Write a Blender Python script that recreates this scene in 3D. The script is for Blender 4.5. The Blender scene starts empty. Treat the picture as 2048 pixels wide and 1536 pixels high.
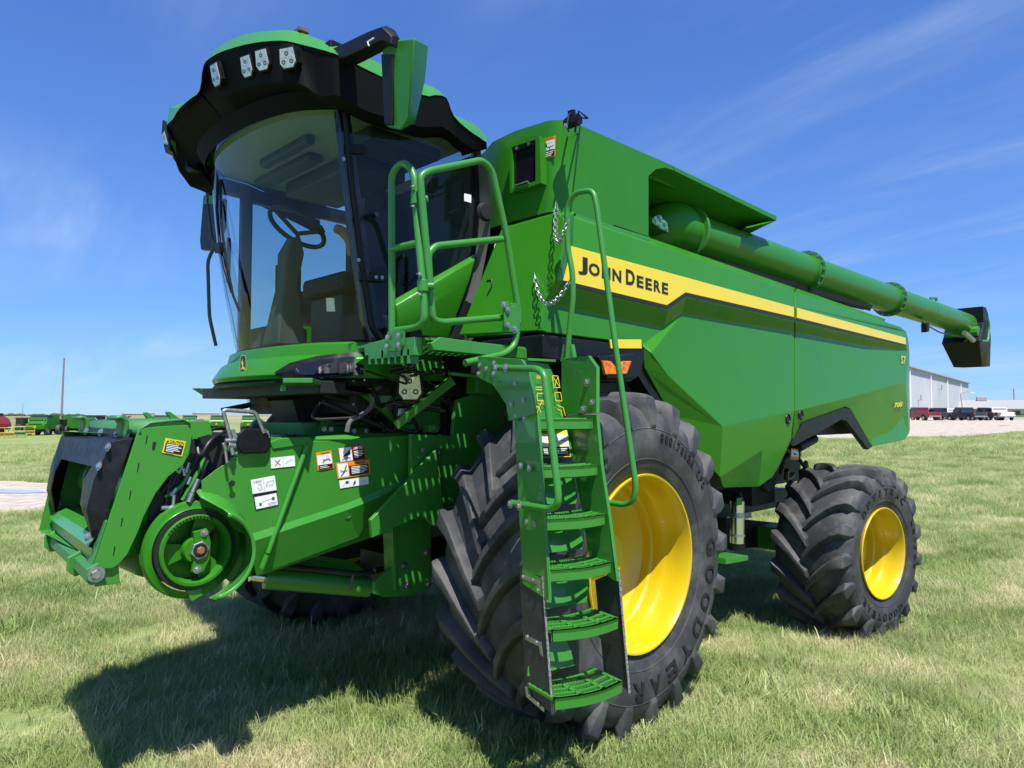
import bpy, bmesh, math, random
import numpy as np
from mathutils import Vector, Matrix
random.seed(7); rng = np.random.default_rng(7)
S = bpy.context.scene
COL = S.collection
R_ = math.radians

# ---------------------------------------------------------------- camera
EYE = 1.8
FPX = 1420.0                     # focal length in pixels of the 2048 px wide photograph
PITCH = math.atan(66 / FPX)
cam_d = bpy.data.cameras.new("camera"); cam = bpy.data.objects.new("camera", cam_d); COL.objects.link(cam)
cam_d.sensor_width = 36; cam_d.lens = 36 * FPX / 2048; cam_d.clip_start = .05; cam_d.clip_end = 9000
cam.location = (0, 0, EYE); cam.rotation_euler = (math.pi / 2 + PITCH, 0, -math.pi / 4)
S.camera = cam

# ---------------------------------------------------------------- world, sun, exposure
SUN_TO = Vector((-.22, -.45, 1)).normalized()
W = bpy.data.worlds.new("World"); S.world = W; W.use_nodes = True
nt = W.node_tree; N = nt.nodes; L = nt.links; N.clear()
def wn(t, **k):
    n = N.new(t)
    for a, b in k.items(): setattr(n, a, b)
    return n
sky = wn('ShaderNodeTexSky', sky_type='NISHITA', sun_disc=False)
sky.sun_elevation = math.asin(SUN_TO.z); sky.sun_rotation = math.atan2(SUN_TO.x, SUN_TO.y)
sky.altitude = 500; sky.air_density = 1.0; sky.dust_density = .05; sky.ozone_density = 3.5
# the camera's tone curve on the sky: deep blue kept, the horizon's glare rolled off
kn = wn('ShaderNodeVectorMath', operation='MULTIPLY'); kn.inputs[1].default_value = (.74, 1.10, 2.0); L.new(sky.outputs[0], kn.inputs[0])
kd = wn('ShaderNodeVectorMath', operation='MULTIPLY_ADD'); kd.inputs[1].default_value = (1 / 10, 1 / 12, 1 / 9); kd.inputs[2].default_value = (1, 1, 1); L.new(sky.outputs[0], kd.inputs[0])
hs = wn('ShaderNodeVectorMath', operation='DIVIDE'); L.new(kn.outputs[0], hs.inputs[0]); L.new(kd.outputs[0], hs.inputs[1])
tc = wn('ShaderNodeTexCoord'); sp = wn('ShaderNodeSeparateXYZ'); L.new(tc.outputs['Generated'], sp.inputs[0])
mx = wn('ShaderNodeMath', operation='MAXIMUM'); L.new(sp.outputs[2], mx.inputs[0]); mx.inputs[1].default_value = .02
ad = wn('ShaderNodeMath', operation='ADD'); L.new(mx.outputs[0], ad.inputs[0]); ad.inputs[1].default_value = .12
dx = wn('ShaderNodeMath', operation='DIVIDE'); L.new(sp.outputs[0], dx.inputs[0]); L.new(ad.outputs[0], dx.inputs[1])
dy = wn('ShaderNodeMath', operation='DIVIDE'); L.new(sp.outputs[1], dy.inputs[0]); L.new(ad.outputs[0], dy.inputs[1])
cb = wn('ShaderNodeCombineXYZ'); L.new(dx.outputs[0], cb.inputs[0]); L.new(dy.outputs[0], cb.inputs[1])
mp = wn('ShaderNodeMapping', vector_type='TEXTURE'); mp.inputs['Rotation'].default_value = (0, 0, R_(80)); mp.inputs['Scale'].default_value = (3.1, .8, 1); mp.inputs['Location'].default_value = (12, 3, 0)
L.new(cb.outputs[0], mp.inputs[0])
no = wn('ShaderNodeTexNoise'); no.inputs['Scale'].default_value = 1.6; no.inputs['Detail'].default_value = 9; no.inputs['Roughness'].default_value = .58; no.inputs['Distortion'].default_value = .6
L.new(mp.outputs[0], no.inputs['Vector'])
no2 = wn('ShaderNodeTexNoise'); no2.inputs['Scale'].default_value = .45; no2.inputs['Detail'].default_value = 3
mp9 = wn('ShaderNodeMapping'); mp9.inputs['Location'].default_value = (9, 1, 0); L.new(cb.outputs[0], mp9.inputs[0]); L.new(mp9.outputs[0], no2.inputs['Vector'])
mr = wn('ShaderNodeMapRange'); mr.inputs['From Min'].default_value = .42; mr.inputs['From Max'].default_value = .85; mr.interpolation_type = 'SMOOTHSTEP'
L.new(no.outputs['Fac'], mr.inputs[0])
mr2 = wn('ShaderNodeMapRange'); mr2.inputs['From Min'].default_value = .42; mr2.inputs['From Max'].default_value = .60; L.new(no2.outputs['Fac'], mr2.inputs[0])
mu = wn('ShaderNodeMath', operation='MULTIPLY'); L.new(mr.outputs[0], mu.inputs[0]); L.new(mr2.outputs[0], mu.inputs[1])
mu2 = wn('ShaderNodeMath', operation='MULTIPLY'); L.new(mu.outputs[0], mu2.inputs[0]); mu2.inputs[1].default_value = .36
mix = wn('ShaderNodeMix', data_type='RGBA'); L.new(mu2.outputs[0], mix.inputs['Factor']); L.new(hs.outputs[0], mix.inputs['A'])
mix.inputs['B'].default_value = (6.2, 7.0, 8.2, 1)
bg = wn('ShaderNodeBackground'); bg.inputs['Strength'].default_value = .085
L.new(mix.outputs['Result'], bg.inputs['Color'])
out = wn('ShaderNodeOutputWorld'); L.new(bg.outputs[0], out.inputs[0])
sd = bpy.data.lights.new("sun", 'SUN'); sd.energy = 4.8; sd.angle = R_(.53); sd.color = (1, .965, .9)
sun = bpy.data.objects.new("sun", sd); COL.objects.link(sun); sun.rotation_euler = SUN_TO.to_track_quat('Z', 'Y').to_euler(); sun.location = (0, 0, 30)
S.view_settings.view_transform = 'Standard'; S.view_settings.look = 'None'; S.view_settings.exposure = .68; S.view_settings.gamma = 1
S.view_settings.use_curve_mapping = False
S.render.engine = 'CYCLES'
S.cycles.max_bounces = 8; S.cycles.transparent_max_bounces = 12

# ---------------------------------------------------------------- measuring: a sight line from the eye point, cut with a plane of the machine
_F = Vector((math.cos(math.pi / 4) * math.cos(PITCH), math.sin(math.pi / 4) * math.cos(PITCH), math.sin(PITCH)))
_R = Vector((math.sin(math.pi / 4), -math.cos(math.pi / 4), 0)); _U = _R.cross(_F); _C = Vector((0, 0, EYE))
def ray(px, py): return _F + _R * ((px - 1024) / FPX) - _U * ((py - 768) / FPX)
def PY(px, py, Y): r = ray(px, py); return _C + r * (Y / r.y)
def PX(px, py, X): r = ray(px, py); return _C + r * (X / r.x)
def PZ(px, py, Z): r = ray(px, py); return _C + r * ((Z - EYE) / r.z)
def PD(px, py, d): return _C + ray(px, py) * d
def V(*a): return Vector(a)

# ---------------------------------------------------------------- materials
def mat(name, col, rough=.5, metal=0, coat=0, noise=None, bump=0, bscale=40, spec=.5, emit=None, alpha=None, trans=0):
    m = bpy.data.materials.new(name); m.use_nodes = True; t = m.node_tree; b = t.nodes['Principled BSDF']
    b.inputs['Base Color'].default_value = (*col, 1); b.inputs['Roughness'].default_value = rough; b.inputs['Metallic'].default_value = metal
    b.inputs['Specular IOR Level'].default_value = spec
    b.inputs['Coat Weight'].default_value = coat; b.inputs['Coat Roughness'].default_value = .04
    if trans: b.inputs['Transmission Weight'].default_value = trans
    if emit: b.inputs['Emission Color'].default_value = (*emit[0], 1); b.inputs['Emission Strength'].default_value = emit[1]
    g = t.nodes.new('ShaderNodeNewGeometry')
    if noise:      # noise = (scale, second colour, from, to, detail[, roughness change])
        n = t.nodes.new('ShaderNodeTexNoise'); n.inputs['Scale'].default_value = noise[0]; n.inputs['Detail'].default_value = noise[4] if len(noise) > 4 else 5
        n.inputs['Roughness'].default_value = .62
        t.links.new(g.outputs['Position'], n.inputs['Vector'])
        r = t.nodes.new('ShaderNodeMapRange'); r.inputs['From Min'].default_value = noise[2]; r.inputs['From Max'].default_value = noise[3]; t.links.new(n.outputs['Fac'], r.inputs[0])
        x = t.nodes.new('ShaderNodeMix'); x.data_type = 'RGBA'; x.inputs['A'].default_value = (*col, 1); x.inputs['B'].default_value = (*noise[1], 1)
        t.links.new(r.outputs[0], x.inputs['Factor']); t.links.new(x.outputs['Result'], b.inputs['Base Color'])
        if len(noise) > 5:
            q = t.nodes.new('ShaderNodeMapRange'); q.inputs['To Min'].default_value = rough; q.inputs['To Max'].default_value = noise[5]; t.links.new(r.outputs[0], q.inputs[0]); t.links.new(q.outputs[0], b.inputs['Roughness'])
    if bump:
        n = t.nodes.new('ShaderNodeTexNoise'); n.inputs['Scale'].default_value = bscale; n.inputs['Detail'].default_value = 4; t.links.new(g.outputs['Position'], n.inputs['Vector'])
        u = t.nodes.new('ShaderNodeBump'); u.inputs['Strength'].default_value = bump; u.inputs['Distance'].default_value = .01; t.links.new(n.outputs['Fac'], u.inputs['Height']); t.links.new(u.outputs[0], b.inputs['Normal'])
    return m
M = {}
GREEN = (.027, .172, .009)
M['green'] = mat('green_paint', GREEN, .27, coat=.12, spec=.20, noise=(2.3, (.031, .182, .012), .4, .75, 5, .40), bump=.012, bscale=9)
M['bright_green'] = mat('bright_green_paint', (.040, .225, .024), .30, coat=.3, spec=.35, noise=(3, (.046, .235, .030), .4, .75, 6, .42), bump=.02, bscale=14)  # same green lightened, the brighter light on these parts put into the colour
M['frame_green'] = mat('green_frame_paint', (.036, .212, .024), .38, coat=.3, noise=(9, (.045, .175, .035), .52, .80, 9, .6), bump=.05, bscale=60)
M['dull_green'] = mat('dusty_green_paint', (.03, .17, .04), .5, noise=(11, (.10, .19, .10), .5, .8, 6, .8))
M['yellow'] = mat('yellow_paint', (.57, .40, .006), .30, coat=.3, noise=(4, (.56, .40, .02), .45, .75, 8, .5), bump=.03, bscale=12)
M['decal_yellow'] = mat('yellow_decal', (.78, .58, .02), .35, coat=.2)
M['rubber'] = mat('tyre_rubber', (.036, .037, .040), .58, noise=(5, (.125, .122, .115), .46, .80, 8, .88), bump=.12, bscale=35, spec=.4)
M['letter'] = mat('sidewall_letter_rubber', (.014, .014, .015), .6, spec=.35)
M['plastic'] = mat('black_plastic', (.005, .0055, .007), .42, noise=(20, (.009, .009, .011), .45, .7, 5, .55), bump=.04, bscale=160, spec=.28)
M['gloss'] = mat('glossy_black', (.008, .008, .012), .12, coat=.4)
M['visor'] = mat('matt_black_visor', (.004, .004, .005), .75, spec=.12)
M['dark'] = mat('dark_machinery', (.010, .011, .011), .6, noise=(9, (.02, .022, .02), .45, .7))
M['hose'] = mat('hose_rubber', (.012, .012, .013), .45)
M['galv'] = mat('galvanised_steel', (.45, .46, .47), .38, metal=.85, noise=(30, (.30, .31, .32), .4, .7))
M['chrome'] = mat('bright_steel', (.70, .70, .70), .22, metal=1)
M['brass'] = mat('yellow_zinc', (.45, .36, .18), .35, metal=.8)
M['rust'] = mat('rusty_shaft', (.28, .13, .05), .7, metal=.3)
M['white'] = mat('white_vinyl', (.78, .79, .80), .45)
M['ink'] = mat('black_ink', (.012, .011, .010), .45)
M['orange'] = mat('orange_vinyl', (.85, .24, .02), .45)
M['red'] = mat('red_vinyl', (.55, .02, .02), .45)
M['amber'] = mat('amber_lens', (.80, .21, .003), .22, coat=.15, spec=.4, noise=(34, (.50, .10, .0), .42, .62, 1))
M['lens'] = mat('lamp_lens', (.62, .63, .60), .12, metal=.3, coat=.8, noise=(60, (.45, .46, .44), .45, .6))
M['seal'] = mat('grey_rubber_seal', (.10, .095, .095), .7)
M['grey'] = mat('cab_grey', (.075, .075, .072), .6)
M['lightgrey'] = mat('cab_light_grey', (.42, .42, .40), .6)
M['ochre'] = mat('faded_yellow_paint', (.42, .30, .05), .6)
M['tan'] = mat('tan_handle', (.42, .20, .12), .5)
M['white_paint'] = mat('white_paint', (.78, .78, .77), .5)
M['flap'] = mat('rubber_flap', (.024, .025, .029), .5, noise=(14, (.05, .05, .05), .5, .8, 6, .7), bump=.1, bscale=30)
M['cut_edge'] = mat('frayed_rubber_edge', (.30, .29, .27), .8, noise=(120, (.10, .10, .10), .4, .6))
def glass_mat(name, tint, refl=.9):
    m = bpy.data.materials.new(name); m.use_nodes = True; t = m.node_tree; t.nodes.clear()
    tr = t.nodes.new('ShaderNodeBsdfTransparent'); tr.inputs[0].default_value = (*tint, 1)
    gl = t.nodes.new('ShaderNodeBsdfGlossy'); gl.inputs['Roughness'].default_value = .01; gl.inputs[0].default_value = (refl, refl, refl, 1)
    fr = t.nodes.new('ShaderNodeFresnel'); fr.inputs[0].default_value = 1.5
    ge = t.nodes.new('ShaderNodeNewGeometry'); io = t.nodes.new('ShaderNodeMapRange'); io.inputs['To Min'].default_value = 1.38; io.inputs['To Max'].default_value = 1 / 1.38; t.links.new(ge.outputs['Backfacing'], io.inputs[0]); t.links.new(io.outputs[0], fr.inputs[0])
    mxs = t.nodes.new('ShaderNodeMixShader'); o = t.nodes.new('ShaderNodeOutputMaterial')
    t.links.new(fr.outputs[0], mxs.inputs[0]); t.links.new(tr.outputs[0], mxs.inputs[1]); t.links.new(gl.outputs[0], mxs.inputs[2]); t.links.new(mxs.outputs[0], o.inputs[0])
    return m
M['glass'] = glass_mat('tinted_cab_glass', (.66, .78, .76))
M['door_glass'] = glass_mat('dark_door_glass', (.42, .50, .52))
M['mirror'] = mat('mirror_glass', (.75, .77, .8), .03, metal=1)

# ---------------------------------------------------------------- mesh building
PINV = {}
def put(o, parent=None):
    COL.objects.link(o)
    if parent is not None:
        o.parent = parent
        if parent.name in PINV: o.matrix_parent_inverse = PINV[parent.name]
    return o
def empty(name, loc=(0, 0, 0), parent=None, world_children=True, rz=0):
    e = bpy.data.objects.new(name, None); e.empty_display_size = .1
    e.location = loc; e.rotation_euler = (0, 0, rz); put(e, parent)
    if world_children: PINV[e.name] = Matrix.LocRotScale(Vector(loc), Matrix.Rotation(rz, 3, 'Z').to_quaternion(), None).inverted()
    return e
def tag(o, label=None, cat=None, group=None, kind=None):
    if label: o['label'] = label
    if cat: o['category'] = cat
    if group: o['group'] = group
    if kind: o['kind'] = kind
    return o
class MB:
    def __init__(s): s.v = []; s.f = []; s.m = []; s.cur = 0
    def add(s, vs, fs, mi=None):
        n = len(s.v); s.v += [tuple(v) for v in vs]; s.f += [tuple(i + n for i in f) for f in fs]; s.m += [s.cur if mi is None else mi] * len(fs); return s
    def box(s, a, b, mi=None):
        (x0, y0, z0), (x1, y1, z1) = a, b
        return s.add([(x0, y0, z0), (x1, y0, z0), (x1, y1, z0), (x0, y1, z0), (x0, y0, z1), (x1, y0, z1), (x1, y1, z1), (x0, y1, z1)],
                     [(0, 3, 2, 1), (4, 5, 6, 7), (0, 1, 5, 4), (1, 2, 6, 5), (2, 3, 7, 6), (3, 0, 4, 7)], mi)
    def obox(s, c, u, v, w, mi=None):        # centre and three half-axis vectors
        c = Vector(c); u = Vector(u); v = Vector(v); w = Vector(w)
        P = [c + u * i + v * j + w * k for k in (-1, 1) for j in (-1, 1) for i in (-1, 1)]
        return s.add(P, [(0, 2, 3, 1), (4, 5, 7, 6), (0, 1, 5, 4), (1, 3, 7, 5), (3, 2, 6, 7), (2, 0, 4, 6)], mi)
    def prism(s, pts, ext, mi=None):          # outline + extrusion vector
        ext = Vector(ext); n = len(pts); P = [Vector(p) for p in pts]
        return s.add(P + [p + ext for p in P], [tuple(range(n)), tuple(range(2 * n - 1, n - 1, -1))] + [(i, i + n, (i + 1) % n + n, (i + 1) % n) for i in range(n)], mi)
    def tube(s, pts, r, seg=8, cr=0, cap=True, mi=None):
        pts = [Vector(p) for p in pts]
        if cr:
            q = [pts[0]]; rq = [r[0]] if isinstance(r, (list, tuple)) else None
            for i in range(1, len(pts) - 1):
                a, b, c = pts[i - 1], pts[i], pts[i + 1]; d0 = (a - b); d1 = (c - b)
                t = min(cr, d0.length * .48, d1.length * .48); p0 = b + d0.normalized() * t; p1 = b + d1.normalized() * t
                for k in range(6):
                    u = k / 5; q.append(p0 * (1 - u) ** 2 + b * 2 * u * (1 - u) + p1 * u * u)
                    if rq: rq.append(r[i])
            q.append(pts[-1]); pts = q
            if rq: r = rq + [r[-1]]
        n = len(pts); fr = None; rings = []
        for i, p in enumerate(pts):
            t = (pts[min(i + 1, n - 1)] - pts[max(i - 1, 0)]).normalized()
            if fr is None: fr = t.orthogonal().normalized()
            fr = (fr - t * fr.dot(t)).normalized(); bi = t.cross(fr)
            rr = r[i] if isinstance(r, (list, tuple)) else r
            rings.append([p + (fr * math.cos(2 * math.pi * k / seg) + bi * math.sin(2 * math.pi * k / seg)) * rr for k in range(seg)])
        return s.loft(rings, closed=True, cap=cap, mi=mi)
    def cyl(s, a, b, r, seg=16, r2=None, mi=None):
        return s.tube([a, b], [r, r if r2 is None else r2], seg, mi=mi)
    def loft(s, rings, closed=True, cap=False, mi=None):
        n = len(rings[0]); vs = [v for r in rings for v in r]; fs = []
        for i in range(len(rings) - 1):
            for k in range(n if closed else n - 1):
                fs.append((i * n + k, i * n + (k + 1) % n, (i + 1) * n + (k + 1) % n, (i + 1) * n + k))
        if cap: fs.append(tuple(range(n - 1, -1, -1))); fs.append(tuple(range(len(vs) - n, len(vs))))
        return s.add(vs, fs, mi)
    def lathe(s, prof, c=(0, 0, 0), seg=64, mi=None, a0=0, a1=2 * math.pi):   # prof: (radius, y) about the Y axis
        c = Vector(c); full = abs(a1 - a0 - 2 * math.pi) < 1e-6
        rings = [[c + Vector((r * math.sin(a), y, r * math.cos(a))) for a in [a0 + (a1 - a0) * k / seg for k in range(seg if full else seg + 1)]] for r, y in prof]
        return s.loft(rings, closed=full, mi=mi)
    def build(s, name, m, parent=None, smooth=35, bevel=0, seg=2, fix=True):
        me = bpy.data.meshes.new(name); me.from_pydata(s.v, [], s.f)
        for x in (m if isinstance(m, (list, tuple)) else [m]): me.materials.append(M[x] if isinstance(x, str) else x)
        me.polygons.foreach_set('material_index', s.m)
        if fix:
            b = bmesh.new(); b.from_mesh(me); bmesh.ops.remove_doubles(b, verts=b.verts, dist=1e-5); bmesh.ops.recalc_face_normals(b, faces=b.faces); b.to_mesh(me); b.free()
        if smooth:
            me.shade_smooth(); me.set_sharp_from_angle(angle=R_(smooth))
        o = bpy.data.objects.new(name, me); put(o, parent)
        if bevel:
            md = o.modifiers.new('bevel', 'BEVEL'); md.width = bevel; md.segments = seg; md.limit_method = 'ANGLE'; md.angle_limit = R_(30); md.harden_normals = True
        return o
def plate(name, pts, ext, m, parent, bevel=.004, **k): return MB().prism(pts, ext).build(name, m, parent, bevel=bevel, **k)
def shared(name, src, parent, loc=None, mtx=None):
    o = bpy.data.objects.new(name, src.data if hasattr(src, 'data') else src); put(o, parent)
    if mtx is not None: o.matrix_local = mtx
    if loc is not None: o.location = loc
    return o
# bolt heads: a shared hexagon with its washer, looking along -Y
_b = MB().lathe([(0, -.008), (.0085, -.008), (.010, -.006), (.010, -.001)], seg=6).lathe([(.010, -.002), (.016, -.002), (.016, 0)], seg=12)
_bo = _b.build('bolt', 'galv', None); BOLT = _bo.data; COL.objects.unlink(_bo)
def bolts(pts, nrm, parent, size=1.0, m=None):
    nrm = Vector(nrm).normalized(); q = (-nrm).to_track_quat('Y', 'Z')
    for p in pts:
        o = bpy.data.objects.new('bolt', BOLT); put(o, parent); o.matrix_basis = Matrix.LocRotScale(Vector(p) + nrm * .001, q, Vector((size,) * 3))
# lettering: font outlines turned into mesh
_TX = {}
def text_mesh(body, bold=.0, extrude=0.0):
    k = (body, bold, extrude)
    if k in _TX: return _TX[k]
    c = bpy.data.curves.new('lettering', 'FONT'); c.body = body; c.offset = bold; c.extrude = extrude; c.resolution_u = 3
    o = bpy.data.objects.new('lettering', c); COL.objects.link(o)
    me = bpy.data.meshes.new_from_object(o.evaluated_get(bpy.context.evaluated_depsgraph_get()))
    vs = np.array([v.co[:] for v in me.vertices]); fs = [tuple(p.vertices) for p in me.polygons]
    bpy.data.objects.remove(o); bpy.data.curves.remove(c); bpy.data.meshes.remove(me)
    _TX[k] = (vs, fs); return _TX[k]
def bil(q, u, v):                              # q: TL, TR, BR, BL ; u right, v down
    a, b, c, d = [Vector(x) for x in q]; return (a * (1 - u) + b * u) * (1 - v) + (d * (1 - u) + c * u) * v
def text_on(mb, q, body, u0, v0, u1, v1, off, bold=.02, mi=0, extrude=0):
    vs, fs = text_mesh(body, bold, extrude); lo = vs.min(0); hi = vs.max(0); n = (Vector(q[1]) - Vector(q[0])).cross(Vector(q[3]) - Vector(q[0])).normalized()
    if n.dot(Vector((0, 0, EYE)) - Vector(q[0])) < 0: n = -n
    P = [bil(q, u0 + (u1 - u0) * (v[0] - lo[0]) / (hi[0] - lo[0]), v1 + (v0 - v1) * (v[1] - lo[1]) / (hi[1] - lo[1])) + n * (off + v[2]) for v in vs]
    mb.add(P, fs, mi)
def decal(name, q, layers, mats, parent, off=.002, th=.0012, label=None):
    """layers: ('r', u0,v0,u1,v1,mi) | ('t', text,u0,v0,u1,v1,mi) | ('p', [(u,v)..], mi) | ('l', [(u,v)..], width, mi)"""
    mb = MB(); n = (Vector(q[1]) - Vector(q[0])).cross(Vector(q[3]) - Vector(q[0])).normalized()
    if n.dot(Vector((0, 0, EYE)) - Vector(q[0])) < 0: n = -n
    for i, l in enumerate(layers):
        h = off + .0007 * i
        if l[0] == 'r':
            P = [bil(q, *uv) + n * h for uv in ((l[1], l[2]), (l[3], l[2]), (l[3], l[4]), (l[1], l[4]))]
            if i == 0: mb.prism([p - n * th for p in P], n * th, l[5])
            else: mb.add(P, [(0, 1, 2, 3)], l[5])
        elif l[0] == 'p': mb.add([bil(q, *uv) + n * h for uv in l[1]], [tuple(range(len(l[1])))], l[2])
        elif l[0] == 't': text_on(mb, q, l[1], l[2], l[3], l[4], l[5], h, mi=l[6])
        elif l[0] == 'l':
            P = [bil(q, *uv) + n * h for uv in l[1]]
            for a, b in zip(P, P[1:]):
                d = (b - a); s_ = d.cross(n).normalized() * l[2] / 2; mb.add([a - s_, b - s_, b + s_, a + s_], [(0, 1, 2, 3)], l[3])
    o = mb.build(name, mats, parent, smooth=0, fix=False)
    if label: o['label'] = label
    return o
# ---------------------------------------------------------------- terrain
def sm(a, b, x):
    t = np.clip((x - a) / (b - a), 0, 1); return t * t * (3 - 2 * t)
def hz(x, y):
    x = np.asarray(x, float); y = np.asarray(y, float)
    d = (x + y) * .70711; l = (x - y) * .70711; rr = np.hypot(x, y)
    s = sm(-.15, .45, l / np.maximum(np.abs(d), 1) * np.sign(d))
    h = -.19 * sm(4.2, 6.9, x) * sm(-6, 0, y + x * .2)
    far = sm(18, 118, rr) * (-1.35 + 2.75 * s)
    h = h * (1 - .5 * sm(20, 60, rr)) + far
    h += sm(150, 950, rr) * (2.2 - far) * .9 + 7 * sm(300, 1500, rr) * (1 - s) * (.6 + .4 * np.sin(x * .004 + 1)) * np.exp(-((l / np.maximum(rr, 1) + .28) / .25) ** 2)
    h += .035 * np.sin(x * .9 + 1.3) * np.sin(y * .7) * sm(6, 14, rr) + .012 * np.sin(x * 2.1) * np.sin(y * 2.7 + 1)
    return h
def gz(x, y): return float(hz(x, y))
def far_at(px, d):                            # point on the ground at depth d along the photograph's column px
    l = (px - 1024) / FPX * d; x = (d + l) * .70711; y = (d - l) * .70711
    return Vector((x, y, gz(x, y)))
def ground_mat():
    m = bpy.data.materials.new('grassy_ground'); m.use_nodes = True; t = m.node_tree; b = t.nodes['Principled BSDF']; b.inputs['Roughness'].default_value = .95; b.inputs['Specular IOR Level'].default_value = .1
    g = t.nodes.new('ShaderNodeNewGeometry')
    def noise(sc, det=5, ro=.6):
        n = t.nodes.new('ShaderNodeTexNoise'); n.inputs['Scale'].default_value = sc; n.inputs['Detail'].default_value = det; n.inputs['Roughness'].default_value = ro; t.links.new(g.outputs['Position'], n.inputs['Vector']); return n.outputs['Fac']
    def ramp(f, st):
        r = t.nodes.new('ShaderNodeValToRGB'); t.links.new(f, r.inputs[0]); e = r.color_ramp.elements
        while len(e) < len(st): e.new(.5)
        for q, (p, c) in zip(e, st): q.position = p; q.color = (*c, 1)
        return r.outputs[0]
    c1 = ramp(noise(3.2, 9, .72), [(.30, (.12, .17, .05)), (.5, (.22, .27, .09)), (.68, (.36, .36, .17))])
    c2 = ramp(noise(.11, 5), [(.35, (.17, .23, .07)), (.62, (.26, .30, .12)), (.75, (.36, .34, .19))])
    mm = t.nodes.new('ShaderNodeMix'); mm.data_type = 'RGBA'; mm.inputs['Factor'].default_value = .45; t.links.new(c1, mm.inputs['A']); t.links.new(c2, mm.inputs['B'])
    # beyond the mown grass the fields turn to dry prairie
    ln = t.nodes.new('ShaderNodeVectorMath'); ln.operation = 'LENGTH'; t.links.new(g.outputs['Position'], ln.inputs[0])
    r3 = t.nodes.new('ShaderNodeMapRange'); r3.inputs['From Min'].default_value = 150; r3.inputs['From Max'].default_value = 420; t.links.new(ln.outputs['Value'], r3.inputs[0])
    c3 = ramp(noise(.006, 6), [(.36, (.13, .18, .07)), (.5, (.20, .22, .10)), (.62, (.33, .28, .17))])
    m3 = t.nodes.new('ShaderNodeMix'); m3.data_type = 'RGBA'; t.links.new(r3.outputs[0], m3.inputs['Factor']); t.links.new(mm.outputs['Result'], m3.inputs['A']); t.links.new(c3, m3.inputs['B'])
    t.links.new(m3.outputs['Result'], b.inputs['Base Color'])
    u = t.nodes.new('ShaderNodeBump'); u.inputs['Strength'].default_value = .6; u.inputs['Distance'].default_value = .05; t.links.new(noise(9, 8, .75), u.inputs['Height']); t.links.new(u.outputs[0], b.inputs['Normal'])
    return m
M['ground'] = ground_mat()
def build_ground():
    rad = np.concatenate([[0], np.geomspace(.5, 6000, 170)]); na = 288
    vs = []; fs = []
    for i, r in enumerate(rad):
        a = np.arange(na) * 2 * math.pi / na; x = r * np.cos(a) + 0; y = r * np.sin(a); z = hz(x, y)
        vs += list(zip(x, y, z))
        if i:
            for k in range(na): fs.append(((i - 1) * na + k, (i - 1) * na + (k + 1) % na, i * na + (k + 1) % na, i * na + k))
    me = bpy.data.meshes.new('ground'); me.from_pydata(vs, [], fs); me.materials.append(M['ground']); me.shade_smooth()
    o = bpy.data.objects.new('ground', me); put(o); tag(o, kind='structure'); return o
build_ground()
def to_dl(x, y): return (x + y) * .70711, (x - y) * .70711
def xy(d, l): return (d + l) * .70711, (d - l) * .70711
def strip(name, rows, m, lift, sub=10, cols=14):
    """rows: list of (left (d,l), right (d,l)) pairs; a sheet laid on the terrain"""
    P = []
    for (a, b), (c, d_) in zip(rows, rows[1:]):
        for k in range(sub): t = k / sub; P.append(((a[0] * (1 - t) + c[0] * t, a[1] * (1 - t) + c[1] * t), (b[0] * (1 - t) + d_[0] * t, b[1] * (1 - t) + d_[1] * t)))
    P.append(rows[-1]); rings = []
    for i, (a, b) in enumerate(P):
        ring = []
        for k in range(cols + 1):
            t = k / cols; x, y = xy(a[0] * (1 - t) + b[0] * t, a[1] * (1 - t) + b[1] * t)
            if k in (0, cols): x += .12 * math.sin(i * 2.3 + k); y += .15 * math.sin(i * 1.7 + k * 2)
            ring.append((x, y, gz(x, y) + lift))
        rings.append(ring)
    return tag(MB().loft(rings, closed=False).build(name, m, None, smooth=60), kind='structure')
M['gravel'] = mat('pale_gravel', (.46, .405, .34), .95, noise=(2.6, (.31, .265, .22), .42, .66, 12), bump=.8, bscale=14, spec=.15)
M['wet'] = mat('puddle_water', (.36, .37, .40), .22, spec=.5)
# the drive on the left comes in from the side and turns away behind the machine; the lot lies far behind it
ROAD = [((11.6, -30), (20.5, -30)), ((11.7, -12), (19.8, -14)), ((13.4, -8.8), (19.6, -10)), ((16.5, -7.2), (24, -9)), ((30, -7), (36, -11)), ((60, 0), (70, -8))]
strip('gravel_drive', ROAD, 'gravel', .012)
strip('puddle', [((16.7, -30), (18.0, -30)), ((16.8, -13.5), (17.9, -13.5)), ((17.2, -11.2), (17.6, -11.6))], 'wet', .024)
strip('gravel_lot', [((48, 22), (135, 25)), ((50, 32), (135, 60)), ((60, 45), (135, 95)), ((75, 60), (140, 150))], 'gravel', .03, cols=30)
def in_road(x, y):
    d, l = to_dl(x, y)
    near = np.interp(l, [-30, -12, -8.8, -7.2], [11.6, 11.7, 13.4, 17.5]); farr = np.interp(l, [-30, -14, -10, -9], [20.5, 19.8, 19.6, 24])
    lot = (l > 20) & (d > np.interp(l, [22, 32, 45, 60, 150], [47, 49, 59, 74, 76]))
    return lot | (l < -7.4) & (d > near) & (d < farr) | (d > 22) & (d < 62) & (l > -12) & (l < -1)
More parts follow.
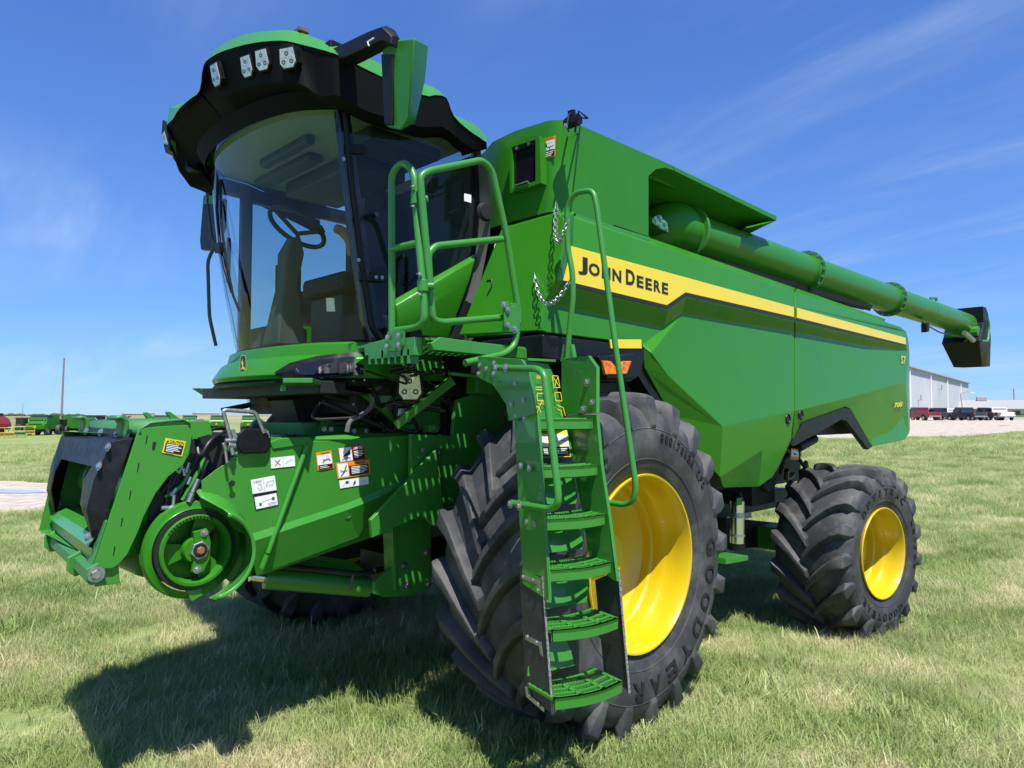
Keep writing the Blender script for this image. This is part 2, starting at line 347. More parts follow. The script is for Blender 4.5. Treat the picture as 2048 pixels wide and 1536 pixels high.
# ---------------------------------------------------------------- grass
def blade_mat(name, cols, straw):
    m = bpy.data.materials.new(name); m.use_nodes = True; t = m.node_tree; b = t.nodes['Principled BSDF']; b.inputs['Roughness'].default_value = .62; b.inputs['Specular IOR Level'].default_value = .25
    oi = t.nodes.new('ShaderNodeObjectInfo'); g = t.nodes.new('ShaderNodeNewGeometry')
    r = t.nodes.new('ShaderNodeValToRGB'); e = r.color_ramp.elements
    while len(e) < len(cols): e.new(.5)
    for q, (p, c) in zip(e, cols): q.position = p; q.color = (*c, 1)
    n = t.nodes.new('ShaderNodeTexNoise'); n.inputs['Scale'].default_value = .9; n.inputs['Detail'].default_value = 7; n.inputs['Roughness'].default_value = .62; t.links.new(g.outputs['Position'], n.inputs['Vector'])
    a = t.nodes.new('ShaderNodeMath'); a.operation = 'MULTIPLY_ADD'; a.inputs[1].default_value = .45; t.links.new(oi.outputs['Random'], a.inputs[0])
    s = t.nodes.new('ShaderNodeMapRange'); s.inputs['From Min'].default_value = .36; s.inputs['From Max'].default_value = .66; s.inputs['To Max'].default_value = .63; t.links.new(n.outputs['Fac'], s.inputs[0])
    t.links.new(s.outputs[0], a.inputs[2]); t.links.new(a.outputs[0], r.inputs[0]); t.links.new(r.outputs[0], b.inputs['Base Color'])
    tl = t.nodes.new('ShaderNodeBsdfTranslucent'); t.links.new(r.outputs[0], tl.inputs[0]); mxx = t.nodes.new('ShaderNodeMixShader'); mxx.inputs[0].default_value = .35
    t.links.new(b.outputs[0], mxx.inputs[1]); t.links.new(tl.outputs[0], mxx.inputs[2]); t.links.new(mxx.outputs[0], t.nodes['Material Output'].inputs[0])
    return m
M['blade'] = blade_mat('grass_blades', [(.08, (.16, .24, .065)), (.38, (.31, .40, .13)), (.64, (.46, .50, .22)), (.91, (.70, .62, .38))], 0)
M['seed'] = blade_mat('dry_grass_stalks', [(.1, (.30, .33, .14)), (.6, (.45, .40, .22)), (.95, (.52, .43, .27))], 1)
def clump(name, n, rad, h0, h1, w, m, lean=.55):
    mb = MB()
    for i in range(n):
        a = random.uniform(0, 6.283); r = rad * math.sqrt(random.random()); x, y = r * math.cos(a), r * math.sin(a)
        h = random.uniform(h0, h1); b = random.uniform(0, 6.283); ln = random.uniform(.1, lean) * h; ww = w * random.uniform(.6, 1.2)
        dx, dy = math.cos(b), math.sin(b); sx, sy = -dy * ww, dx * ww
        p = [(0, 0), (ln * .25, h * .45), (ln, h * .85), (ln * 1.7, h * .98)]
        ps = [(x + dx * q, y + dy * q, z) for q, z in p]; wd = [1, .85, .5, .06]
        vs = []
        for (X, Y, Z), k in zip(ps, wd): vs += [(X - sx * k, Y - sy * k, Z), (X + sx * k, Y + sy * k, Z)]
        mb.add(vs, [(0, 1, 3, 2), (2, 3, 5, 4), (4, 5, 7, 6)])
    o = mb.build(name, m, None, smooth=0, fix=False); return o
def scatter(name, src, pts, scl, label=None):
    n = len(pts); me = bpy.data.meshes.new(name); me.vertices.add(n); me.vertices.foreach_set('co', np.asarray(pts, np.float32).ravel())
    a = me.attributes.new('rot', 'FLOAT_VECTOR', 'POINT'); rot = np.zeros((n, 3), np.float32); rot[:, 2] = rng.uniform(0, 6.283, n); rot[:, 0] = rng.normal(0, .08, n); rot[:, 1] = rng.normal(0, .08, n); a.data.foreach_set('vector', rot.ravel())
    a = me.attributes.new('scl', 'FLOAT', 'POINT'); a.data.foreach_set('value', np.asarray(scl, np.float32))
    o = bpy.data.objects.new(name, me); put(o)
    ng = bpy.data.node_groups.new(name, 'GeometryNodeTree'); ng.interface.new_socket('Geometry', in_out='INPUT', socket_type='NodeSocketGeometry'); ng.interface.new_socket('Geometry', in_out='OUTPUT', socket_type='NodeSocketGeometry')
    i_ = ng.nodes.new('NodeGroupInput'); o_ = ng.nodes.new('NodeGroupOutput'); ins = ng.nodes.new('GeometryNodeInstanceOnPoints'); mj = ng.nodes.new('GeometryNodeObjectInfo'); mj.inputs['Object'].default_value = src
    ra = ng.nodes.new('GeometryNodeInputNamedAttribute'); ra.data_type = 'FLOAT_VECTOR'; ra.inputs['Name'].default_value = 'rot'
    sa = ng.nodes.new('GeometryNodeInputNamedAttribute'); sa.data_type = 'FLOAT'; sa.inputs['Name'].default_value = 'scl'
    ng.links.new(i_.outputs[0], ins.inputs['Points']); ng.links.new(mj.outputs['Geometry'], ins.inputs['Instance']); ng.links.new(ra.outputs['Attribute'], ins.inputs['Rotation']); ng.links.new(sa.outputs['Attribute'], ins.inputs['Scale']); ng.links.new(ins.outputs[0], o_.inputs[0])
    md = o.modifiers.new('grass', 'NODES'); md.node_group = ng; o['kind'] = 'stuff'
    if label: o['label'] = label
    return o
def sample(dens, d0, d1, half):
    """random points in the wedge of ground in front of the eye, between depths d0 and d1"""
    area = half * (d1 ** 2 - d0 ** 2); n = int(area * dens); d = np.sqrt(rng.uniform(d0 ** 2, d1 ** 2, n)); l = rng.uniform(-half, half, n) * d
    x, y = xy(d, l); return x, y
CL = []
for nm, args in (('short_clump', (26, .075, .03, .075, .0017, 'blade', .9)), ('tall_clump', (20, .06, .06, .13, .0018, 'blade', .7)), ('dry_clump', (12, .06, .07, .17, .0011, 'seed', .35)), ('broad_clump', (12, .06, .05, .13, .0042, 'blade', 1.1))):
    o = clump(nm, *args); CL.append(o)
for i, o in enumerate(CL):   # the source clumps sit in the lawn themselves
    o.location = (2.2 + i * .4, .6, gz(2.2 + i * .4, .6)); o['kind'] = 'stuff'; o.name = 'grass_tuft'
def field(x, y): return np.sin(x * 1.7 + 2 * np.sin(y * .9)) * np.sin(y * 1.3 + 1.5 * np.sin(x * 1.1))
def lawn(nm, src, dens, d0, d1, half, s0, s1, keep=None):
    x, y = sample(dens, d0, d1, half); k = ~in_road(x, y)
    if keep is not None: k &= keep(x, y)
    x, y = x[k], y[k]; scatter(nm, src, np.stack([x, y, hz(x, y) - .004], 1), rng.uniform(s0, s1, len(x)))
bare = lambda x, y: field(x * .9 + 1, y * .9 - 2) + .5 * field(x * 3.1, y * 2.7) < rng.uniform(.15, 1.3, len(x))
lawn('grass', CL[0], 900, .7, 7, 1.3, .6, 1.3, bare)
lawn('grass', CL[0], 300, 7, 14, 1.2, 1.0, 1.7)
lawn('grass', CL[0], 60, 14, 32, 1.2, 1.5, 2.6)
lawn('grass', CL[0], 14, 32, 75, 1.2, 2.2, 4.2)
lawn('grass', CL[1], 170, .9, 8, 1.2, .6, 1.2, lambda x, y: field(x, y) > rng.uniform(-.4, .8, len(x)))
lawn('grass', CL[1], 22, 8, 30, 1.2, 1.0, 1.8, lambda x, y: field(x * .5, y * .5) > .0)
lawn('grass', CL[2], 200, .9, 10, 1.2, .6, 1.15, lambda x, y: field(x * 1.3 + 4, y) > rng.uniform(-.1, .8, len(x)))
lawn('grass', CL[3], 90, .9, 9, 1.2, .6, 1.3, lambda x, y: field(x * .8, y + 3) > rng.uniform(-.3, .9, len(x)))
# ================================================================ the combine harvester
YC = 4.3
HV = empty('combine_harvester', (3.44, YC, 0))
tag(HV, 'green combine harvester with yellow wheels, cab and folded unloading auger, standing on the grass', 'combine harvester')
def part(name, loc=(0, 0, 0)): return empty(name, loc, HV, world_children=False)

# ---------------------------------------------------------------- side shell (hood)
def sidepts(pts): return [PY(px, py, Y) for px, py, Y in pts]
def shell(name, faces, parent=HV, m='green', th=.03, bevel=.007):
    """faces: lists of (px, py, Y) corner points read on the side; adds an inner skin so the shell has thickness"""
    mb = MB()
    for f in faces: mb.add(sidepts(f), [tuple(range(len(f)))])
    o = mb.build(name, m, parent, smooth=28, fix=True)
    md = o.modifiers.new('thickness', 'SOLIDIFY'); md.thickness = th; md.offset = -1
    md = o.modifiers.new('bevel', 'BEVEL'); md.width = bevel; md.segments = 3; md.limit_method = 'ANGLE'; md.angle_limit = R_(8); md.harden_normals = True
    return o
A1, A2 = (1146, 434, 2.70), (1588, 583, 2.70); A1i, A2i = (1152, 424, 2.78), (1592, 576, 2.78)
B1, B2 = (1140, 490, 2.655), (1589, 613, 2.655)
C1, C1b, C2, C3 = (1120, 561, 2.645), (1333, 613, 2.645), (1369, 586, 2.645), (1589, 636, 2.645)
Cl = [(1118, 570, 2.65), (1336, 622, 2.65), (1372, 595, 2.65), (1589, 644, 2.65)]
D = [(1096, 606, 2.705), (1328, 657, 2.707), (1364, 628, 2.707), (1589, 664, 2.705)]
E = [(1086, 664, 2.69), (1215, 680, 2.69), (1285, 690, 2.69)]
F = [(1302, 706, 2.635), (1335, 750, 2.63), (1446, 854, 2.62), (1490, 846, 2.63), (1589, 821, 2.635)]
G = [(1290, 738, 2.68), (1342, 832, 2.70), (1395, 905, 2.71), (1432, 960, 2.72), (1446, 976, 2.72)]
H = [(1518, 974, 2.70), (1545, 955, 2.69), (1560, 930, 2.68), (1583, 878, 2.66)]
T = [(1440, 955, 2.64), (1525, 900, 2.655), (1583, 868, 2.645)]
shell('front_side_panel', [
    [A1, A2, A2i, A1i], [A1, B1, B2, A2], [B1, C1, C1b, C2, C3, B2], [C1, Cl[0], Cl[1], C1b], [C1b, Cl[1], Cl[2], C2], [C2, Cl[2], Cl[3], C3],
    [Cl[0], D[0], D[1], Cl[1]], [Cl[1], D[1], D[2], Cl[2]], [Cl[2], D[2], D[3], Cl[3]],
    [D[0], E[0], E[1], E[2], D[1]], [E[2], F[0], D[2], D[1]],
    [D[2], F[0], F[1], F[2], F[3], F[4], D[3]],
    [E[2], G[0], F[1], F[0]], [G[0], G[1], F[2], F[1]], [G[1], G[2], T[0], F[2]],
    [F[2], T[0], T[1], F[3]], [F[3], T[1], T[2], F[4]], [G[2], G[3], G[4], T[0]],
    [T[0], G[4], H[0], T[1]], [T[1], H[0], H[1], H[2], H[3], T[2]]])
g = 1.8  # the rear door starts behind the seam
def q(p, dx=g): return (p[0] + dx, p[1] + dx * .3, p[2])
rA = [q(A2), (1770, 643, 2.70), (1800, 653, 2.70), (1812, 662, 2.75), (1816, 676, 2.84)]
rAi = [q(A2i), (1772, 638, 2.78)]
rB = [q(B2), (1812, 677, 2.655), (1818, 690, 2.80)]
rC = [q(C3), (1813, 690, 2.65), (1818, 697, 2.80)]
rL = [q(Cl[3]), (1813, 694, 2.655)]
rD = [q(D[3]), (1725, 692, 2.70), (1814, 702, 2.665), (1819, 706, 2.8)]
rF = [q(F[4]), (1700, 795, 2.632), (1795, 767, 2.635), (1813, 764, 2.645), (1819, 770, 2.80)]
rG = [q(H[3], 4), (1607, 845, 2.67), (1690, 814, 2.665), (1701, 818, 2.668), (1744, 893, 2.69)]
rS = [(1744, 876, 2.69), (1783, 862, 2.688), (1806, 832, 2.682), (1813, 790, 2.66)]
rK = [(1744, 893, 2.69), (1810, 879, 2.64), (1818, 868, 2.66), (1820, 860, 2.8)]
shell('rear_side_door', [
    [rA[0], rA[1], rAi[1], rAi[0]],
    [rA[0], rB[0], rB[1], rA[3], rA[2], rA[1]], [rA[3], rB[1], rB[2], rA[4]], [rB[0], rC[0], rC[1], rB[1]], [rB[1], rC[1], rC[2], rB[2]],
    [rC[0], rL[0], rL[1], rC[1]], [rL[0], rD[0], rD[1], rD[2], rL[1]], [rC[1], rL[1], rD[2], rD[3], rC[2]],
    [rD[0], rF[0], rF[1], rD[1]], [rD[1], rF[1], rF[2], rF[3], rD[2]], [rD[2], rF[3], rF[4], rD[3]],
    [rF[0], rG[0], rG[1], rG[2], rF[1]], [rF[1], rG[2], rG[3], rS[0], rF[2]], [rF[2], rS[0], rS[1], rS[2]], [rF[2], rS[2], rS[3], rF[3]],
    [rG[3], rG[4], rS[0]], [rS[0], rK[0], rK[1], rS[1]], [rS[1], rK[1], rK[2], rS[2]], [rS[2], rK[2], rK[3], rF[4], rF[3], rS[3]]])
# yellow band, its dark underline, the lettering
stripe = [(1143, 492), (1588, 614), (1588, 634), (1371, 584.5), (1334, 610), (1122, 559.5)]
mb = MB(); mb.prism([PY(x, y, 2.6395) for x, y in stripe], (0, .004, 0)); mb.build('yellow_stripe', 'decal_yellow', HV, smooth=0)
mb = MB(); mb.prism([PY(x, y, 2.6400) for x, y in [(1122, 559.5), (1334, 610), (1371, 584.5), (1588, 634), (1588, 640), (1374, 591), (1336, 617.5), (1120, 567)]], (0, .004, 0)); mb.build('stripe_underline', 'ink', HV, smooth=0)
mb = MB(); mb.prism([PY(x, y, 2.6395) for x, y in [(1594, 615.5), (1811, 675.5), (1812, 689), (1594, 635.5)]], (0, .004, 0)); mb.build('yellow_stripe', 'decal_yellow', HV, smooth=0)
mb = MB(); mb.prism([PY(x, y, 2.64) for x, y in [(1594, 635.5), (1812, 689), (1812, 692), (1594, 641.5)]], (0, .004, 0)); mb.build('stripe_underline', 'ink', HV, smooth=0)
def side_text(name, body, q4, Y, m, bold=.03, parent=HV, caps=None):
    mb = MB(); qq = [PY(x, y, Y) for x, y in q4]
    if caps:
        for (s, u0, v0, u1, v1) in caps: text_on(mb, qq, s, u0, v0, u1, v1, .002, bold)
    else: text_on(mb, qq, body, 0, 0, 1, 1, .002, bold)
    return mb.build(name, m, parent, smooth=0, fix=False)
side_text('maker_lettering', '', [(1153, 510), (1336, 561), (1336, 590), (1153, 543)], 2.6395, 'ink', caps=[
    ('J', .015, .0, .105, 1.12), ('O', .115, .22, .225, 1), ('H', .245, .22, .335, 1), ('N', .355, .22, .45, 1),
    ('D', .50, .0, .60, 1), ('E', .622, .22, .70, 1), ('E', .722, .22, .80, 1), ('R', .822, .22, .905, 1), ('E', .922, .22, 1.0, 1)], bold=.035)
side_text('series_lettering', 'S7', [(1802, 711), (1811, 713), (1811, 729), (1802, 727)], 2.648, 'decal_yellow', .01)
side_text('model_lettering', '700', [(1789, 806), (1805, 803), (1804, 813), (1787, 816)], 2.645, 'decal_yellow', .03)
for (x, y, Y) in ((1576, 838, 2.635), (1602, 830, 2.64)):
    c = PY(x, y, Y); mb = MB().lathe([(0, .0), (.03, 0), (.034, -.006), (.042, -.008), (.046, 0)], c, 20); mb.cur = 0
    o = mb.build('door_latch', 'plastic', HV)
# hood front face (facing the cab and the ladder) with its inset door
XF = lambda z: 2.885 + (z - 2.25) * .30
def PF(px, py, dx=0):      # a point on the slightly leaning front face of the hood
    n = Vector((1, 0, -.30)); r = ray(px, py); p0 = Vector((2.885 + dx, 0, 2.25)); t = (p0 - _C).dot(n) / r.dot(n); return _C + r * t
mb = MB(); f0 = [PF(1004, 458), PF(1120, 424)]; cor = [PF(1004, 458), PF(1100, 436), PF(1130, 432)]
mb.add([PF(1006, 462), PF(1118, 432), PF(1136, 436), PF(1112, 560), PF(1086, 606), PF(1076, 664), PF(922, 672)], [(0, 1, 2, 3, 4, 5, 6)])
mb.add([PF(1136, 436), PY(*A1[:2], A1[2]), PY(*B1[:2], B1[2]), PY(*C1[:2], C1[2]), PY(*Cl[0][:2], Cl[0][2]), PY(*D[0][:2], D[0][2]), PY(*E[0][:2], E[0][2]), PF(1076, 664), PF(1086, 606), PF(1112, 560)],
       [(0, 9, 3, 2, 1), (9, 8, 5, 4, 3), (8, 7, 6, 5)])
mb.add([PF(1006, 462), PF(1118, 432), PF(1136, 436), PY(*A1[:2], 2.70), PY(*A1i[:2], 2.78), PF(1120, 424, .12), PF(1008, 452, .12)], [(0, 1, 5, 6), (1, 2, 3, 4, 5)])
o = mb.build('hood_front', 'green', HV, smooth=40)
o.modifiers.new('thickness', 'SOLIDIFY').thickness = -.02
md = o.modifiers.new('bevel', 'BEVEL'); md.width = .015; md.segments = 3; md.limit_method = 'ANGLE'; md.angle_limit = R_(10); md.harden_normals = True
dp = [PF(x, y, -.012) for x, y in [(1012, 474), (1084, 456), (1091, 462), (1078, 530), (1052, 596), (1040, 668), (936, 672), (962, 590), (996, 500)]]
dgp = [PF(x, y, -.004) for x, y in [(1010, 471), (1086, 453), (1094, 462), (1081, 531), (1055, 598), (1043, 671), (933, 675), (960, 589), (994, 499)]]
plate('door_gap', dgp, (.01, 0, -.002), 'ink', HV, bevel=0)
plate('service_door', dp, (.014, 0, -.003), 'green', HV, bevel=.006)
mb = MB().tube([PF(974, 562, -.02), PF(984, 560, -.02), PF(984, 574, -.02), PF(975, 590, -.02)], .006, 6)
mb.prism([PF(x, y, -.014) for x, y in [(972, 556), (988, 556), (989, 572), (981, 573), (974, 592), (970, 590)]], (.004, 0, 0)); mb.build('door_handle', 'plastic', HV)
decal('reflector_sticker', [PF(990, 488, -.014), PF(1002, 486, -.014), PF(998, 506, -.014), PF(986, 508, -.014)], [('r', 0, 0, 1, 1, 0), ('r', .3, .15, .7, .45, 1), ('r', .3, .55, .7, .85, 1)], ['white', 'red'], HV)
# inner body, chassis and the top deck behind the shells
mb = MB(); mb.box((3.35, 2.82, 1.62), (9.25, 5.8, 2.80)); mb.box((4.7, 2.95, 1.2), (6.3, 5.65, 1.66)); mb.build('inner_body', 'dark', HV, bevel=.01)
mb = MB(); mb.box((2.98, 3.6, 1.5), (3.9, 5.0, 2.2)); mb.box((2.6, 3.7, .75), (8.4, 4.0, .95)); mb.box((2.6, 4.6, .75), (8.4, 4.9, .95)); mb.box((3.25, 3.1, .75), (3.65, 5.5, 1.2)); mb.box((3.4, 3.3, 1.1), (7.8, 5.3, 1.65)); mb.build('chassis', 'dark', HV, bevel=.01)
mb = MB(); far = []
for f in ([(3.1, 2.27), (3.1, 2.95), (9.3, 2.88), (9.34, 1.6), (8.6, 1.5), (8.2, 1.75), (6.6, 1.75), (6.2, 1.2), (4.9, 1.25), (4.2, 1.75), (3.8, 2.1)],): mb.prism([(x, 2 * YC - 2.65, z) for x, z in f], (0, -.04, 0))
mb.build('side_panel', 'green', HV, bevel=.01)
mb = MB(); mb.box((9.2, 2.75, 1.65), (9.3, 5.85, 2.84)); mb.build('rear_panel', 'green', HV, bevel=.02)
# wheel arch trims in black plastic
def band(name, outer, inner, Yo, ext, m, parent=HV, bevel=.006):
    P = [PY(x, y, Yo) for x, y in outer] + [PY(x, y, Yo) for x, y in reversed(inner)]
    n = len(outer); mb = MB()
    for i in range(n - 1):
        mb.prism([P[i], P[i + 1], P[2 * n - 2 - i], P[2 * n - 1 - i]], (0, ext, 0))
    return mb.build(name, m, parent, smooth=30, bevel=0)
band('arch_trim', [(1581, 888), (1606, 846), (1688, 815), (1702, 819), (1745, 893)], [(1588, 892), (1640, 864), (1684, 838), (1693, 841), (1737, 899)], 2.655, .05, 'plastic')
band('arch_trim', [(1283, 722), (1320, 780), (1345, 830), (1368, 862)], [(1262, 728), (1300, 790), (1328, 842), (1352, 872)], 2.70, .35, 'plastic')
# fender pod ahead of the arch carrying the amber turn lamp
mb = MB(); mb.prism([PY(x, y, 2.62) for x, y in [(1086, 668), (1290, 694), (1290, 712), (1280, 752), (1262, 764), (1200, 764), (1190, 735), (1120, 722), (1088, 716)]], (0, .5, 0)); mb.build('fender_pod', 'plastic', HV, bevel=.012)
mb = MB(); mb.prism([PY(x, y, 2.612) for x, y in [(1220, 679), (1283, 679), (1284, 697), (1222, 697)]], (0, .01, 0)); mb.build('yellow_reflector', 'decal_yellow', HV, bevel=.002)
lp = part('turn_lamp')
mb = MB(); mb.prism([PY(x, y, 2.50) for x, y in [(1196, 712), (1272, 708), (1284, 720), (1268, 758), (1215, 758)]], (0, .14, 0)); mb.build('lamp_housing', 'plastic', lp, bevel=.01)
mb = MB(); mb.prism([PY(x, y, 2.492) for x, y in [(1204, 721), (1222, 722), (1234, 736), (1246, 722), (1264, 722), (1254, 748), (1212, 749)]], (0, .02, 0)); mb.build('amber_lens', 'amber', lp, bevel=.004)

# ---------------------------------------------------------------- grain tank
def YT(px, py): return PY(px, py, 2.72)
tk = part('grain_tank')
zt0, zb0 = 3.59, 2.9
ptop = [YT(*p) for p in [(1150, 246), (1345, 330), (1553, 433)]]
mb = MB()
# side skin with the auger opening; the front corner is rounded
cut = [YT(1150, 246), YT(1345, 331), YT(1348, 341), YT(1330, 335), YT(1312, 338), YT(1297, 352), YT(1297, 474), YT(1150, 427)]
mb.prism(cut, (0, .03, 0))
c0t, c0b = YT(1150, 246), YT(1150, 427)
rt = []; cx, cy, rr = c0t.x, 2.72 + .12, .12
for k in range(7):
    a = math.pi / 2 * k / 6; x = cx - rr * math.sin(a); y = cy - rr * math.cos(a); s_ = (1 - math.cos(a)) * .03
    rt.append([V(x, y, c0t.z + s_ * .4), V(x - .02 * math.sin(a), y, c0b.z)])
xfr = rt[-1][0].x
rt.append([PX(1030, 262, xfr - .0), PX(1010, 447, xfr - .02)]); rt.append([PX(985, 284, xfr + .02), PX(985, 455, xfr)]); rt.append([PX(968, 305, xfr + .12), PX(962, 460, xfr + .1)])
rt.append([V(xfr + .42, 5.1, zt0), V(xfr + .42, 5.1, zb0)]); rt.append([V(5.9, 5.2, zt0), V(5.9, 5.2, zb0)])
mb.loft([[a, b] for a, b in rt], closed=False)
mb.build('tank_wall', 'green', tk, smooth=50)
mb = MB(); mb.prism([V(xfr + .05, 2.9, zt0 - .06), V(5.9, 2.8, 3.5), V(5.9, 5.2, 3.5), V(xfr + .42, 5.1, zt0 - .06)], (0, 0, .03)); mb.build('tank_floor', 'green', tk)
mb = MB(); mb.box((4.1, 3.35, 2.8), (5.95, 3.4, 3.5)); mb.build('recess_wall', 'green', tk)
# flared cover over the opening: a sheet sloping out and down to a folded lip
def lid(off): return [[PY(x, y, Y) + V(0, 0, off) for x, y, Y in r] for r in (
    [(1345, 331, 2.72), (1553, 432, 2.72)], [(1348, 341, 2.70), (1551, 441, 2.70)])]
mb = MB(); mb.prism([YT(1345, 331), YT(1553, 432), YT(1552, 441), YT(1350, 342)], (0, .02, 0))
mb.add([YT(1350, 342), YT(1552, 441), V(YT(1552, 441).x - .1, 3.38, 3.30), V(YT(1300, 350).x, 3.38, 3.45), YT(1312, 338), YT(1330, 335)], [(0, 1, 2, 3), (0, 3, 4, 5)])
e1 = YT(1552, 441)
mb.prism([YT(1552, 441), YT(1495, 456), PY(1478, 466, 2.95), PY(1500, 452, 3.1)], (.0, .02, .01))
mb.build('auger_cover', 'green', tk, bevel=.003)
mb = MB(); mb.tube([PY(1315, 380, 3.2), PY(1335, 400, 3.0), PY(1340, 384, 3.0)], .025, 6); mb.tube([PY(1310, 372, 3.25), PY(1350, 392, 3.2)], .03, 6); mb.build('hinge_linkage', 'dark', tk)
bolts([PY(1336, 378, 3.0), PY(1350, 386, 3.1), PY(1420, 415, 3.3)], (0, -1, 0), tk, 1.6)
# seal step between tank and hood
mb = MB(); mb.prism([YT(1152, 424), YT(1300, 474), YT(1300, 482), YT(1152, 434)], (0, .1, 0)); mb.build('tank_seal', 'frame_green', tk)
# window in the tank front
def PT(px, py, dx=0): return PX(px, py, xfr - .005 + dx)
wq = [(1020, 290), (1079, 271), (1083, 278), (1080, 372), (1018, 388)]
fr_o = [PT(x, y, -.06) for x, y in [(1018, 288), (1072, 270), (1079, 274), (1082, 366), (1020, 386)]]
fr_i = [PT(x, y, -.06) for x, y in [(1023, 294), (1070, 279), (1071, 281), (1071, 362), (1024, 377)]]
mb = MB(); n = 5
for i in range(n):
    j = (i + 1) % n; mb.add([fr_o[i], fr_o[j], fr_i[j], fr_i[i], fr_o[i] + V(.075, 0, 0), fr_o[j] + V(.075, 0, 0), fr_i[j] + V(.06, 0, 0), fr_i[i] + V(.06, 0, 0)], [(0, 1, 2, 3), (0, 4, 5, 1), (3, 2, 6, 7)])
wf = mb.build('window_frame', 'green', tk, smooth=20)
mb = MB(); mb.prism([p + V(.02, 0, 0) for p in fr_i], (.01, 0, 0)); mb.build('window_pane', 'gloss', tk)
mb = MB(); mb.prism([PT(1024, 294, -.05), PT(1070, 279, -.05), PT(1070, 289, -.05), PT(1024, 305, -.05)], (.01, 0, 0)); mb.build('hinge_strip', 'plastic', tk); bolts([PT(1034, 296, -.05), PT(1058, 287, -.05)], (-1, 0, 0), tk, .9)
mb = MB(); mb.tube([PT(1031, 373, -.05), PT(1031, 370, -.07), PT(1056, 362, -.07), PT(1060, 369, -.05)], .007, 8); mb.build('window_handle', 'chrome', tk)
dq = [PT(1088, 278, -.002), PT(1112, 271, -.002), PT(1111, 312, -.002), PT(1088, 319, -.002)]
decal('warning_sticker', dq, [('r', 0, 0, 1, 1, 2), ('r', .07, .17, .93, .98, 0), ('r', .07, .64, .93, .97, 1), ('r', .12, .70, .85, .74, 0), ('r', .12, .79, .8, .83, 0), ('r', .12, .88, .7, .92, 0), ('l', [(.15, .3), (.35, .5), (.85, .48)], .006, 1), ('l', [(.2, .25), (.3, .45), (.15, .35)], .008, 1), ('l', [(.55, .5), (.55, .62)], .006, 1), ('t', 'WARNING', .2, .05, .85, .13, 1)], ['white', 'ink', 'orange'], tk)
# work lamp on a wire bracket at the corner
wl = part('tank_work_lamp')
mb = MB(); c = PY(1145, 243, 2.60); mb.lathe([(0, -.05), (.034, -.05), (.04, -.03), (.038, .02), (.03, .05), (.0, .06)], c, 6); mb.build('lamp_body', 'plastic', wl)
mb = MB(); mb.tube([YT(1162, 236), PY(1175, 236, 2.5), PY(1158, 222, 2.5), PY(1150, 262, 2.55), YT(1156, 268)], .006, 6); mb.tube([PY(1148, 225, 2.62), PY(1138, 228, 2.6), PY(1134, 250, 2.6), YT(1137, 262)], .006, 6); mb.prism([PY(1143, 219, 2.60), PY(1151, 219, 2.6), PY(1152, 236, 2.6), PY(1144, 236, 2.6)], (0, .03, 0)); mb.build('lamp_bracket', 'plastic', wl)
bolts([PY(1131, 252, 2.58), PY(1151, 262, 2.58)], (0, -1, 0), wl, 1.0)

# ---------------------------------------------------------------- unloading auger
ag = part('unloading_auger')
P0 = PY(1335, 448, 3.02); P1 = PY(1372, 466, 3.0); PE = PY(1932, 649, 2.78)
ax = (PE - P1).normalized(); la = (PE - P1).length
def ring_at(px, py=0):   # distance along the auger whose image lies at column px
    lo, hi = 0, la
    for _ in range(40):
        m_ = (lo + hi) / 2; p = P1 + ax * m_; v = p - _C; x = 1024 + FPX * v.dot(_R) / v.dot(_F)
        lo, hi = (m_, hi) if x < px else (lo, m_)
    return lo
ra = .168
mb = MB()
t1 = ring_at(1610); t2 = ring_at(1778)
mb.tube([P1 - ax * .02, P1 + ax * (t1 - .01)], ra, 48); mb.build('auger_tube', 'green', ag, smooth=40)
mb = MB(); mb.tube([P1 + ax * (t1 + .01), P1 + ax * (t2 - .01)], ra, 48); mb.build('auger_tube', 'green', ag, smooth=40)
mb = MB(); mb.tube([P1 + ax * (t2 + .01), PE], ra * .99, 48); mb.build('auger_tube', 'green', ag, smooth=40)
for t_ in (.0, t1, t2):
    w = .03 if t_ else .05; mb = MB(); mb.tube([P1 + ax * (t_ - w), P1 + ax * (t_ - w * .3), P1 + ax * (t_ - w * .3), P1 + ax * (t_ + w * .3), P1 + ax * (t_ + w * .3), P1 + ax * (t_ + w)], [ra + .006, ra + .008, ra + .045, ra + .045, ra + .008, ra + .006], 48)
    fl = mb.build('auger_flange', 'frame_green', ag, smooth=30)
    if t_:
        o1 = ax.orthogonal().normalized(); o2 = ax.cross(o1)
        bolts([P1 + ax * (t_ - w * .34) + (o1 * math.cos(k * .3927) + o2 * math.sin(k * .3927)) * (ra + .027) for k in range(16)], -ax, fl, 1.0)
mb = MB(); tr = ring_at(1850); mb.tube([P1 + ax * tr, P1 + ax * (tr + .012)], ra + .004, 48, cap=False); mb.build('clamp_ring', 'frame_green', ag)
# elbow at the tank
mb = MB(); mb.tube([P0 + V(-.05, .25, -.35), P0 + V(-.03, .12, -.1), P0 + V(.05, .02, 0), P1], [ra * 1.15, ra * 1.2, ra * 1.2, ra * 1.08], 32, cr=.25); mb.build('auger_elbow', 'green', ag, smooth=60)
pl = [PY(x, y, 2.86) for x, y in [(1304, 436), (1318, 428), (1336, 446), (1338, 466), (1322, 458), (1306, 446)]]
mb = MB(); mb.prism(pl, (0, .12, 0)); o = mb.build('elbow_cap', 'frame_green', ag, bevel=.006); bolts([PY(x, y, 2.86) for x, y in [(1310, 438), (1320, 436), (1328, 446), (1332, 458), (1318, 450)]], (0, -1, 0), o, 1.3)
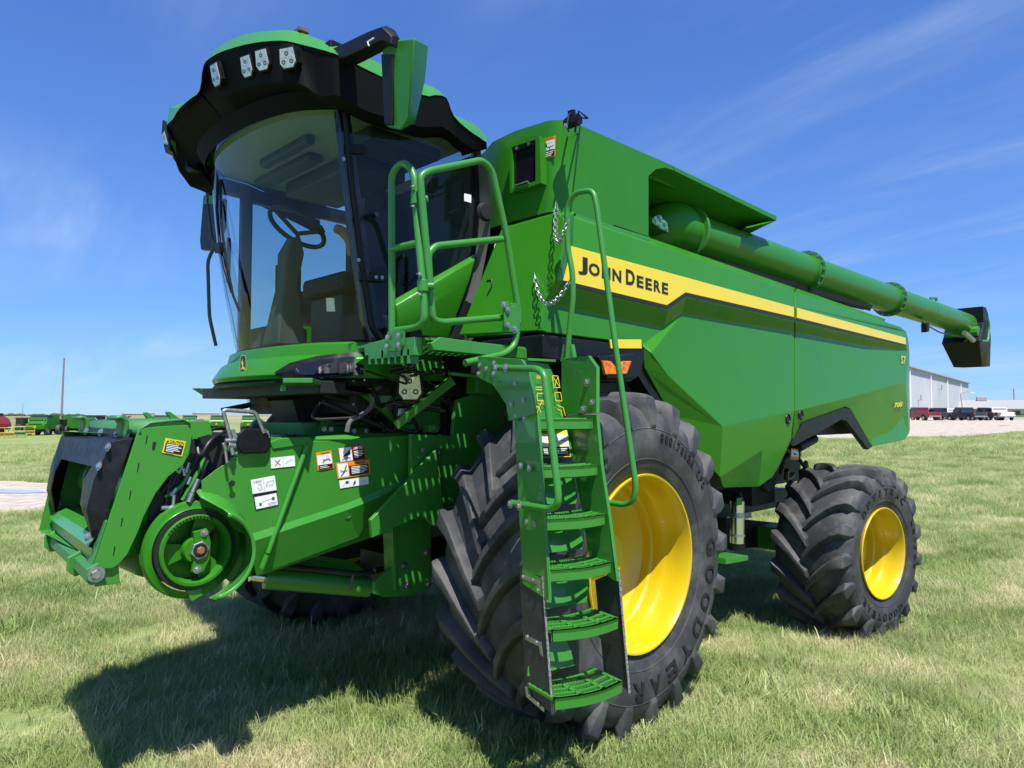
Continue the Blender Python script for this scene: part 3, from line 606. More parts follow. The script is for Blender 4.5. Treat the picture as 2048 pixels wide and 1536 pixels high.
# cradle strips below the tube, and the hose run
mb = MB(); a, b = ring_at(1400), ring_at(1735)
for k, dz in enumerate((0, .03)): mb.tube([P1 + ax * a + V(0, -.02, -.19 - dz), P1 + ax * b + V(0, -.02, -.18 - dz)], .012, 6)
mb.prism([P1 + ax * a + V(0, -.05, -.16), P1 + ax * b + V(0, -.05, -.16), P1 + ax * b + V(0, -.04, -.20), P1 + ax * a + V(0, -.04, -.26)], (0, .1, 0)); mb.build('hose_run', 'dark', ag)
# cradle bracket, spout boot with lamp and cable
mb = MB(); c = P1 + ax * ring_at(1862); mb.tube([c + V(0, 0, ra - .01), c + V(0, 0, ra + .04), c + V(.12, -.04, ra + .05), c + V(.12, -.04, ra + .01)], .02, 6); mb.build('rest_bracket', 'frame_green', ag)
def PSp(px, py, dy=0): return PY(px, py, 2.6 + dy)
bt = [(1890, 614), (1938, 616), (1950, 628), (1966, 722), (1966, 732), (1958, 737), (1906, 735), (1898, 730), (1874, 690), (1886, 682), (1930, 694), (1942, 670), (1936, 640), (1918, 628)]
mb = MB(); mb.tube([PE - ax * .02, PE + ax * .05], ra + .05, 32)
mb.build('spout_flange', 'plastic', ag, smooth=30)
sx = Vector((ax.x, ax.y, 0)).normalized(); sy = Vector((-sx.y, sx.x, 0))
def SP(a, b, c): return PE + sx * a + sy * b + V(0, 0, c)
rings = [[SP(-.08, -.25, .25), SP(-.08, .25, .25), SP(.10, .25, .25), SP(.10, -.25, .25)],
         [SP(-.06, -.25, .0), SP(-.06, .25, .0), SP(.22, .25, .17), SP(.22, -.25, .17)],
         [SP(-.34, -.25, -.30), SP(-.34, .25, -.30), SP(.34, .25, -.2), SP(.34, -.25, -.2)],
         [SP(.02, -.19, -.66), SP(.02, .19, -.66), SP(.50, .19, -.64), SP(.50, -.19, -.64)]]
mb = MB(); mb.loft(rings, closed=True)
mb.add(rings[0], [(0, 1, 2, 3)])
o = mb.build('spout_boot', 'plastic', ag, smooth=30); md = o.modifiers.new('t', 'SOLIDIFY'); md.thickness = .02; md = o.modifiers.new('b', 'BEVEL'); md.width = .03; md.segments = 3; md.limit_method = 'ANGLE'; md.angle_limit = R_(25)
mb = MB(); mb.tube([P1 + ax * ring_at(1835) + V(0, -.05, -.19), P1 + ax * ring_at(1870) + V(0, -.05, -.26), SP(-.7, -.1, -.26), SP(-.35, -.15, -.24), SP(-.25, -.1, -.14)], .01, 6, cr=.1)
mb.build('lamp_cable', 'hose', ag); mb = MB(); c = P1 + ax * ring_at(1836) + V(0, -.08, -.26); mb.obox(c, (.05, 0, .01), (0, .04, 0), (0, 0, .06)); mb.build('auger_lamp', 'plastic', ag, bevel=.012)
mb = MB(); mb.tube([SP(-.75, -.16, -.2), SP(-.45, -.2, -.3)], .035, 8); mb.build('spout_actuator', 'galv', ag)
mb = MB(); mb.tube([SP(-.3, -.27, -.3), SP(0, -.285, -.28), SP(.1, -.285, -.06), SP(.08, -.28, .05)], .018, 8, cr=.06); mb.build('spout_brace', 'frame_green', ag)
mb = MB(); mb.tube([SP(-.22, -.22, -.15), SP(-.22, .22, -.15)], .09, 10); mb.build('spout_hinge', 'frame_green', ag)
# ---------------------------------------------------------------- wheels
def tyre_parts(R, Wd, rb, nlug, name_t):
    """local coordinates, axle along Y, outer face towards -Y at y=0"""
    k = (R - .055 - rb) / .37
    rc = R - .055
    prof = [(rb - .005, .075), (rb + .012, .045), (rb + .05 * k, .03), (rb + .11 * k, .008), (rb + .19 * k, .0), (rb + .26 * k, .012), (rb + .31 * k, .035), (rc - .045, .06), (rc - .02, .10), (rc - .006, Wd * .27), (rc, Wd * .5)]
    full = prof + [(r, Wd - y) for r, y in reversed(prof[:-1])]
    # dense rings where the wall bulges
    mb = MB(); mb.lathe(full, seg=96)
    for rr_, h in ((rb + .085 * k, .004), (rb + .235 * k, .003)): mb.lathe([(rr_ - .006, np.interp(rr_, [p[0] for p in prof[:7]], [p[1] for p in prof[:7]]) + .001), (rr_, np.interp(rr_, [p[0] for p in prof[:7]], [p[1] for p in prof[:7]]) - h), (rr_ + .006, np.interp(rr_, [p[0] for p in prof[:7]], [p[1] for p in prof[:7]]) + .001)], seg=96)
    ty = mb.build('tyre', 'rubber', None, smooth=60); COL.objects.unlink(ty)
    # one lug for each half
    pb = [(.53 * Wd, rc - .01), (.42 * Wd, rc - .012), (.30 * Wd, rc - .016), (.18 * Wd, rc - .024), (.10 * Wd, rc - .03), (.055 * Wd + .01, rc - .055), (.025 * Wd + .008, rc - .095), (.012, rc - .13 * k - .02)]
    pt = [(.52 * Wd, R - .008), (.42 * Wd, R), (.30 * Wd, R), (.18 * Wd, R - .002), (.08 * Wd, R - .010), (.03 * Wd, R - .030), (.008, rc - .055), (-.004, rc - .10 * k - .02)]
    ks = 1.0 if R > .9 else 1.05
    hw = [a * ks for a in (.026, .027, .029, .033, .039, .046, .040, .020)]; wb = [a * ks for a in (.048, .050, .052, .058, .066, .070, .060, .034)]
    dl = .40 * Wd / .8
    def lug(side):
        rings = []
        n = len(pb)
        for i in range(n):
            yb = pb[i][0]; t = 1 - min(1, yb / (.53 * Wd)); ph = -dl * (1 - (1 - t) ** 1.55) * 1.12
            sc = 1.0
            def P(y, r, off): a = ph + off / r; yy = y if side == 0 else Wd - y; return V(-r * math.sin(a), yy, r * math.cos(a))
            rings.append([P(pb[i][0], pb[i][1], -wb[i]), P(pt[i][0], pt[i][1], -hw[i]), P(pt[i][0], pt[i][1], hw[i]), P(pb[i][0], pb[i][1], wb[i])])
        mb = MB(); mb.loft(rings, closed=True, cap=True); o = mb.build('lug', 'rubber', None, smooth=38, bevel=0); COL.objects.unlink(o)
        b = bmesh.new(); b.from_mesh(o.data); es = [e for e in b.edges if len(e.link_faces) == 2 and e.calc_face_angle(0) > .5]
        bmesh.ops.bevel(b, geom=es, offset=.006, segments=2, affect='EDGES', profile=.6); b.to_mesh(o.data); b.free(); o.data.shade_smooth(); o.data.set_sharp_from_angle(angle=R_(50)); return o.data
    return ty.data, lug(0), lug(1)
def rim_mesh(rb, deep):
    pr = [(rb - .004, .075), (rb + .006, .050), (rb + .014, .028), (rb + .010, .020), (rb, .022), (rb - .010, .04), (rb - .016, .075), (rb - .022, .10), (rb - .024, .17), (rb - .034, .19), (rb - .040, .205), (rb - .044, .27), (rb - .056, .285), (rb - .060, .34), (rb - .10, .355 * deep + .02), (rb - .13, .36 * deep + .03), (rb - .24, .39 * deep + .03), (.17, .38 * deep + .02), (.15, .34 * deep), (.14, .28 * deep), (.0, .28 * deep)]
    mb = MB(); mb.lathe(pr, seg=96)
    mb.lathe([(rb - .06, .34), (rb - .06, .62), (rb + .01, .66)], seg=64)
    o = mb.build('rim', 'yellow', None, smooth=30); COL.objects.unlink(o); return o.data
def wheel(name, c, R, Wd, rb, nlug, steer=0, mirror=False, meshes=None, phase=0.0, words=(), lugs=True, deep=1.0):
    w = empty(name, (c[0], c[1], c[2]), HV, world_children=False, rz=steer + (math.pi if mirror else 0))
    # HV children keep world coordinates, so the wheel's own frame is its centre
    ty, l0, l1, rm = meshes
    shared('tyre', ty, w); shared('rim', rm, w)
    for k in range(nlug):
        for s_, me in ((0, l0), (1, l1)):
            a = (k + .5 * s_) * 2 * math.pi / nlug + phase
            sgn = -1 if mirror else 1
            # a mirrored wheel is turned half round, so its tread is turned back
            M4 = Matrix.Rotation(-a, 4, 'Y')
            if mirror: M4 = M4 @ Matrix.Scale(-1, 4, (1, 0, 0))
            shared('lug', me, w, mtx=M4)
    for (txt, a0, a1, r, h, out) in words:
        n = len(txt)
        for i, ch in enumerate(txt):
            if ch == ' ': continue
            mb = MB()
            vs, fs = text_mesh(ch, .02 if out else .012, .012); lo = vs.min(0); hi = vs.max(0); a = R_(a0 + (a1 - a0) * (i + .5) / n)
            wch = R_(abs(a1 - a0)) * r / n * (.62 if ch not in '/I1' else .25); P = []
            for v in vs:
                u = ((v[0] - lo[0]) / (hi[0] - lo[0]) - .5) * wch; rr = r + h * ((v[1] - lo[1]) / (hi[1] - lo[1]) - .5)
                aa = a + u / r; yy = np.interp(rr, YP[0], YP[1]) - .0035 - (.0035 if v[2] > 0 else -.003)
                P.append((rr * math.sin(aa), yy, rr * math.cos(aa)))
            mb.add(P, fs); mb.build('raised_letter', 'letter', w, smooth=0, fix=False)
    return w
for spec in (('front', .985, .80, .495, 21), ('rear', .785, .72, .395, 17)):
    nm, R, Wd, rb, nl = spec; k = (R - .055 - rb) / .37; ty, l0, l1 = tyre_parts(R, Wd, rb, nl, nm); rm = rim_mesh(rb, 1.0 if nm == 'front' else .95); ms = (ty, l0, l1, rm)
    YP = ([rb + .05 * k, rb + .11 * k, rb + .19 * k, rb + .26 * k, rb + .31 * k], [.03, .008, 0, .012, .035])
    if nm == 'front':
        wheel('front_wheel', (3.44, 2.34, .965), R, Wd, rb, nl, meshes=ms, phase=.06, words=(('800/70R38 CFO', 10, 58, rb + .235, .05, False), ('GOODYEAR', 82, 196, rb + .205, .10, True), ('OPTITRAC', 262, 330, rb + .2, .07, False)))
        wheel('front_wheel', (3.44, 2 * YC - 2.34, .965), R, Wd, rb, nl, mirror=True, meshes=ms, phase=.2)
    else:
        wheel('rear_wheel', (6.93, 2.17, .575), R, Wd, rb, nl, steer=-R_(7.5), meshes=ms, phase=.1, words=(('OPTITRAC', -52, 42, rb + .16, .06, False), ('LSW750', 62, 112, rb + .17, .045, False), ('GOODYEAR', 150, 235, rb + .16, .055, False)))
        wheel('rear_wheel', (6.90, 2 * YC - 2.2, .575), R, Wd, rb, nl, steer=-R_(7.5), mirror=True, meshes=ms)
# axles, final drives and the things below the body
mb = MB(); mb.box((3.2, 3.05, .78), (3.68, 3.2, 1.35)); mb.tube([(3.44, 2.7, .965), (3.44, 5.9, .965)], .16, 20); mb.box((6.75, 2.8, .5), (7.1, 5.8, .72)); mb.box((6.2, 4.0, .7), (7.5, 4.6, 1.3)); mb.build('axle', 'frame_green', HV, bevel=.01)
mb = MB(); mb.prism([PY(x, y, 3.3) for x, y in [(1452, 1036), (1600, 1050), (1600, 1092), (1452, 1098)]], (0, .2, 0)); mb.build('frame_rail', 'dark', HV)
fx = part('accumulator'); c = PY(1474, 1040, 2.9)
mb = MB(); mb.cyl(PY(1474, 1088, 2.9), PY(1474, 1002, 2.9), .062, 20); mb.build('cylinder', 'chrome', fx); mb = MB(); mb.cyl(PY(1474, 1002, 2.9), PY(1474, 984, 2.9), .062, 20, .03); mb.cyl(PY(1474, 1100, 2.9), PY(1474, 1086, 2.9), .066, 20); mb.build('cylinder_cap', 'plastic', fx)
mb = MB(); mb.tube([PY(1474, 1035, 2.9), PY(1474, 1025, 2.9)], .07, 20, cap=False); mb.tube([PY(1474, 1072, 2.9), PY(1474, 1068, 2.9)], .066, 20, cap=False); mb.obox(PY(1492, 1030, 2.9), (.06, 0, 0), (0, .02, 0), (0, 0, .025)); mb.build('clamp', 'galv', fx)
mb = MB(); mb.obox(PY(1478, 1003, 2.82), (.045, 0, 0), (0, .004, 0), (0, 0, .03)); mb.build('green_tag', 'frame_green', fx)
mb = MB(); mb.prism([PY(x, y, 2.75) for x, y in [(1452, 1117), (1496, 1111), (1497, 1121), (1452, 1129)]], (0, .3, 0)); mb.build('step_bracket', 'frame_green', HV, bevel=.003)
mb = MB(); random.seed(3)
for k in range(16):
    x0 = random.uniform(6.0, 7.6); y0 = random.uniform(2.9, 3.5); z0 = random.uniform(1.25, 1.62); mb.tube([(x0, y0, z0), (x0 + random.uniform(-.3, .3), y0 + .1, z0 - .12), (x0 + random.uniform(-.5, .5), y0 + .15, z0 + random.uniform(-.1, .2))], random.uniform(.012, .03), 6, cr=.1)
mb.build('hydraulic_hose', 'hose', HV)
mb = MB(); mb.box((6.05, 3.0, 1.0), (6.5, 3.5, 1.6)); mb.tube([(6.3, 2.95, 1.25), (6.3, 3.2, 1.25)], .14, 18); mb.tube([(6.9, 2.95, 1.5), (7.3, 2.95, 1.58)], .05, 12); mb.build('rear_gearcase', 'dark', HV, bevel=.01)
decal('pinch_sticker', [PY(1582, 897, 2.95), PY(1598, 898, 2.95), PY(1597, 920, 2.95), PY(1581, 919, 2.95)], [('r', 0, 0, 1, 1, 2), ('r', .08, .15, .92, .7, 0), ('p', [(.2, .3), (.8, .5), (.4, .6)], 1)], ['white', 'ink', 'orange'], HV)
mb = MB(); mb.prism([(x, 5.5, z) for x, z in [(6.2, 1.2), (8.6, 1.5), (8.2, 1.9), (6.5, 1.9)]], (0, .05, 0)); mb.build('inner_fender', 'frame_green', HV)
# ---------------------------------------------------------------- cab
cb_ = part('cab')
HALF = [(0, .0), (.25, .012), (.5, .06), (.68, .14), (.83, .27)]      # (distance from the centre line, how far the glass falls back)
def arc(x0, k=1.0, hw=None):       # plan points, near side to far side
    sc = (hw or .83) / .83; left = [(x0 + b * k, YC - a * sc) for a, b in reversed(HALF)]; return left + [(x, 2 * YC - y) for x, y in left[-2::-1]]
zg0, zg1 = 2.235, 3.585
def glass_ring(t, off=0):
    x0 = 2.02 * (1 - t) + 1.84 * t; z = zg0 * (1 - t) + zg1 * t; x0 -= .035 * math.sin(math.pi * t)
    return [V(x + off, YC + (y - YC) * (1 + off), z) for x, y in arc(x0, 1.1 + .22 * (1 - t), .83 - .035 * (1 - t))]
# more points along the arc for a smooth windscreen
def dens(ring, n=5):
    out = []; P = ring
    for i in range(len(P) - 1):
        p0 = P[max(i - 1, 0)]; p1 = P[i]; p2 = P[i + 1]; p3 = P[min(i + 2, len(P) - 1)]
        for k in range(n):
            t = k / n; out.append(.5 * ((2 * p1) + (p2 - p0) * t + (2 * p0 - 5 * p1 + 4 * p2 - p3) * t * t + (-p0 + 3 * p1 - 3 * p2 + p3) * t ** 3))
    return out + [P[-1]]
mb = MB(); mb.loft([dens(glass_ring(k / 8)) for k in range(9)], closed=False); mb.build('windscreen', 'glass', cb_, smooth=80, fix=False)
# near-side door glass
def YD(x): return 3.475 - .12 * (x - 2.2)          # door plane, slightly closing towards the rear
def PDr(px, py, off=0):
    n = Vector((.12, 1, 0)); p0 = Vector((2.2, 3.475 + off, 0)); r = ray(px, py); return _C + r * ((p0 - _C).dot(n) / r.dot(n))
dg = [(698, 225), (760, 238), (830, 262), (890, 258), (925, 272), (952, 296), (960, 400), (950, 508), (790, 598), (786, 680), (762, 676), (748, 650), (728, 520), (706, 350)]
mb = MB(); mb.add([PDr(*p) for p in dg], [tuple(range(len(dg)))]); mb.build('door_glass', 'door_glass', cb_, smooth=0, fix=False)
ln_ = [(786, 684), (764, 682), (744, 655), (724, 520), (702, 350), (690, 222)]
mb = MB(); mb.tube([PDr(*p, -.005) for p in ln_], .017, 8, cr=.05); mb.build('door_seal', 'plastic', cb_)
mb = MB(); P = [PDr(*p, .0) for p in [(676, 218), (700, 222), (718, 350), (741, 520), (762, 660), (776, 690), (744, 690), (728, 640), (712, 520), (690, 350)]]
mb.prism([P[0], P[1], P[2], P[8 + 1]], (0, .05, 0)); mb.prism([P[9], P[2], P[3], P[8]], (0, .05, 0)); mb.prism([P[8], P[3], P[4], P[7]], (0, .05, 0)); mb.prism([P[7], P[4], P[5], P[6]], (0, .05, 0)); mb.build('door_pillar', 'gloss', cb_, bevel=.006)
mb = MB(); mb.prism([PDr(x, y, -.02) for x, y in [(693, 287), (730, 289), (735, 298), (732, 307), (694, 305)]], (0, .02, 0)); mb.prism([PDr(x, y, -.03) for x, y in [(722, 541), (772, 547), (778, 555), (774, 564), (722, 560)]], (0, .03, 0)); mb.build('door_hinge', 'plastic', cb_, bevel=.004)
bolts([PDr(x, y, -.035) for x, y in [(752, 554), (764, 555)]] + [PDr(687, 318, -.03), PDr(717, 520, -.03)], (-.1, -1, 0), cb_, .7)
mb = MB(); c = PDr(750, 430, -.02); mb.lathe([(0, -.02), (.014, -.02), (.018, 0)], c, 12); mb.build('door_knob', 'gloss', cb_)
# green lower door panel and its bright shoulder
lo_ = [(790, 600), (950, 508), (953, 520), (900, 672), (792, 664)]
def shoulder(p, a): return PDr(*p, a)
mb = MB(); mb.add([PDr(788, 598, -.005), PDr(950, 507, -.005), PDr(950, 519, -.05), PDr(789, 612, -.05), PDr(940, 560, -.045), PDr(898, 674, -.02), PDr(790, 668, -.02), PDr(880, 590, -.05), PDr(789, 625, -.05)], [(0, 1, 2, 3), (3, 2, 4, 7, 8), (8, 7, 4, 5, 6)])
o = mb.build('door_panel', 'green', cb_, smooth=20); o.modifiers.new('t', 'SOLIDIFY').thickness = -.02; md = o.modifiers.new('b', 'BEVEL'); md.width = .008; md.segments = 2; md.limit_method = 'ANGLE'; md.angle_limit = R_(12)
# rear pillar, seal strip and the grey boot between cab and body
mb = MB(); rows = []
for a, b in [((952, 290), (975, 340)), ((958, 350), (982, 400)), ((960, 420), (980, 470)), ((955, 480), (974, 500)), ((945, 545), (962, 560)), ((930, 600), (948, 610)), ((900, 676), (924, 676))]:
    rows.append([PDr(*a, .0), PX(b[0], b[1], 3.02)])
mb.loft(rows, closed=False); o = mb.build('cab_boot', 'seal', cb_, smooth=60)
mb = MB(); mb.prism([PDr(*p, .02) for p in [(946, 282), (962, 292), (966, 420), (952, 520), (905, 672), (890, 672), (944, 500), (952, 400)]], (0.02, .05, 0)); mb.build('rear_pillar', 'gloss', cb_, bevel=.005)
mb = MB(); c = PX(966, 445, 3.05); mb.prism([(3.03, 3.42, 2.2), (3.03, 4.7, 2.2), (3.24, 5.13, 2.2), (3.3, 5.1, 2.2), (3.1, 4.66, 2.2), (3.1, 3.42, 2.2)], (0, 0, 1.3)); mb.build('rear_wall', 'grey', cb_)
mb = MB(); rx = PX(968, 440, 2.99); mb.lathe([(0, -.03), (.05, -.03), (.06, 0)], rx + V(0, 0, .05), 16); mb.build('body_grommet', 'dark', cb_)
# far side: frame with its window
YF = 5.13
mb = MB(); mb.box((2.28, YF, 2.2), (2.36, YF + .05, 3.5)); mb.box((3.2, YF, 2.2), (3.28, YF + .05, 3.5)); mb.box((2.28, YF, 2.2), (3.2, YF + .05, 2.34)); mb.box((2.28, YF, 3.42), (3.2, YF + .05, 3.52)); mb.build('far_door_frame', 'plastic', cb_)
mb = MB(); mb.add([(2.36, YF + .02, 2.3), (3.2, YF + .02, 2.3), (3.2, YF + .02, 3.43), (2.36, YF + .02, 3.43)], [(0, 1, 2, 3)]); mb.build('far_door_glass', 'glass', cb_, smooth=0, fix=False)
# seals round the windscreen
mb = MB(); mb.tube([p + V(-.004, 0, -.01) for p in dens(glass_ring(0), 4)], .014, 6); mb.build('windscreen_seal', 'plastic', cb_)
# --- roof
def XE(x, z): return V(x, 0, z)
side_lo = [(973, 283), (940, 262), (908, 232), (893, 196), (870, 190), (847, 190), (761, 152), (700, 122), (669, 107)]
side_hi = [(975, 277), (950, 249), (901, 224), (884, 188), (866, 174), (847, 167), (765, 129), (715, 106), (672, 91)]
side_bt = [(974, 298), (950, 300), (915, 276), (890, 256), (865, 253), (835, 252), (745, 226), (700, 205), (672, 190)]
ylo, yhi, ybt = 3.27, 3.36, 3.30
Lo = [PY(*p, ylo) for p in side_lo]; Hi = [PY(*p, yhi) for p in side_hi]; Bt = [PY(*p, ybt) for p in side_bt]
fl = [(600, 88), (561, 81), (505, 86), (455, 99), (426, 112), (407, 131)]
fh = [(608, 67), (572, 60), (505, 65), (462, 79), (440, 92), (421, 112)]
fb = [(640, 192), (600, 168), (540, 166), (480, 178), (440, 198), (402, 186)]
fx_ = [1.87, 1.80, 1.735, 1.69, 1.665, 1.65]
Lo += [PX(*p, x) for p, x in zip(fl, fx_)]; Hi += [PX(*p, x + .075) for p, x in zip(fh, fx_)]; Bt += [PX(*p, x + .07) for p, x in zip(fb, fx_)]
# the brow drops at the centre line, then the far half runs on lower and rises in the far corner lamp pod
far_lo = [((399, 181), 1.655), ((380, 198), 1.66), ((358, 218), 1.685), ((346, 238), 1.71), ((334, 262), 1.76)]
far_hi = [((400, 178), 1.68), ((382, 193), 1.70), ((361, 213), 1.73), ((350, 216), 1.75), ((340, 222), 1.80)]
Lo += [PX(*p, x) for p, x in far_lo]; Hi += [PX(*p, x + .02) for p, x in far_hi]
far_bt = [((403, 190), 1.72), ((388, 208), 1.73), ((366, 232), 1.74), ((352, 252), 1.77), ((337, 274), 1.80)]
Bt += [PX(*p, x) for p, x in far_bt]
for (x, y, z) in ((1.95, 5.30, 3.62), (2.4, 5.33, 3.62), (3.02, 5.30, 3.45)):
    Lo.append(V(x, y, z)); Hi.append(V(x, y - .09, z + .09)); Bt.append(V(x, y - .03, z - .14))
Lo, Hi, Bt = dens(Lo, 3), dens(Hi, 3), dens(Bt, 3)
n = len(Lo)
mb = MB(); mb.loft([Lo, Hi], closed=False)
cen = [V(min(max(h.x, 2.0), 2.95), YC + (h.y - YC) * .55, h.z + .035) for h in Hi]
mb.loft([Hi, cen], closed=False); mb.add(cen, [tuple(range(n))])
o = mb.build('roof_cap', 'bright_green', cb_, smooth=32)
md = o.modifiers.new('b', 'BEVEL'); md.width = .012; md.segments = 2; md.limit_method = 'ANGLE'; md.angle_limit = R_(20); md.harden_normals = True
mb = MB(); Mi = [l * .5 + b * .5 + V(.0, 0, 0) for l, b in zip(Lo, Bt)]
mb.loft([[p + V(.004, .004, -.002) for p in Lo], Bt], closed=False)
ins = [V(min(max(b.x + .10, 1.95), 2.98), YC + (b.y - YC) * .86, min(b.z - .0, 3.62)) for b in Bt]
mb.loft([Bt, ins], closed=False)
mb.build('roof_visor', 'visor', cb_, smooth=45)
# headliner: the pale roof lining seen through the glass, and the dark bowl round the top of the windscreen
top = dens(glass_ring(1.0), 3)
mb = MB(); mb.loft([[V(p.x - .03, YC + (p.y - YC) * 1.03, 3.53) for p in top], [V(p.x - .08, YC + (p.y - YC) * 1.06, 3.62) for p in top]], closed=False); mb.build('visor_lip', 'visor', cb_, smooth=50)
mb = MB(); pts = [V(p.x + .02, YC + (p.y - YC) * .99, 3.56) for p in top] + [V(3.0, 5.1, 3.54), V(3.0, 3.42, 3.54)]
mb.prism(pts, (0, 0, .02)); mb.build('headliner', 'lightgrey', cb_)
mb = MB(); mb.box((2.35, 3.55, 3.47), (2.9, 3.85, 3.55)); mb.box((2.3, 4.2, 3.50), (2.42, 5.0, 3.55)); mb.box((2.15, 3.95, 3.5), (2.22, 4.6, 3.56)); mb.box((2.5, 4.0, 3.44), (2.95, 4.9, 3.55)); mb.build('roof_console', 'grey', cb_, bevel=.02)
# visor underside: service cover, screws, wires and the cylinder-shaped blower housing
mb = MB(); cvr = [PX(x, y, xx) for x, y, xx in [(396, 216, 1.77), (410, 222, 1.83), (399, 249, 1.87), (372, 243, 1.80)]]; mb.prism(cvr, (.0, 0, -.008)); mb.build('service_cover', 'grey', cb_)
mb = MB(); mb.tube([PX(440, 262, 2.0), PX(412, 285, 2.08), PX(392, 310, 2.2)], [.07, .085, .07], 14); mb.build('wiper_motor_housing', 'plastic', cb_)
# lamps in the brow
def lamp(px, py, x, w, h, faceted=True, yaw=0, name='roof_lamp', parent=cb_):
    c = PX(px, py, x); q_ = Matrix.Rotation(yaw, 3, 'Z'); a = q_ @ V(0, -1, 0); nrm = q_ @ V(-1, 0, 0); up = V(0, 0, 1)
    nrm = (nrm + V(0, 0, -.25)).normalized(); up = nrm.cross(a).normalized() * -1
    if up.z < 0: up = -up
    L_ = part(name) if parent is None else parent
    out_ = [(-.42, .5), (.42, .5), (.5, -.25), (.3, -.5), (-.3, -.5), (-.5, -.25)]
    mb = MB(); mb.prism([c + a * (u * w * 1.18) + up * (v * h * 1.15) for u, v in out_], -nrm * .05); mb.cur = 1; mb.prism([c + nrm * .004 + a * (u * w) + up * (v * h) for u, v in out_], -nrm * .02)
    mb.cur = 0
    for (u, v) in ((0, .22), (-.25, -.2), (.25, -.2)):
        cc = c + nrm * .008 + a * (u * w) + up * (v * h)
        ring = [cc + (a * math.cos(k * .785) + up * math.sin(k * .785)) * w * .12 for k in range(8)]; rin = [cc + (a * math.cos(k * .785) + up * math.sin(k * .785)) * w * .07 for k in range(8)]
        mb.loft([ring, rin], closed=True)
    o = mb.build(name, ['plastic', 'lens'], L_, smooth=20, bevel=.002); return o
lamp(575, 116, 1.80, .10, .10, yaw=.45); lamp(524, 120, 1.755, .09, .105, yaw=.35); lamp(493, 133, 1.735, .085, .11, yaw=.25); lamp(431, 150, 1.675, .085, .12, yaw=.1)
lamp(331, 284, 1.80, .09, .13, yaw=-.1)
mb = MB(); mb.prism([PX(x, y, 1.80) for x, y in [(324, 238), (336, 250), (340, 300), (330, 306), (322, 270)]], (.2, .1, 0)); mb.prism([PX(x, y, 1.9) for x, y in [(340, 268), (372, 272), (374, 330), (386, 336), (378, 345), (360, 336), (345, 318)]], (.15, .05, 0)); mb.build('lamp_pod', 'plastic', cb_, bevel=.01)
mb = MB(); mb.box((2.02, 3.9, 4.02), (2.1, 4.02, 4.05)); c = PX(602, 64, 1.95); mb.obox(c, (.03, 0, 0), (0, .04, 0), (0, 0, .012)); mb.build('roof_antenna', 'seal', cb_, bevel=.003)
# mirrors
def mirror(name, arm, headp, par=cb_):
    m = par
mr_ = part('mirror')
mb = MB(); ap = [PX(676, 108, 2.0), PX(700, 96, 2.0), PX(745, 72, 2.0), PX(775, 60, 2.0), PX(792, 74, 2.0)]
ap2 = [p + V(0, 0, 0) for p in ap]; rings = []
for p, w, h in zip([PX(676, 117, 2.02), PX(710, 105, 2.0), PX(750, 85, 1.98), PX(778, 72, 1.97), PX(792, 84, 1.97)], (.05, .055, .05, .045, .03), (.05, .058, .055, .048, .03)):
    rings.append([p + V(-w, 0, -h * .7), p + V(-w, 0, h * .6), p + V(-w * .3, 0, h), p + V(w * .8, 0, h * .9), p + V(w, 0, -h * .5), p + V(w * .3, 0, -h)])
mb.loft(rings, closed=True, cap=True); mb.build('mirror_arm', 'plastic', mr_, smooth=30, bevel=.006)
mb = MB(); a_, b_ = PX(664, 118, 2.02), PX(680, 104, 2.02); mb.obox((a_ + b_) / 2, (.06, 0, 0), (0, .04, 0), (0, 0, .06)); mb.build('arm_bracket', 'plastic', mr_, bevel=.01)
mb = MB(); mb.tube([PX(748, 76, 1.92), PX(735, 84, 1.90), PX(738, 92, 1.90)], .004, 5); mb.build('cable_tie', 'white_paint', mr_)
def head(front, back, dx, mm, name, parent, bev=.012):
    mb = MB(); mb.loft([front, back], closed=True, cap=True); return mb.build(name, mm, parent, smooth=25, bevel=bev, seg=3)
# the housing: front (camera side) edge line and rear edge line of a tapering wedge
hf = [PX(765, 82, 1.98), PX(829, 75, 1.98), PX(817, 236, 1.96), PX(801, 262, 1.97), PX(775, 255, 2.0), PX(768, 246, 2.0)]
hb = [PX(772, 90, 2.10), PX(858, 90, 2.14), PX(851, 160, 2.13), PX(832, 245, 2.1), PX(800, 255, 2.1), PX(780, 240, 2.1)]
head(hf, hb, 0, 'green', 'mirror_housing', mr_)
mb = MB(); mb.prism([PX(x, y, 1.965) for x, y in [(762, 108), (786, 108), (784, 248), (768, 246)]], (.03, .012, 0)); mb.build('mirror_front_trim', 'plastic', mr_, bevel=.004)
mb = MB(); mb.prism([PX(x, y, 2.16) for x, y in [(784, 104), (848, 106), (843, 160), (822, 234), (792, 230)]], (.012, 0, 0)); mb.build('mirror_glass', 'mirror', mr_)
mf = part('mirror')
def PFm(px, py, dx=0): return PX(px, py, 2.30 + dx)
head([PFm(*p) for p in [(407, 392), (430, 391), (433, 420), (431, 492), (424, 501), (402, 500), (400, 480)]], [PFm(p[0] + 7, p[1] + 2, .12) for p in [(407, 392), (430, 391), (433, 420), (431, 492), (424, 501), (402, 500), (400, 480)]], 0, 'plastic', 'mirror_housing', mf)
mb = MB(); mb.prism([PFm(x, y, -.01) for x, y in [(408, 390), (431, 390), (432, 407), (406, 408)]], (.02, 0, 0)); mb.build('mirror_cap', 'green', mf, bevel=.004)
mb = MB(); mb.tube([PX(432, 300, 2.15), PX(425, 340, 2.22), PX(421, 392, 2.32)], [.06, .045, .03], 10); mb.build('mirror_arm', 'plastic', mf)
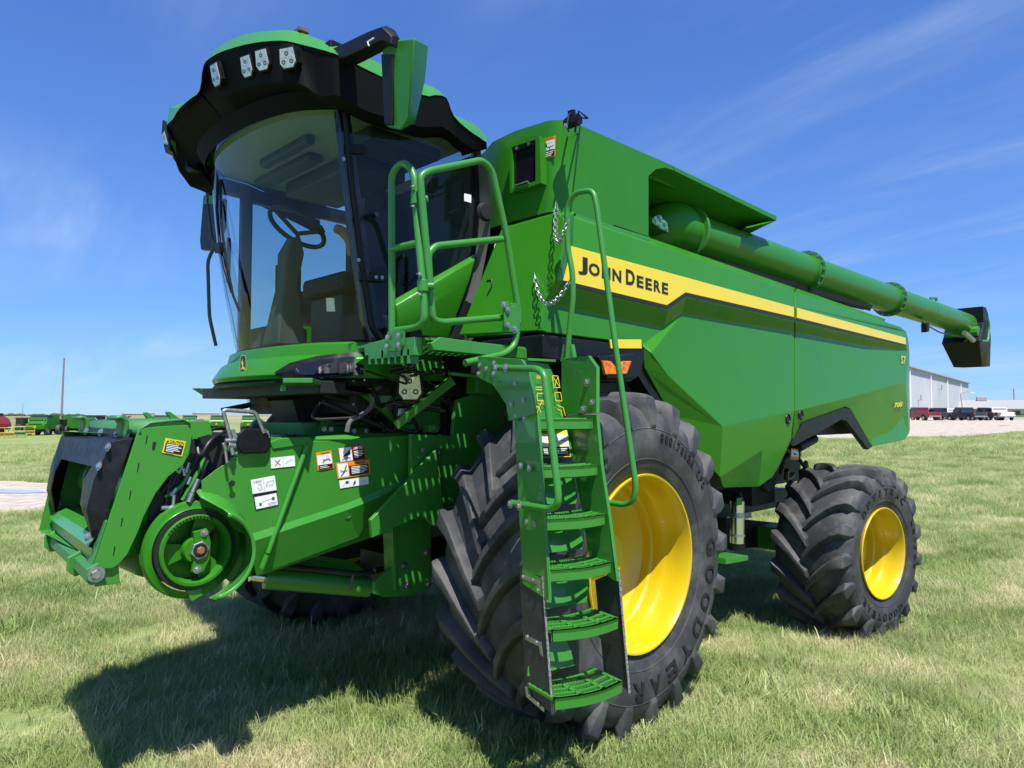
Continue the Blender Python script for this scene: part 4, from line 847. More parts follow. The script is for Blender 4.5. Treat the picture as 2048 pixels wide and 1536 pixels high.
mb = MB(); mb.tube([PX(420, 270, 2.0), PX(408, 320, 2.05), PX(412, 380, 2.2), PX(420, 440, 2.2), PX(425, 480, 2.2), PX(436, 494, 2.2)], .008, 6, cr=.2); mb.tube([PX(428, 280, 2.0), PX(410, 325, 2.05), PX(416, 400, 2.2)], .008, 6, cr=.2); mb.build('mirror_cable', 'hose', mf)
# wiper parked on the far side
wp = part('wiper')
mb = MB(); wpth = [(441, 360, 1.86), (441, 400, 1.85), (443, 450, 1.85), (452, 520, 1.87), (466, 590, 1.90), (479, 622, 1.93)]; mb.tube([PX(x, y, X) for x, y, X in wpth], .008, 6); mb.build('wiper_blade', 'plastic', wp)
mb = MB(); mb.tube([PX(x, y, X) for x, y, X in [(436, 340, 1.88), (434, 420, 1.86), (440, 490, 1.87), (450, 540, 1.87), (464, 585, 1.9)]], .010, 6); mb.obox(PX(440, 496, 1.86), (.02, 0, 0), (0, .035, 0), (0, 0, .03)); mb.build('wiper_arm', 'plastic', wp)
# --- skirt below the glass
def skirt(x0, z, hw, k=1.0, xb=2.8): return [V(xb, YC - hw, z)] + [V(x, y, z) for x, y in arc(x0, k, hw)] + [V(xb, YC + hw, z)]
mb = MB(); R0 = [dens(skirt(*a), 2) for a in ((2.03, 2.235, .84, 1.15), (1.995, 2.225, .865, 1.3), (1.97, 2.155, .885, 1.45), (1.945, 2.148, .895, 1.5), (1.93, 2.135, .90, 1.5), (1.86, 2.045, .91, 1.7), (1.875, 2.02, .90, 1.65))]
mb.loft(R0, closed=False); o = mb.build('cab_skirt', 'green', cb_, smooth=24); md = o.modifiers.new('b', 'BEVEL'); md.width = .008; md.segments = 2; md.limit_method = 'ANGLE'; md.angle_limit = R_(15); md.harden_normals = True
mb = MB(); mb.loft([dens(skirt(*a), 2) for a in ((1.885, 2.02, .90, 1.65), (1.87, 2.0, .905, 1.65), (1.89, 1.985, .89, 1.65))], closed=False); mb.add([V(p.x + .03, p.y, 2.0) for p in dens(skirt(1.9, 2., .9), 2)], [tuple(range(len(R0[0])))]); mb.build('skirt_lip', 'plastic', cb_, smooth=24)
# black lamp recess on the near side of the skirt
rc_ = [(585, 728), (640, 713), (700, 705), (737, 703), (740, 735), (716, 748), (640, 753), (572, 754), (556, 746)]
def PSk(px, py, off=0):       # point on a curved skirt front: solved on the plan arc
    for k in range(60):
        t = k / 59; Y = 3.40 + t * .75
        p = PY(px, py, Y); dx_ = np.interp(abs(Y - YC), [0, .27, .54, .74, .90], [0, .019, .096, .225, .44]); X = np.interp(p.z, [2.02, 2.045, 2.135, 2.155, 2.235], [1.875, 1.86, 1.93, 1.97, 1.995]) + dx_
        if k and (p.x - X) * s0 <= 0: return p + V(off, 0, 0)
        s0 = 1 if p.x > X else -1
    return PY(px, py, 3.6) + V(off, 0, 0)
def skband(name, top, bot, off, m, th=.012, rows=3, par=cb_):
    mb = MB(); R = []
    for j in range(rows):
        t = j / (rows - 1); ring = []
        for i in range(len(top) - 1):
            for k in range(4):
                s_ = k / 4; x = (top[i][0] * (1 - s_) + top[i + 1][0] * s_) * (1 - t) + (bot[i][0] * (1 - s_) + bot[i + 1][0] * s_) * t
                y = (top[i][1] * (1 - s_) + top[i + 1][1] * s_) * (1 - t) + (bot[i][1] * (1 - s_) + bot[i + 1][1] * s_) * t
                ring.append(PSk(x, y) + V(-off, -off * .6, 0))
        R.append(ring)
    n_ = len(R[0]); F_ = [p for r in R for p in r]; Bk = [p + V(th, th, 0) for p in F_]; o_ = len(F_)
    fs = [(j * n_ + i, j * n_ + i + 1, (j + 1) * n_ + i + 1, (j + 1) * n_ + i) for j in range(rows - 1) for i in range(n_ - 1)]
    rim = [i for i in range(n_)] + [j * n_ + n_ - 1 for j in range(1, rows)] + [(rows - 1) * n_ + i for i in range(n_ - 2, -1, -1)] + [j * n_ for j in range(rows - 2, 0, -1)]
    mb.add(F_ + Bk, fs + [(a_, b_, b_ + o_, a_ + o_) for a_, b_ in zip(rim, rim[1:] + rim[:1])]); return mb.build(name, m, par, smooth=40)
skband('lamp_recess_trim', [(556, 746), (586, 727), (640, 713), (700, 706), (745, 704)], [(560, 752), (596, 757), (640, 757), (700, 754), (745, 748)], .034, 'plastic')
skband('recess_lens', [(596, 741), (612, 730), (648, 721), (690, 716), (726, 714)], [(600, 748), (616, 750), (648, 750), (690, 748), (722, 744)], .040, 'gloss')
skband('skirt_lamp', [(640, 742), (652, 731), (676, 727), (700, 724), (718, 722)], [(638, 747), (652, 748), (676, 747), (700, 745), (712, 743)], .045, 'plastic')
# front badge: leaping deer in a rounded shield
ec = [PX(x, y, 1.895) for x, y in [(483, 711), (494, 711), (495, 750), (481, 750)]]
sh = [(.15, 0), (.85, 0), (1, .12), (1, .75), (.75, .95), (.5, 1), (.25, .95), (0, .75), (0, .12)]
deer = [(.30, .15), (.36, .30), (.42, .16), (.5, .32), (.62, .38), (.56, .46), (.60, .58), (.85, .62), (.93, .80), (.82, .74), (.72, .70), (.78, .84), (.66, .72), (.48, .68), (.28, .74), (.16, .70), (.36, .62), (.38, .50), (.28, .42), (.22, .34), (.32, .34)]
decal('badge', ec, [('r', .1, .1, .9, .9, 1), ('p', sh, 0), ('p', [(.5 + (u - .5) * .88, .5 + (v - .5) * .95) for u, v in sh], 1), ('p', deer, 0)], ['decal_yellow', 'ink'], cb_, off=.006)
# --- interior
mb = MB(); mb.tube([V(2.22 + .19 * math.cos(a) * .85, 4.18 + .19 * math.sin(a), 3.02 - .19 * math.cos(a) * .5) for a in [k * 2 * math.pi / 32 for k in range(33)]], .016, 8, cap=False)
c = V(2.22, 4.18, 2.98)
for a in (.9, 3.1, 5.2): mb.tube([c, V(2.22 + .18 * math.cos(a) * .85, 4.18 + .18 * math.sin(a), 3.02 - .18 * math.cos(a) * .5)], .014, 6)
mb.build('steering_wheel', 'plastic', cb_)
mb = MB(); rings = []
for z, x, w, d in ((2.24, 2.14, .11, .10), (2.45, 2.15, .075, .08), (2.65, 2.16, .06, .05), (2.84, 2.18, .075, .06), (2.95, 2.20, .035, .035)): rings.append([V(x - d, 4.18 - w, z), V(x + d, 4.18 - w, z), V(x + d, 4.18 + w, z), V(x - d, 4.18 + w, z)])
mb.loft(rings, closed=True, cap=True); mb.build('steering_column', 'grey', cb_, bevel=.02)
st = part('operator_seat')
mb = MB(); mb.box((2.45, 4.02, 2.62), (2.95, 4.55, 2.76)); mb.box((2.84, 4.05, 2.74), (2.98, 4.52, 3.28)); mb.box((2.86, 4.16, 3.28), (2.96, 4.42, 3.42)); mb.build('seat_cushion', 'dark', cb_, bevel=.04)
mb = MB(); mb.box((2.5, 4.1, 2.22), (2.9, 4.5, 2.62)); mb.build('seat_base', 'grey', cb_, bevel=.02)
bpy.data.objects.remove(st)
mb = MB(); mb.box((2.45, 3.74, 2.68), (2.9, 3.88, 2.76)); mb.box((2.5, 3.74, 2.22), (2.95, 3.95, 2.66)); mb.box((2.62, 4.66, 2.5), (2.95, 5.0, 2.75)); mb.build('armrest_console', 'plastic', cb_, bevel=.03)
mb = MB(); c = V(2.38, 3.80, 2.80); mb.tube([c, c + V(-.01, 0, .08), c + V(-.05, .01, .15), c + V(-.10, .02, .16)], [.018, .022, .03, .025], 10, cr=.03); mb.build('drive_lever', 'tan', cb_)
mb = MB(); mb.box((2.5, 5.0, 2.55), (2.7, 5.04, 2.95)); mb.prism([V(2.05, 4.85, 2.75), V(2.1, 4.98, 2.75), V(2.1, 4.98, 3.05), V(2.05, 4.85, 3.05)], (.03, 0, 0)); mb.prism([V(2.02, 4.86, 3.1), V(2.06, 4.98, 3.1), V(2.06, 4.98, 3.32), V(2.02, 4.86, 3.32)], (.03, 0, 0)); mb.build('cab_display', 'plastic', cb_, bevel=.01)
mb = MB(); mb.tube([V(2.05, 5.0, 2.3), V(2.0, 5.0, 2.5), V(1.98, 5.0, 2.9), V(2.02, 4.98, 3.0)], .012, 6, cr=.05); mb.build('grab_handle', 'grey', cb_)
mb = MB(); mb.prism([V(p.x + .03, YC + (p.y - YC) * .97, 2.215) for p in glass_ring(0)] + [V(3.02, 5.1, 2.215), V(3.02, 3.42, 2.215)], (0, 0, .02)); mb.build('cab_floor', 'dark', cb_); mb = MB(); mb.box((2.30, 3.55, 2.235), (2.6, 3.8, 2.42)); mb.box((2.30, 4.7, 2.235), (2.6, 5.05, 2.45)); mb.build('floor_box', 'dark', cb_, bevel=.03)
q4 = [PY(652, 596, 3.7), PY(669, 596, 3.7), PY(670, 623, 3.7), PY(653, 623, 3.7)]; decal('document_card', q4, [('r', 0, 0, 1, 1, 0)], ['lightgrey'], cb_)
decal('window_sticker', [PDr(928, 387, -.004), PDr(942, 390, -.004), PDr(942, 406, -.004), PDr(928, 402, -.004)], [('r', 0, 0, 1, 1, 0)], ['white'], cb_, off=.003)
# cab underframe and the machinery shaded below it
mb = MB(); mb.box((2.0, 3.5, 1.93), (3.1, 5.1, 2.0)); mb.box((2.3, 3.6, 1.82), (3.3, 5.0, 1.94)); mb.box((2.75, 3.85, 1.5), (3.3, 4.9, 1.84)); mb.build('cab_underframe', 'dark', HV, bevel=.005)
mb = MB(); mb.prism([V(2.32, 3.55, 1.93), V(2.9, 3.55, 1.93), V(2.9, 3.55, 1.72), V(2.62, 3.55, 1.72)], (0, .04, 0)); mb.prism([PY(x, y, 3.5) for x, y in [(690, 762), (760, 766), (765, 775), (745, 790), (690, 780)]], (0, .04, 0)); mb.build('underframe_gusset', 'frame_green', HV, bevel=.003)
# ---------------------------------------------------------------- platform, rails and ladder
pf = part('platform')
YO = 2.75
mb = MB(); mb.prism([PY(x, y, YO) for x, y in [(862, 686), (880, 674), (1092, 702), (1100, 712), (1098, 722), (868, 700)]], (0, .04, 0))
mb.build('outer_beam', 'frame_green', pf, bevel=.004)
zt = PY(960, 684, YO).z
x0, x1 = PY(864, 690, YO).x, PY(1098, 712, YO).x
mb = MB(); y0, y1 = YO + .03, 3.40
# grating: thin bars with daylight between them
nx = 17
for k in range(nx + 1):
    x = x0 + (x1 - x0) * k / nx; mb.box((x - .016, y0, zt - .012), (x + .016, y1, zt))
for k in range(8):
    y = y0 + (y1 - y0) * k / 7; mb.box((x0, y - .022, zt - .014), (x1, y + .022, zt - .001))
mb.build('deck_grating', 'frame_green', pf, smooth=0, fix=False)
mb = MB(); mb.prism([PX(x, y, 2.14) for x, y in [(727, 690), (790, 672), (792, 700), (730, 712)]], (.04, 0, 0)); mb.box((2.12, 2.80, zt - .09), (2.17, 3.20, zt + .0)); mb.build('front_beam', 'frame_green', pf, bevel=.003)
mb = MB(); mb.box((2.14, 2.86, zt - .02), (2.22, 3.04, zt + .05)); mb.build('rubber_bumper', 'plastic', pf, bevel=.01)
mb = MB()
for k in range(7): a = PX(748 + k * 13, 716 - k * .5, 2.15); mb.obox(a, (.03, 0, 0), (0, .008, 0), (0, 0, .035))
mb.build('grip_teeth', 'frame_green', pf)
for k, (a, b) in enumerate((((565, 757), (652, 772)), )):
    P = [PZ(566, 756, 2.0), PZ(625, 756, 2.0), PZ(661, 767, 2.0), PZ(652, 773, 2.0), PZ(566, 764, 2.0)]
    mb = MB(); mb.prism(P, (0, 0, -.025))
    for j in range(6):
        p = P[4] * (1 - j / 5.5) + P[3] * (j / 5.5); mb.obox(p + V(.01, .01, -.035), (.006, .006, 0), (.012, -.012, 0), (0, 0, .018))
    mb.build('front_step', 'frame_green', pf, bevel=.003)
mb = MB(); mb.prism([PY(x, y, 5.2) for x, y in [(396, 776), (440, 778), (470, 782), (552, 788), (556, 797), (440, 791), (418, 790)]], (0, .12, 0)); mb.build('front_step', 'dull_green', pf, bevel=.003)
mb = MB(); mb.prism([PY(x, y, 5.0) for x, y in [(448, 816), (548, 796), (552, 806), (470, 821), (450, 824)]], (0, .06, 0)); mb.build('step_arm', 'dark', pf)
mb = MB(); mb.prism([PY(x, y, 4.6) for x, y in [(520, 780), (620, 770), (640, 800), (622, 826), (562, 826), (540, 805)]], (0, .1, 0)); mb.prism([PY(x, y, 4.0) for x, y in [(585, 800), (700, 770), (760, 800), (740, 845), (598, 845)]], (0, .3, 0)); mb.build('front_bulkhead', 'dark', HV)
mb = MB(); mb.prism([PY(x, y, 3.75) for x, y in [(602, 845), (780, 842), (905, 870), (610, 872)]], (0, .5, 0)); mb.build('feeder_cover', 'dull_green', HV, bevel=.01)
# rails: (px, py) read in the planes X = 2.12 (end rail) and Y = 2.75 (side rail)
def rail(name, pts, r=.0185, cr=.07, parent=pf, m='frame_green'): return MB().tube(pts, r, 12, cr=cr).build(name, m, parent, smooth=60)
rail('end_rail', [PX(x, y, 2.13) for x, y in [(784, 672), (783, 345), (806, 322), (829, 345), (832, 420), (848, 600), (849, 648), (824, 657), (792, 661)]])
rail('end_rail_bar', [PX(784, 498, 2.13), PX(836, 486, 2.13)], cr=0)
rail('side_rail', [PY(x, y, YO) for x, y in [(862, 600), (840, 352), (858, 342), (964, 320), (984, 340), (1013, 470), (1038, 628), (1037, 648), (1022, 660)]])
rail('side_rail_bar', [PY(x, y, YO - .0) for x, y in [(1004, 478), (870, 492), (856, 508), (862, 600), (866, 640), (884, 645), (1012, 634)]], cr=.06)
rail('lower_rail', [PY(x, y, YO - .02) for x, y in [(1034, 664), (1030, 690), (1010, 708), (930, 726)]], cr=.1)
mb = MB(); mb.prism([PY(x, y, YO - .035) for x, y in [(1008, 606), (1018, 602), (1020, 612), (1032, 612), (1032, 664), (1012, 664), (1009, 652)]], (0, .012, 0)); mb.prism([PY(x, y, YO - .03) for x, y in [(1022, 606), (1040, 606), (1040, 664), (1022, 664)]], (0, .07, 0)); o = mb.build('rail_bracket', 'frame_green', pf, bevel=.003)
bolts([PY(x, y, YO - .04) for x, y in [(1007, 609), (1015, 620), (1015, 650)]], (0, -1, 0), o, 1.1); bolts([PY(1029, 659, YO - .035)], (0, -1, 0), o, 1.4)
def clampat(x, y):
    c = PX(x, y, 2.13); mb = MB(); mb.tube([c + V(0, 0, -.028), c + V(0, 0, .028)], .03, 12); mb.tube([c, c + V(.04, -.04, 0)], .018, 8); o = mb.build('rail_clamp', 'frame_green', pf, bevel=.003); bolts([c + V(-.03, -.01, .05), c + V(-.03, -.01, -.05)], (0, -.3, 1), o, 1.0)
clampat(833, 398); clampat(846, 572)
mb = MB(); mb.prism([PX(x, y, 2.11) for x, y in [(774, 664), (796, 660), (808, 662), (806, 690), (800, 702), (776, 702)]], (.012, 0, 0)); o = mb.build('rail_foot', 'frame_green', pf, bevel=.002)
bolts([PX(x, y, 2.10) for x, y in [(775, 675), (797, 671), (797, 690), (773, 693)]], (-1, 0, 0), o, 1.0)
bolts([PY(1086, 712, YO)], (0, -1, 0), pf, 1.6)
mb = MB(); mb.prism([PY(x, y, 2.80) for x, y in [(1084, 700), (1088, 688), (1098, 686), (1102, 704), (1100, 722), (1088, 722)]], (0, .01, 0)); mb.build('beam_end', 'frame_green', pf, bevel=.002)
mb = MB(); mb.tube([PY(1057, 697, 2.78), PY(1066, 684, 2.78), PY(1072, 692, 2.78)], .006, 6); mb.build('latch_pin', 'galv', pf)
# chains from the hood to the ladder rail
def chain(name, p0, p1, sag, n, pull=.1):
    me_ = None; prev = None; pts = []
    for k in range(n + 1):
        t = k / n; p = p0.lerp(p1, t) + V(-pull * 4 * t * (1 - t), -pull * .5 * 4 * t * (1 - t), -sag * 4 * t * (1 - t)); pts.append(p)
    root = part(name)
    mb = MB(); L0 = (pts[1] - pts[0]).length; h = L0 * .62
    r_ = [V(-h, 0, .008), V(-h * .6, 0, .011), V(h * .6, 0, .011), V(h, 0, .008), V(h, 0, -.008), V(h * .6, 0, -.011), V(-h * .6, 0, -.011), V(-h, 0, -.008), V(-h, 0, .008)]
    mb.tube(r_, .0032, 5, cap=False); src = mb.build('chain_link', 'galv', None); COL.objects.unlink(src)
    for k in range(n):
        a, b = pts[k], pts[k + 1]; q_ = (b - a).to_track_quat('X', 'Z'); L_ = (b - a).length / L0
        rot = q_.to_matrix().to_4x4() @ Matrix.Rotation(R_(90) if k % 2 else R_(20), 4, 'X'); o = bpy.data.objects.new('chain_link', src.data); put(o, root); o.matrix_basis = Matrix.Translation((a + b) / 2) @ rot @ Matrix.Scale(L_, 4, (1, 0, 0))
chain('safety_chain', PF(1113, 408, -.02), PX(1136, 440, 2.93), .20, 24)
chain('safety_chain', PF(1070, 548, -.02), PX(1141, 560, 2.93), .17, 22)
# ---- ladder
ld = part('ladder')
u_ = V(math.cos(R_(-13)), math.sin(R_(-13)), 0); v_ = V(u_.y, -u_.x, 0)      # v_: outwards, towards the one who climbs
rows = [(1079, 838, 1186), (1086, 935, 1195), (1093, 1040, 1210), (1100, 1142, 1222), (1106, 1262, 1236), (1110, 1398, 1244)]
STEP = []
for i, (xl, y, xr) in enumerate(rows):
    d = 3.20 + (2.94 - 3.20) * i / 5; pL = PD(xl, y, d)
    lo, hi = .2, .7
    for _ in range(40):
        w = (lo + hi) / 2; p = pL + u_ * w; vv = p - _C; x = 1024 + FPX * vv.dot(_R) / vv.dot(_F); lo, hi = (w, hi) if x < xr else (lo, w)
    STEP.append((pL, w))
def step(pL, w, dep=.19, grid=True):
    mb = MB(); o = pL; n = 8; fr = []
    bul = lambda t: .035 * math.sin(math.pi * t)
    th = .045
    # curved front flange
    F0 = [o + u_ * (w * k / n) + v_ * bul(k / n) for k in range(n + 1)]
    mb.loft([[p + V(0, 0, 0) for p in F0], [p - V(0, 0, th) for p in F0], [p - v_ * .012 - V(0, 0, th + .006) for p in F0], [p - v_ * .016 for p in F0], [p for p in F0]], closed=False)
    # treads: cross bars between the flanges, four rows of slots, three columns
    for r0 in (0, .26, .5, .74, .97):
        for k in range(n):
            a = F0[k] - v_ * (dep * r0); b = F0[k + 1] - v_ * (dep * r0); wd = .012 if r0 in (0,) else (.012 if r0 > .9 else .006)
            mb.add([a, b, b - v_ * wd * 2, a - v_ * wd * 2, a - V(0, 0, .012), b - V(0, 0, .012), b - v_ * wd * 2 - V(0, 0, .012), a - v_ * wd * 2 - V(0, 0, .012)], [(0, 1, 2, 3), (4, 7, 6, 5), (0, 4, 5, 1), (3, 2, 6, 7)])
        if r0 not in (0,):
            for k in range(26):      # serrated grip along each bar
                t = k / 25; p = o + u_ * (w * t) + v_ * (bul(t) - dep * r0 - .006); mb.add([p - u_ * .004 - v_ * .005, p + u_ * .004 - v_ * .005, p + u_ * .004 + v_ * .005, p - u_ * .004 + v_ * .005, p + V(0, 0, .006)], [(0, 1, 4), (1, 2, 4), (2, 3, 4), (3, 0, 4)])
    for t in (0, .33, .67, .985):
        a = o + u_ * (w * t) + v_ * (bul(t) - .01); b = a - v_ * (dep - .01); mb.add([a - u_ * .004, a + u_ * .016, b + u_ * .016, b - u_ * .004, a - u_ * .004 - V(0, 0, .012), a + u_ * .016 - V(0, 0, .012), b + u_ * .016 - V(0, 0, .012), b - u_ * .004 - V(0, 0, .012)], [(0, 1, 2, 3), (4, 7, 6, 5), (0, 3, 7, 4), (1, 5, 6, 2)])
    B0 = [p - v_ * (dep + .012) for p in F0]
    mb.loft([[p for p in B0], [p - V(0, 0, .05) for p in B0]], closed=False)
    return mb.build('step', 'frame_green', ld, smooth=30)
for pL, w in STEP: step(pL, w)
# riser plates behind the steps (the grid of light from the treads falls on them)
for i in range(0, 5):
    pL, w = STEP[i]; p2, w2 = STEP[i + 1]; a = pL - v_ * .215 - V(0, 0, .02); b = p2 - v_ * .205 + V(0, 0, .03)
    wa = w * .78 + .11
    mb = MB()
    if i < 4 or True:
        mid = a * .35 + b * .65
        mb.prism([a, a + u_ * wa, mid + u_ * (wa * .98), b + u_ * wa * .9, b], v_ * -.006)
    if i == 4: mb = MB(); mb.prism([a * .5 + b * .5 + u_ * .02, a * .55 + b * .45 + u_ * (w * .6), a * .3 + b * .7 + u_ * (w * .68), b + u_ * (w * .72), b + u_ * .0], v_ * -.006)
    mb.build('riser_plate', 'frame_green', ld, smooth=0)
# side plates
def side_plate(name, spec, m='frame_green', th=.006, lip=None, out=1):
    """spec: front-edge points (3D) and the depth of the plate behind each"""
    mb = MB(); fr = [p for p, d in spec]; bk = [p - v_ * d for p, d in spec]
    mb.prism(fr + bk[::-1], u_ * th * out)
    if lip: mb.prism([fr[0], fr[-1], fr[-1] + u_ * lip, fr[0] + u_ * lip] if len(fr) == 2 else fr + [p + u_ * lip for p in fr[::-1]], v_ * -.005)
    return mb.build(name, m, ld, smooth=20, bevel=.0015)
def along(i, t):      # left front line between steps i and i+1
    return STEP[i][0].lerp(STEP[i + 1][0], t)
Lf = [STEP[i][0] - u_ * .012 + v_ * .02 for i in range(6)]; Rf = [STEP[i][0] + u_ * (STEP[i][1] + .012) + v_ * .01 for i in range(6)]
Lf = [Lf[0] + V(0, 0, .03)] + Lf[1:4] + [Lf[3].lerp(Lf[4], .36), Lf[3].lerp(Lf[4], .40)]
sp_ = side_plate('side_plate', [(Lf[0], .21), (Lf[1], .21), (Lf[2], .215), (Lf[3], .215), (Lf[4], .22), (Lf[5] - V(0, 0, .02), .03)], lip=-.014, out=-1)
def onL(px, py):      # point on the outer face of the left plate
    n = u_; p0 = Lf[2] - u_ * .007; r = ray(px, py); return _C + r * ((p0 - _C).dot(n) / r.dot(n))
for ys in ((832, 1033, 1050), (932, 1042, 1059), (1045, 1052, 1069)): bolts([onL(ys[1], ys[0]), onL(ys[2], ys[0] + 4)], -u_, sp_, 1.1)
bolts([onL(1038, 1008), onL(1056, 1011)], -u_, sp_, 1.3)
# upper left bracket to the platform
mb = MB(); mb.prism([onL(x, y) for x, y in [(958, 712), (1045, 718), (1060, 738), (1075, 828), (1020, 842), (1014, 808), (988, 770), (960, 756)]], u_ * -.008); o = mb.build('upper_bracket', 'frame_green', ld, bevel=.003)
bolts([onL(x, y) - u_ * .008 for x, y in [(962, 731), (975, 738), (990, 727), (990, 748), (960, 748), (1034, 765), (1051, 800), (1027, 808)]], -u_, o, 1.0)
rs = side_plate('side_plate', [(Rf[0] + V(0, 0, .02), .22), (Rf[1], .22), (Rf[2], .20), (Rf[3], .19), (Rf[3].lerp(Rf[4], .34), .03)], lip=.018)
up_ = Rf[0] + V(0, 0, .025); mb = MB(); mb.prism([up_, up_ + V(0, 0, .22), up_ + V(0, 0, .28) - v_ * .06, up_ + V(0, 0, .28) - v_ * .28, up_ - v_ * .28], u_ * .006); mb.prism([up_, up_ + V(0, 0, .22), up_ + V(0, 0, .28) - v_ * .06, up_ + V(0, 0, .28) - v_ * .06 + u_ * .02, up_ + V(0, 0, .22) + u_ * .02, up_ + u_ * .02], v_ * -.005)
o = mb.build('upper_side_plate', 'frame_green', ld, bevel=.002); bolts([up_ + V(0, 0, .02) - v_ * .1, up_ + V(0, 0, .05) - v_ * .03, up_ + V(0, 0, .15) - v_ * .07], -u_, o, 1.3)
# landing riser with the yellow pictogram
a = STEP[0][0] - v_ * .19 + u_ * .075; w = STEP[0][1]
lr = [a - u_ * .03, a + u_ * (w * .66), a + u_ * (w * .52) + V(0, 0, .20) - v_ * .02, a + u_ * (w * .42) + V(0, 0, .27) - v_ * .03, a - u_ * .03 + V(0, 0, .285) - v_ * .03]
mb = MB(); mb.prism(lr, v_ * -.006)
mb.add([a + u_ * (w * .66), a + u_ * (w * .52) + V(0, 0, .20) - v_ * .02, a + u_ * (w * .9) + V(0, 0, .25) - v_ * .2, a + u_ * (w * 1.0) - v_ * .2], [(0, 1, 2, 3)])
for k in range(14): p = a + u_ * (w * (.0 + .5 * k / 13)) + V(0, 0, .287) - v_ * .03; mb.obox(p, u_ * .006, v_ * .02, V(0, 0, .006))
mb.build('landing_riser', 'frame_green', ld, smooth=0)
pq = [a + u_ * .03 + V(0, 0, .215) - v_ * .012, a + u_ * .17 + V(0, 0, .215) - v_ * .012, a + u_ * .205 + V(0, 0, .01) + v_ * .002, a + u_ * .02 + V(0, 0, .01) + v_ * .002]
ly = [('r', .05, .02, .42, .12, 0)]
for poly in ([(.05, .3), (.5, .3)], [(.05, .36), (.5, .36)], [(.1, .45), (.45, .45), (.45, .62), (.1, .62), (.1, .45)], [(.05, .98), (.28, .6), (.55, .98)], [(.02, .8), (.12, .75), (.2, .88), (.08, .97)], [(.74, .02), (.98, .02), (.98, .3), (.74, .3), (.74, .02)], [(.76, .05), (.96, .27)], [(.96, .05), (.78, .27)], [(.74, .42), (.96, .42), (.96, .62), (.74, .62), (.74, .42)], [(.74, .72), (.96, .78), (.98, .98)], [(.74, .82), (.86, .86), (.88, .98)], [(.34, .55), (.34, .3)], [(.1, .7), (.5, .7)]): ly.append(('l', poly, .0035, 0))
mb0 = decal('pictogram', pq, ly[1:] + [('t', 'OIOC', .05, .03, .42, .11, 0)], ['decal_yellow', 'ink'], ld, off=.003)
# stickers on the first riser
ra_, rb_ = STEP[0][0] - v_ * .215 - V(0, 0, .02), STEP[1][0] - v_ * .205 + V(0, 0, .03); dn_ = (rb_ - ra_).normalized(); a1 = ra_ + dn_ * .04 + v_ * .004; dn_ = dn_ * .135; w = STEP[0][1]
for nm, u0, u1, cc in (('warning_sticker', .115, .18, 'orange'), ('notice_sticker', .215, .30, 'decal_yellow')):
    qd = [a1 + u_ * u0, a1 + u_ * u1, a1 + u_ * u1 + dn_, a1 + u_ * u0 + dn_]
    decal(nm, qd, [('r', 0, 0, 1, 1, 2), ('r', .04, .14, .96, .6, 0), ('r', .04, .62, .96, .97, 1)] + [('r', .12, .68 + k * .06, .8, .705 + k * .06, 0) for k in range(4)] + [('l', [(.2, .3 + .1 * k), (.8, .3 + .1 * k)], .002, 3) for k in range(3)] + ([('t', 'WARNING', .2, .03, .85, .10, 1)] if cc == 'orange' else []), ['white', 'ink', cc, 'grey'], ld, off=.004)
# rubber side flaps with their steel straps
def onLf(px, py): return onL(px, py) - u_ * .012
fl_ = [(1043, 1139), (1091, 1153), (1110, 1428), (1057, 1386)]
o = MB().prism([onLf(*p) for p in fl_], u_ * .008).build('rubber_flap', 'flap', ld)
mb = MB(); mb.tube([onLf(1090, 1152), onLf(1110, 1428)], .0055, 6); mb.build('flap_edge', 'cut_edge', o)
for st_ in ([(1049, 1148), (1086, 1162), (1086, 1186), (1080, 1184), (1080, 1168), (1049, 1156)], [(1056, 1268), (1088, 1284), (1092, 1312), (1086, 1308), (1084, 1292), (1056, 1278)], [(1056, 1371), (1061, 1373), (1063, 1386), (1094, 1414), (1094, 1423), (1058, 1392)]):
    mb = MB(); mb.prism([onLf(*p) - u_ * .001 for p in st_], u_ * -.003); mb.build('flap_strap', 'galv', ld, bevel=.001)
bolts([onLf(x, y) - u_ * .004 for x, y in [(1053, 1153), (1073, 1160), (1083, 1180), (1062, 1273), (1080, 1284), (1066, 1390), (1084, 1407)]], -u_, ld, .8)
def onRf(px, py): n = u_; p0 = Rf[3] + u_ * .02; r = ray(px, py); return _C + r * ((p0 - _C).dot(n) / r.dot(n))
o = MB().prism([onRf(*p) for p in [(1237, 1140), (1258, 1384), (1208, 1344), (1190, 1160)]], u_ * .008).build('rubber_flap', 'flap', ld)
mb = MB(); mb.tube([onRf(1237, 1138), onRf(1259, 1386)], .0055, 6); mb.build('flap_edge', 'cut_edge', ld)
# grab rails of the ladder
XL = onL(1040, 1008).x - .03
def onLr(px, py): return onL(px, py) - u_ * .03
rail('grab_rail', [onLr(*p) for p in [(1004, 736), (1086, 738), (1100, 748), (1128, 985), (1128, 1008), (1112, 1018), (1033, 1005)]], .0155, .06, ld)
bolts([onLr(x, y) - u_ * .016 for x, y in [(1008, 736), (1029, 736), (1038, 1007), (1056, 1011)]], -u_, ld, 1.25)
XR = 2.93
rail('grab_rail', [PX(x, y, XR) for x, y in [(1134, 722), (1139, 655), (1146, 600), (1145, 545), (1135, 492), (1134, 412), (1150, 386), (1186, 380), (1193, 410), (1232, 700), (1272, 975), (1266, 1003), (1250, 1010), (1217, 1005)]], .0155, .05, ld)
c = PX(1134, 722, XR); mb = MB(); mb.prism([c + V(0, .05, .0), c + V(0, .03, .09), c + V(0, -.03, .09), c + V(0, -.05, .0)], (.03, 0, 0)); mb.build('rail_socket', 'frame_green', ld, bevel=.002)
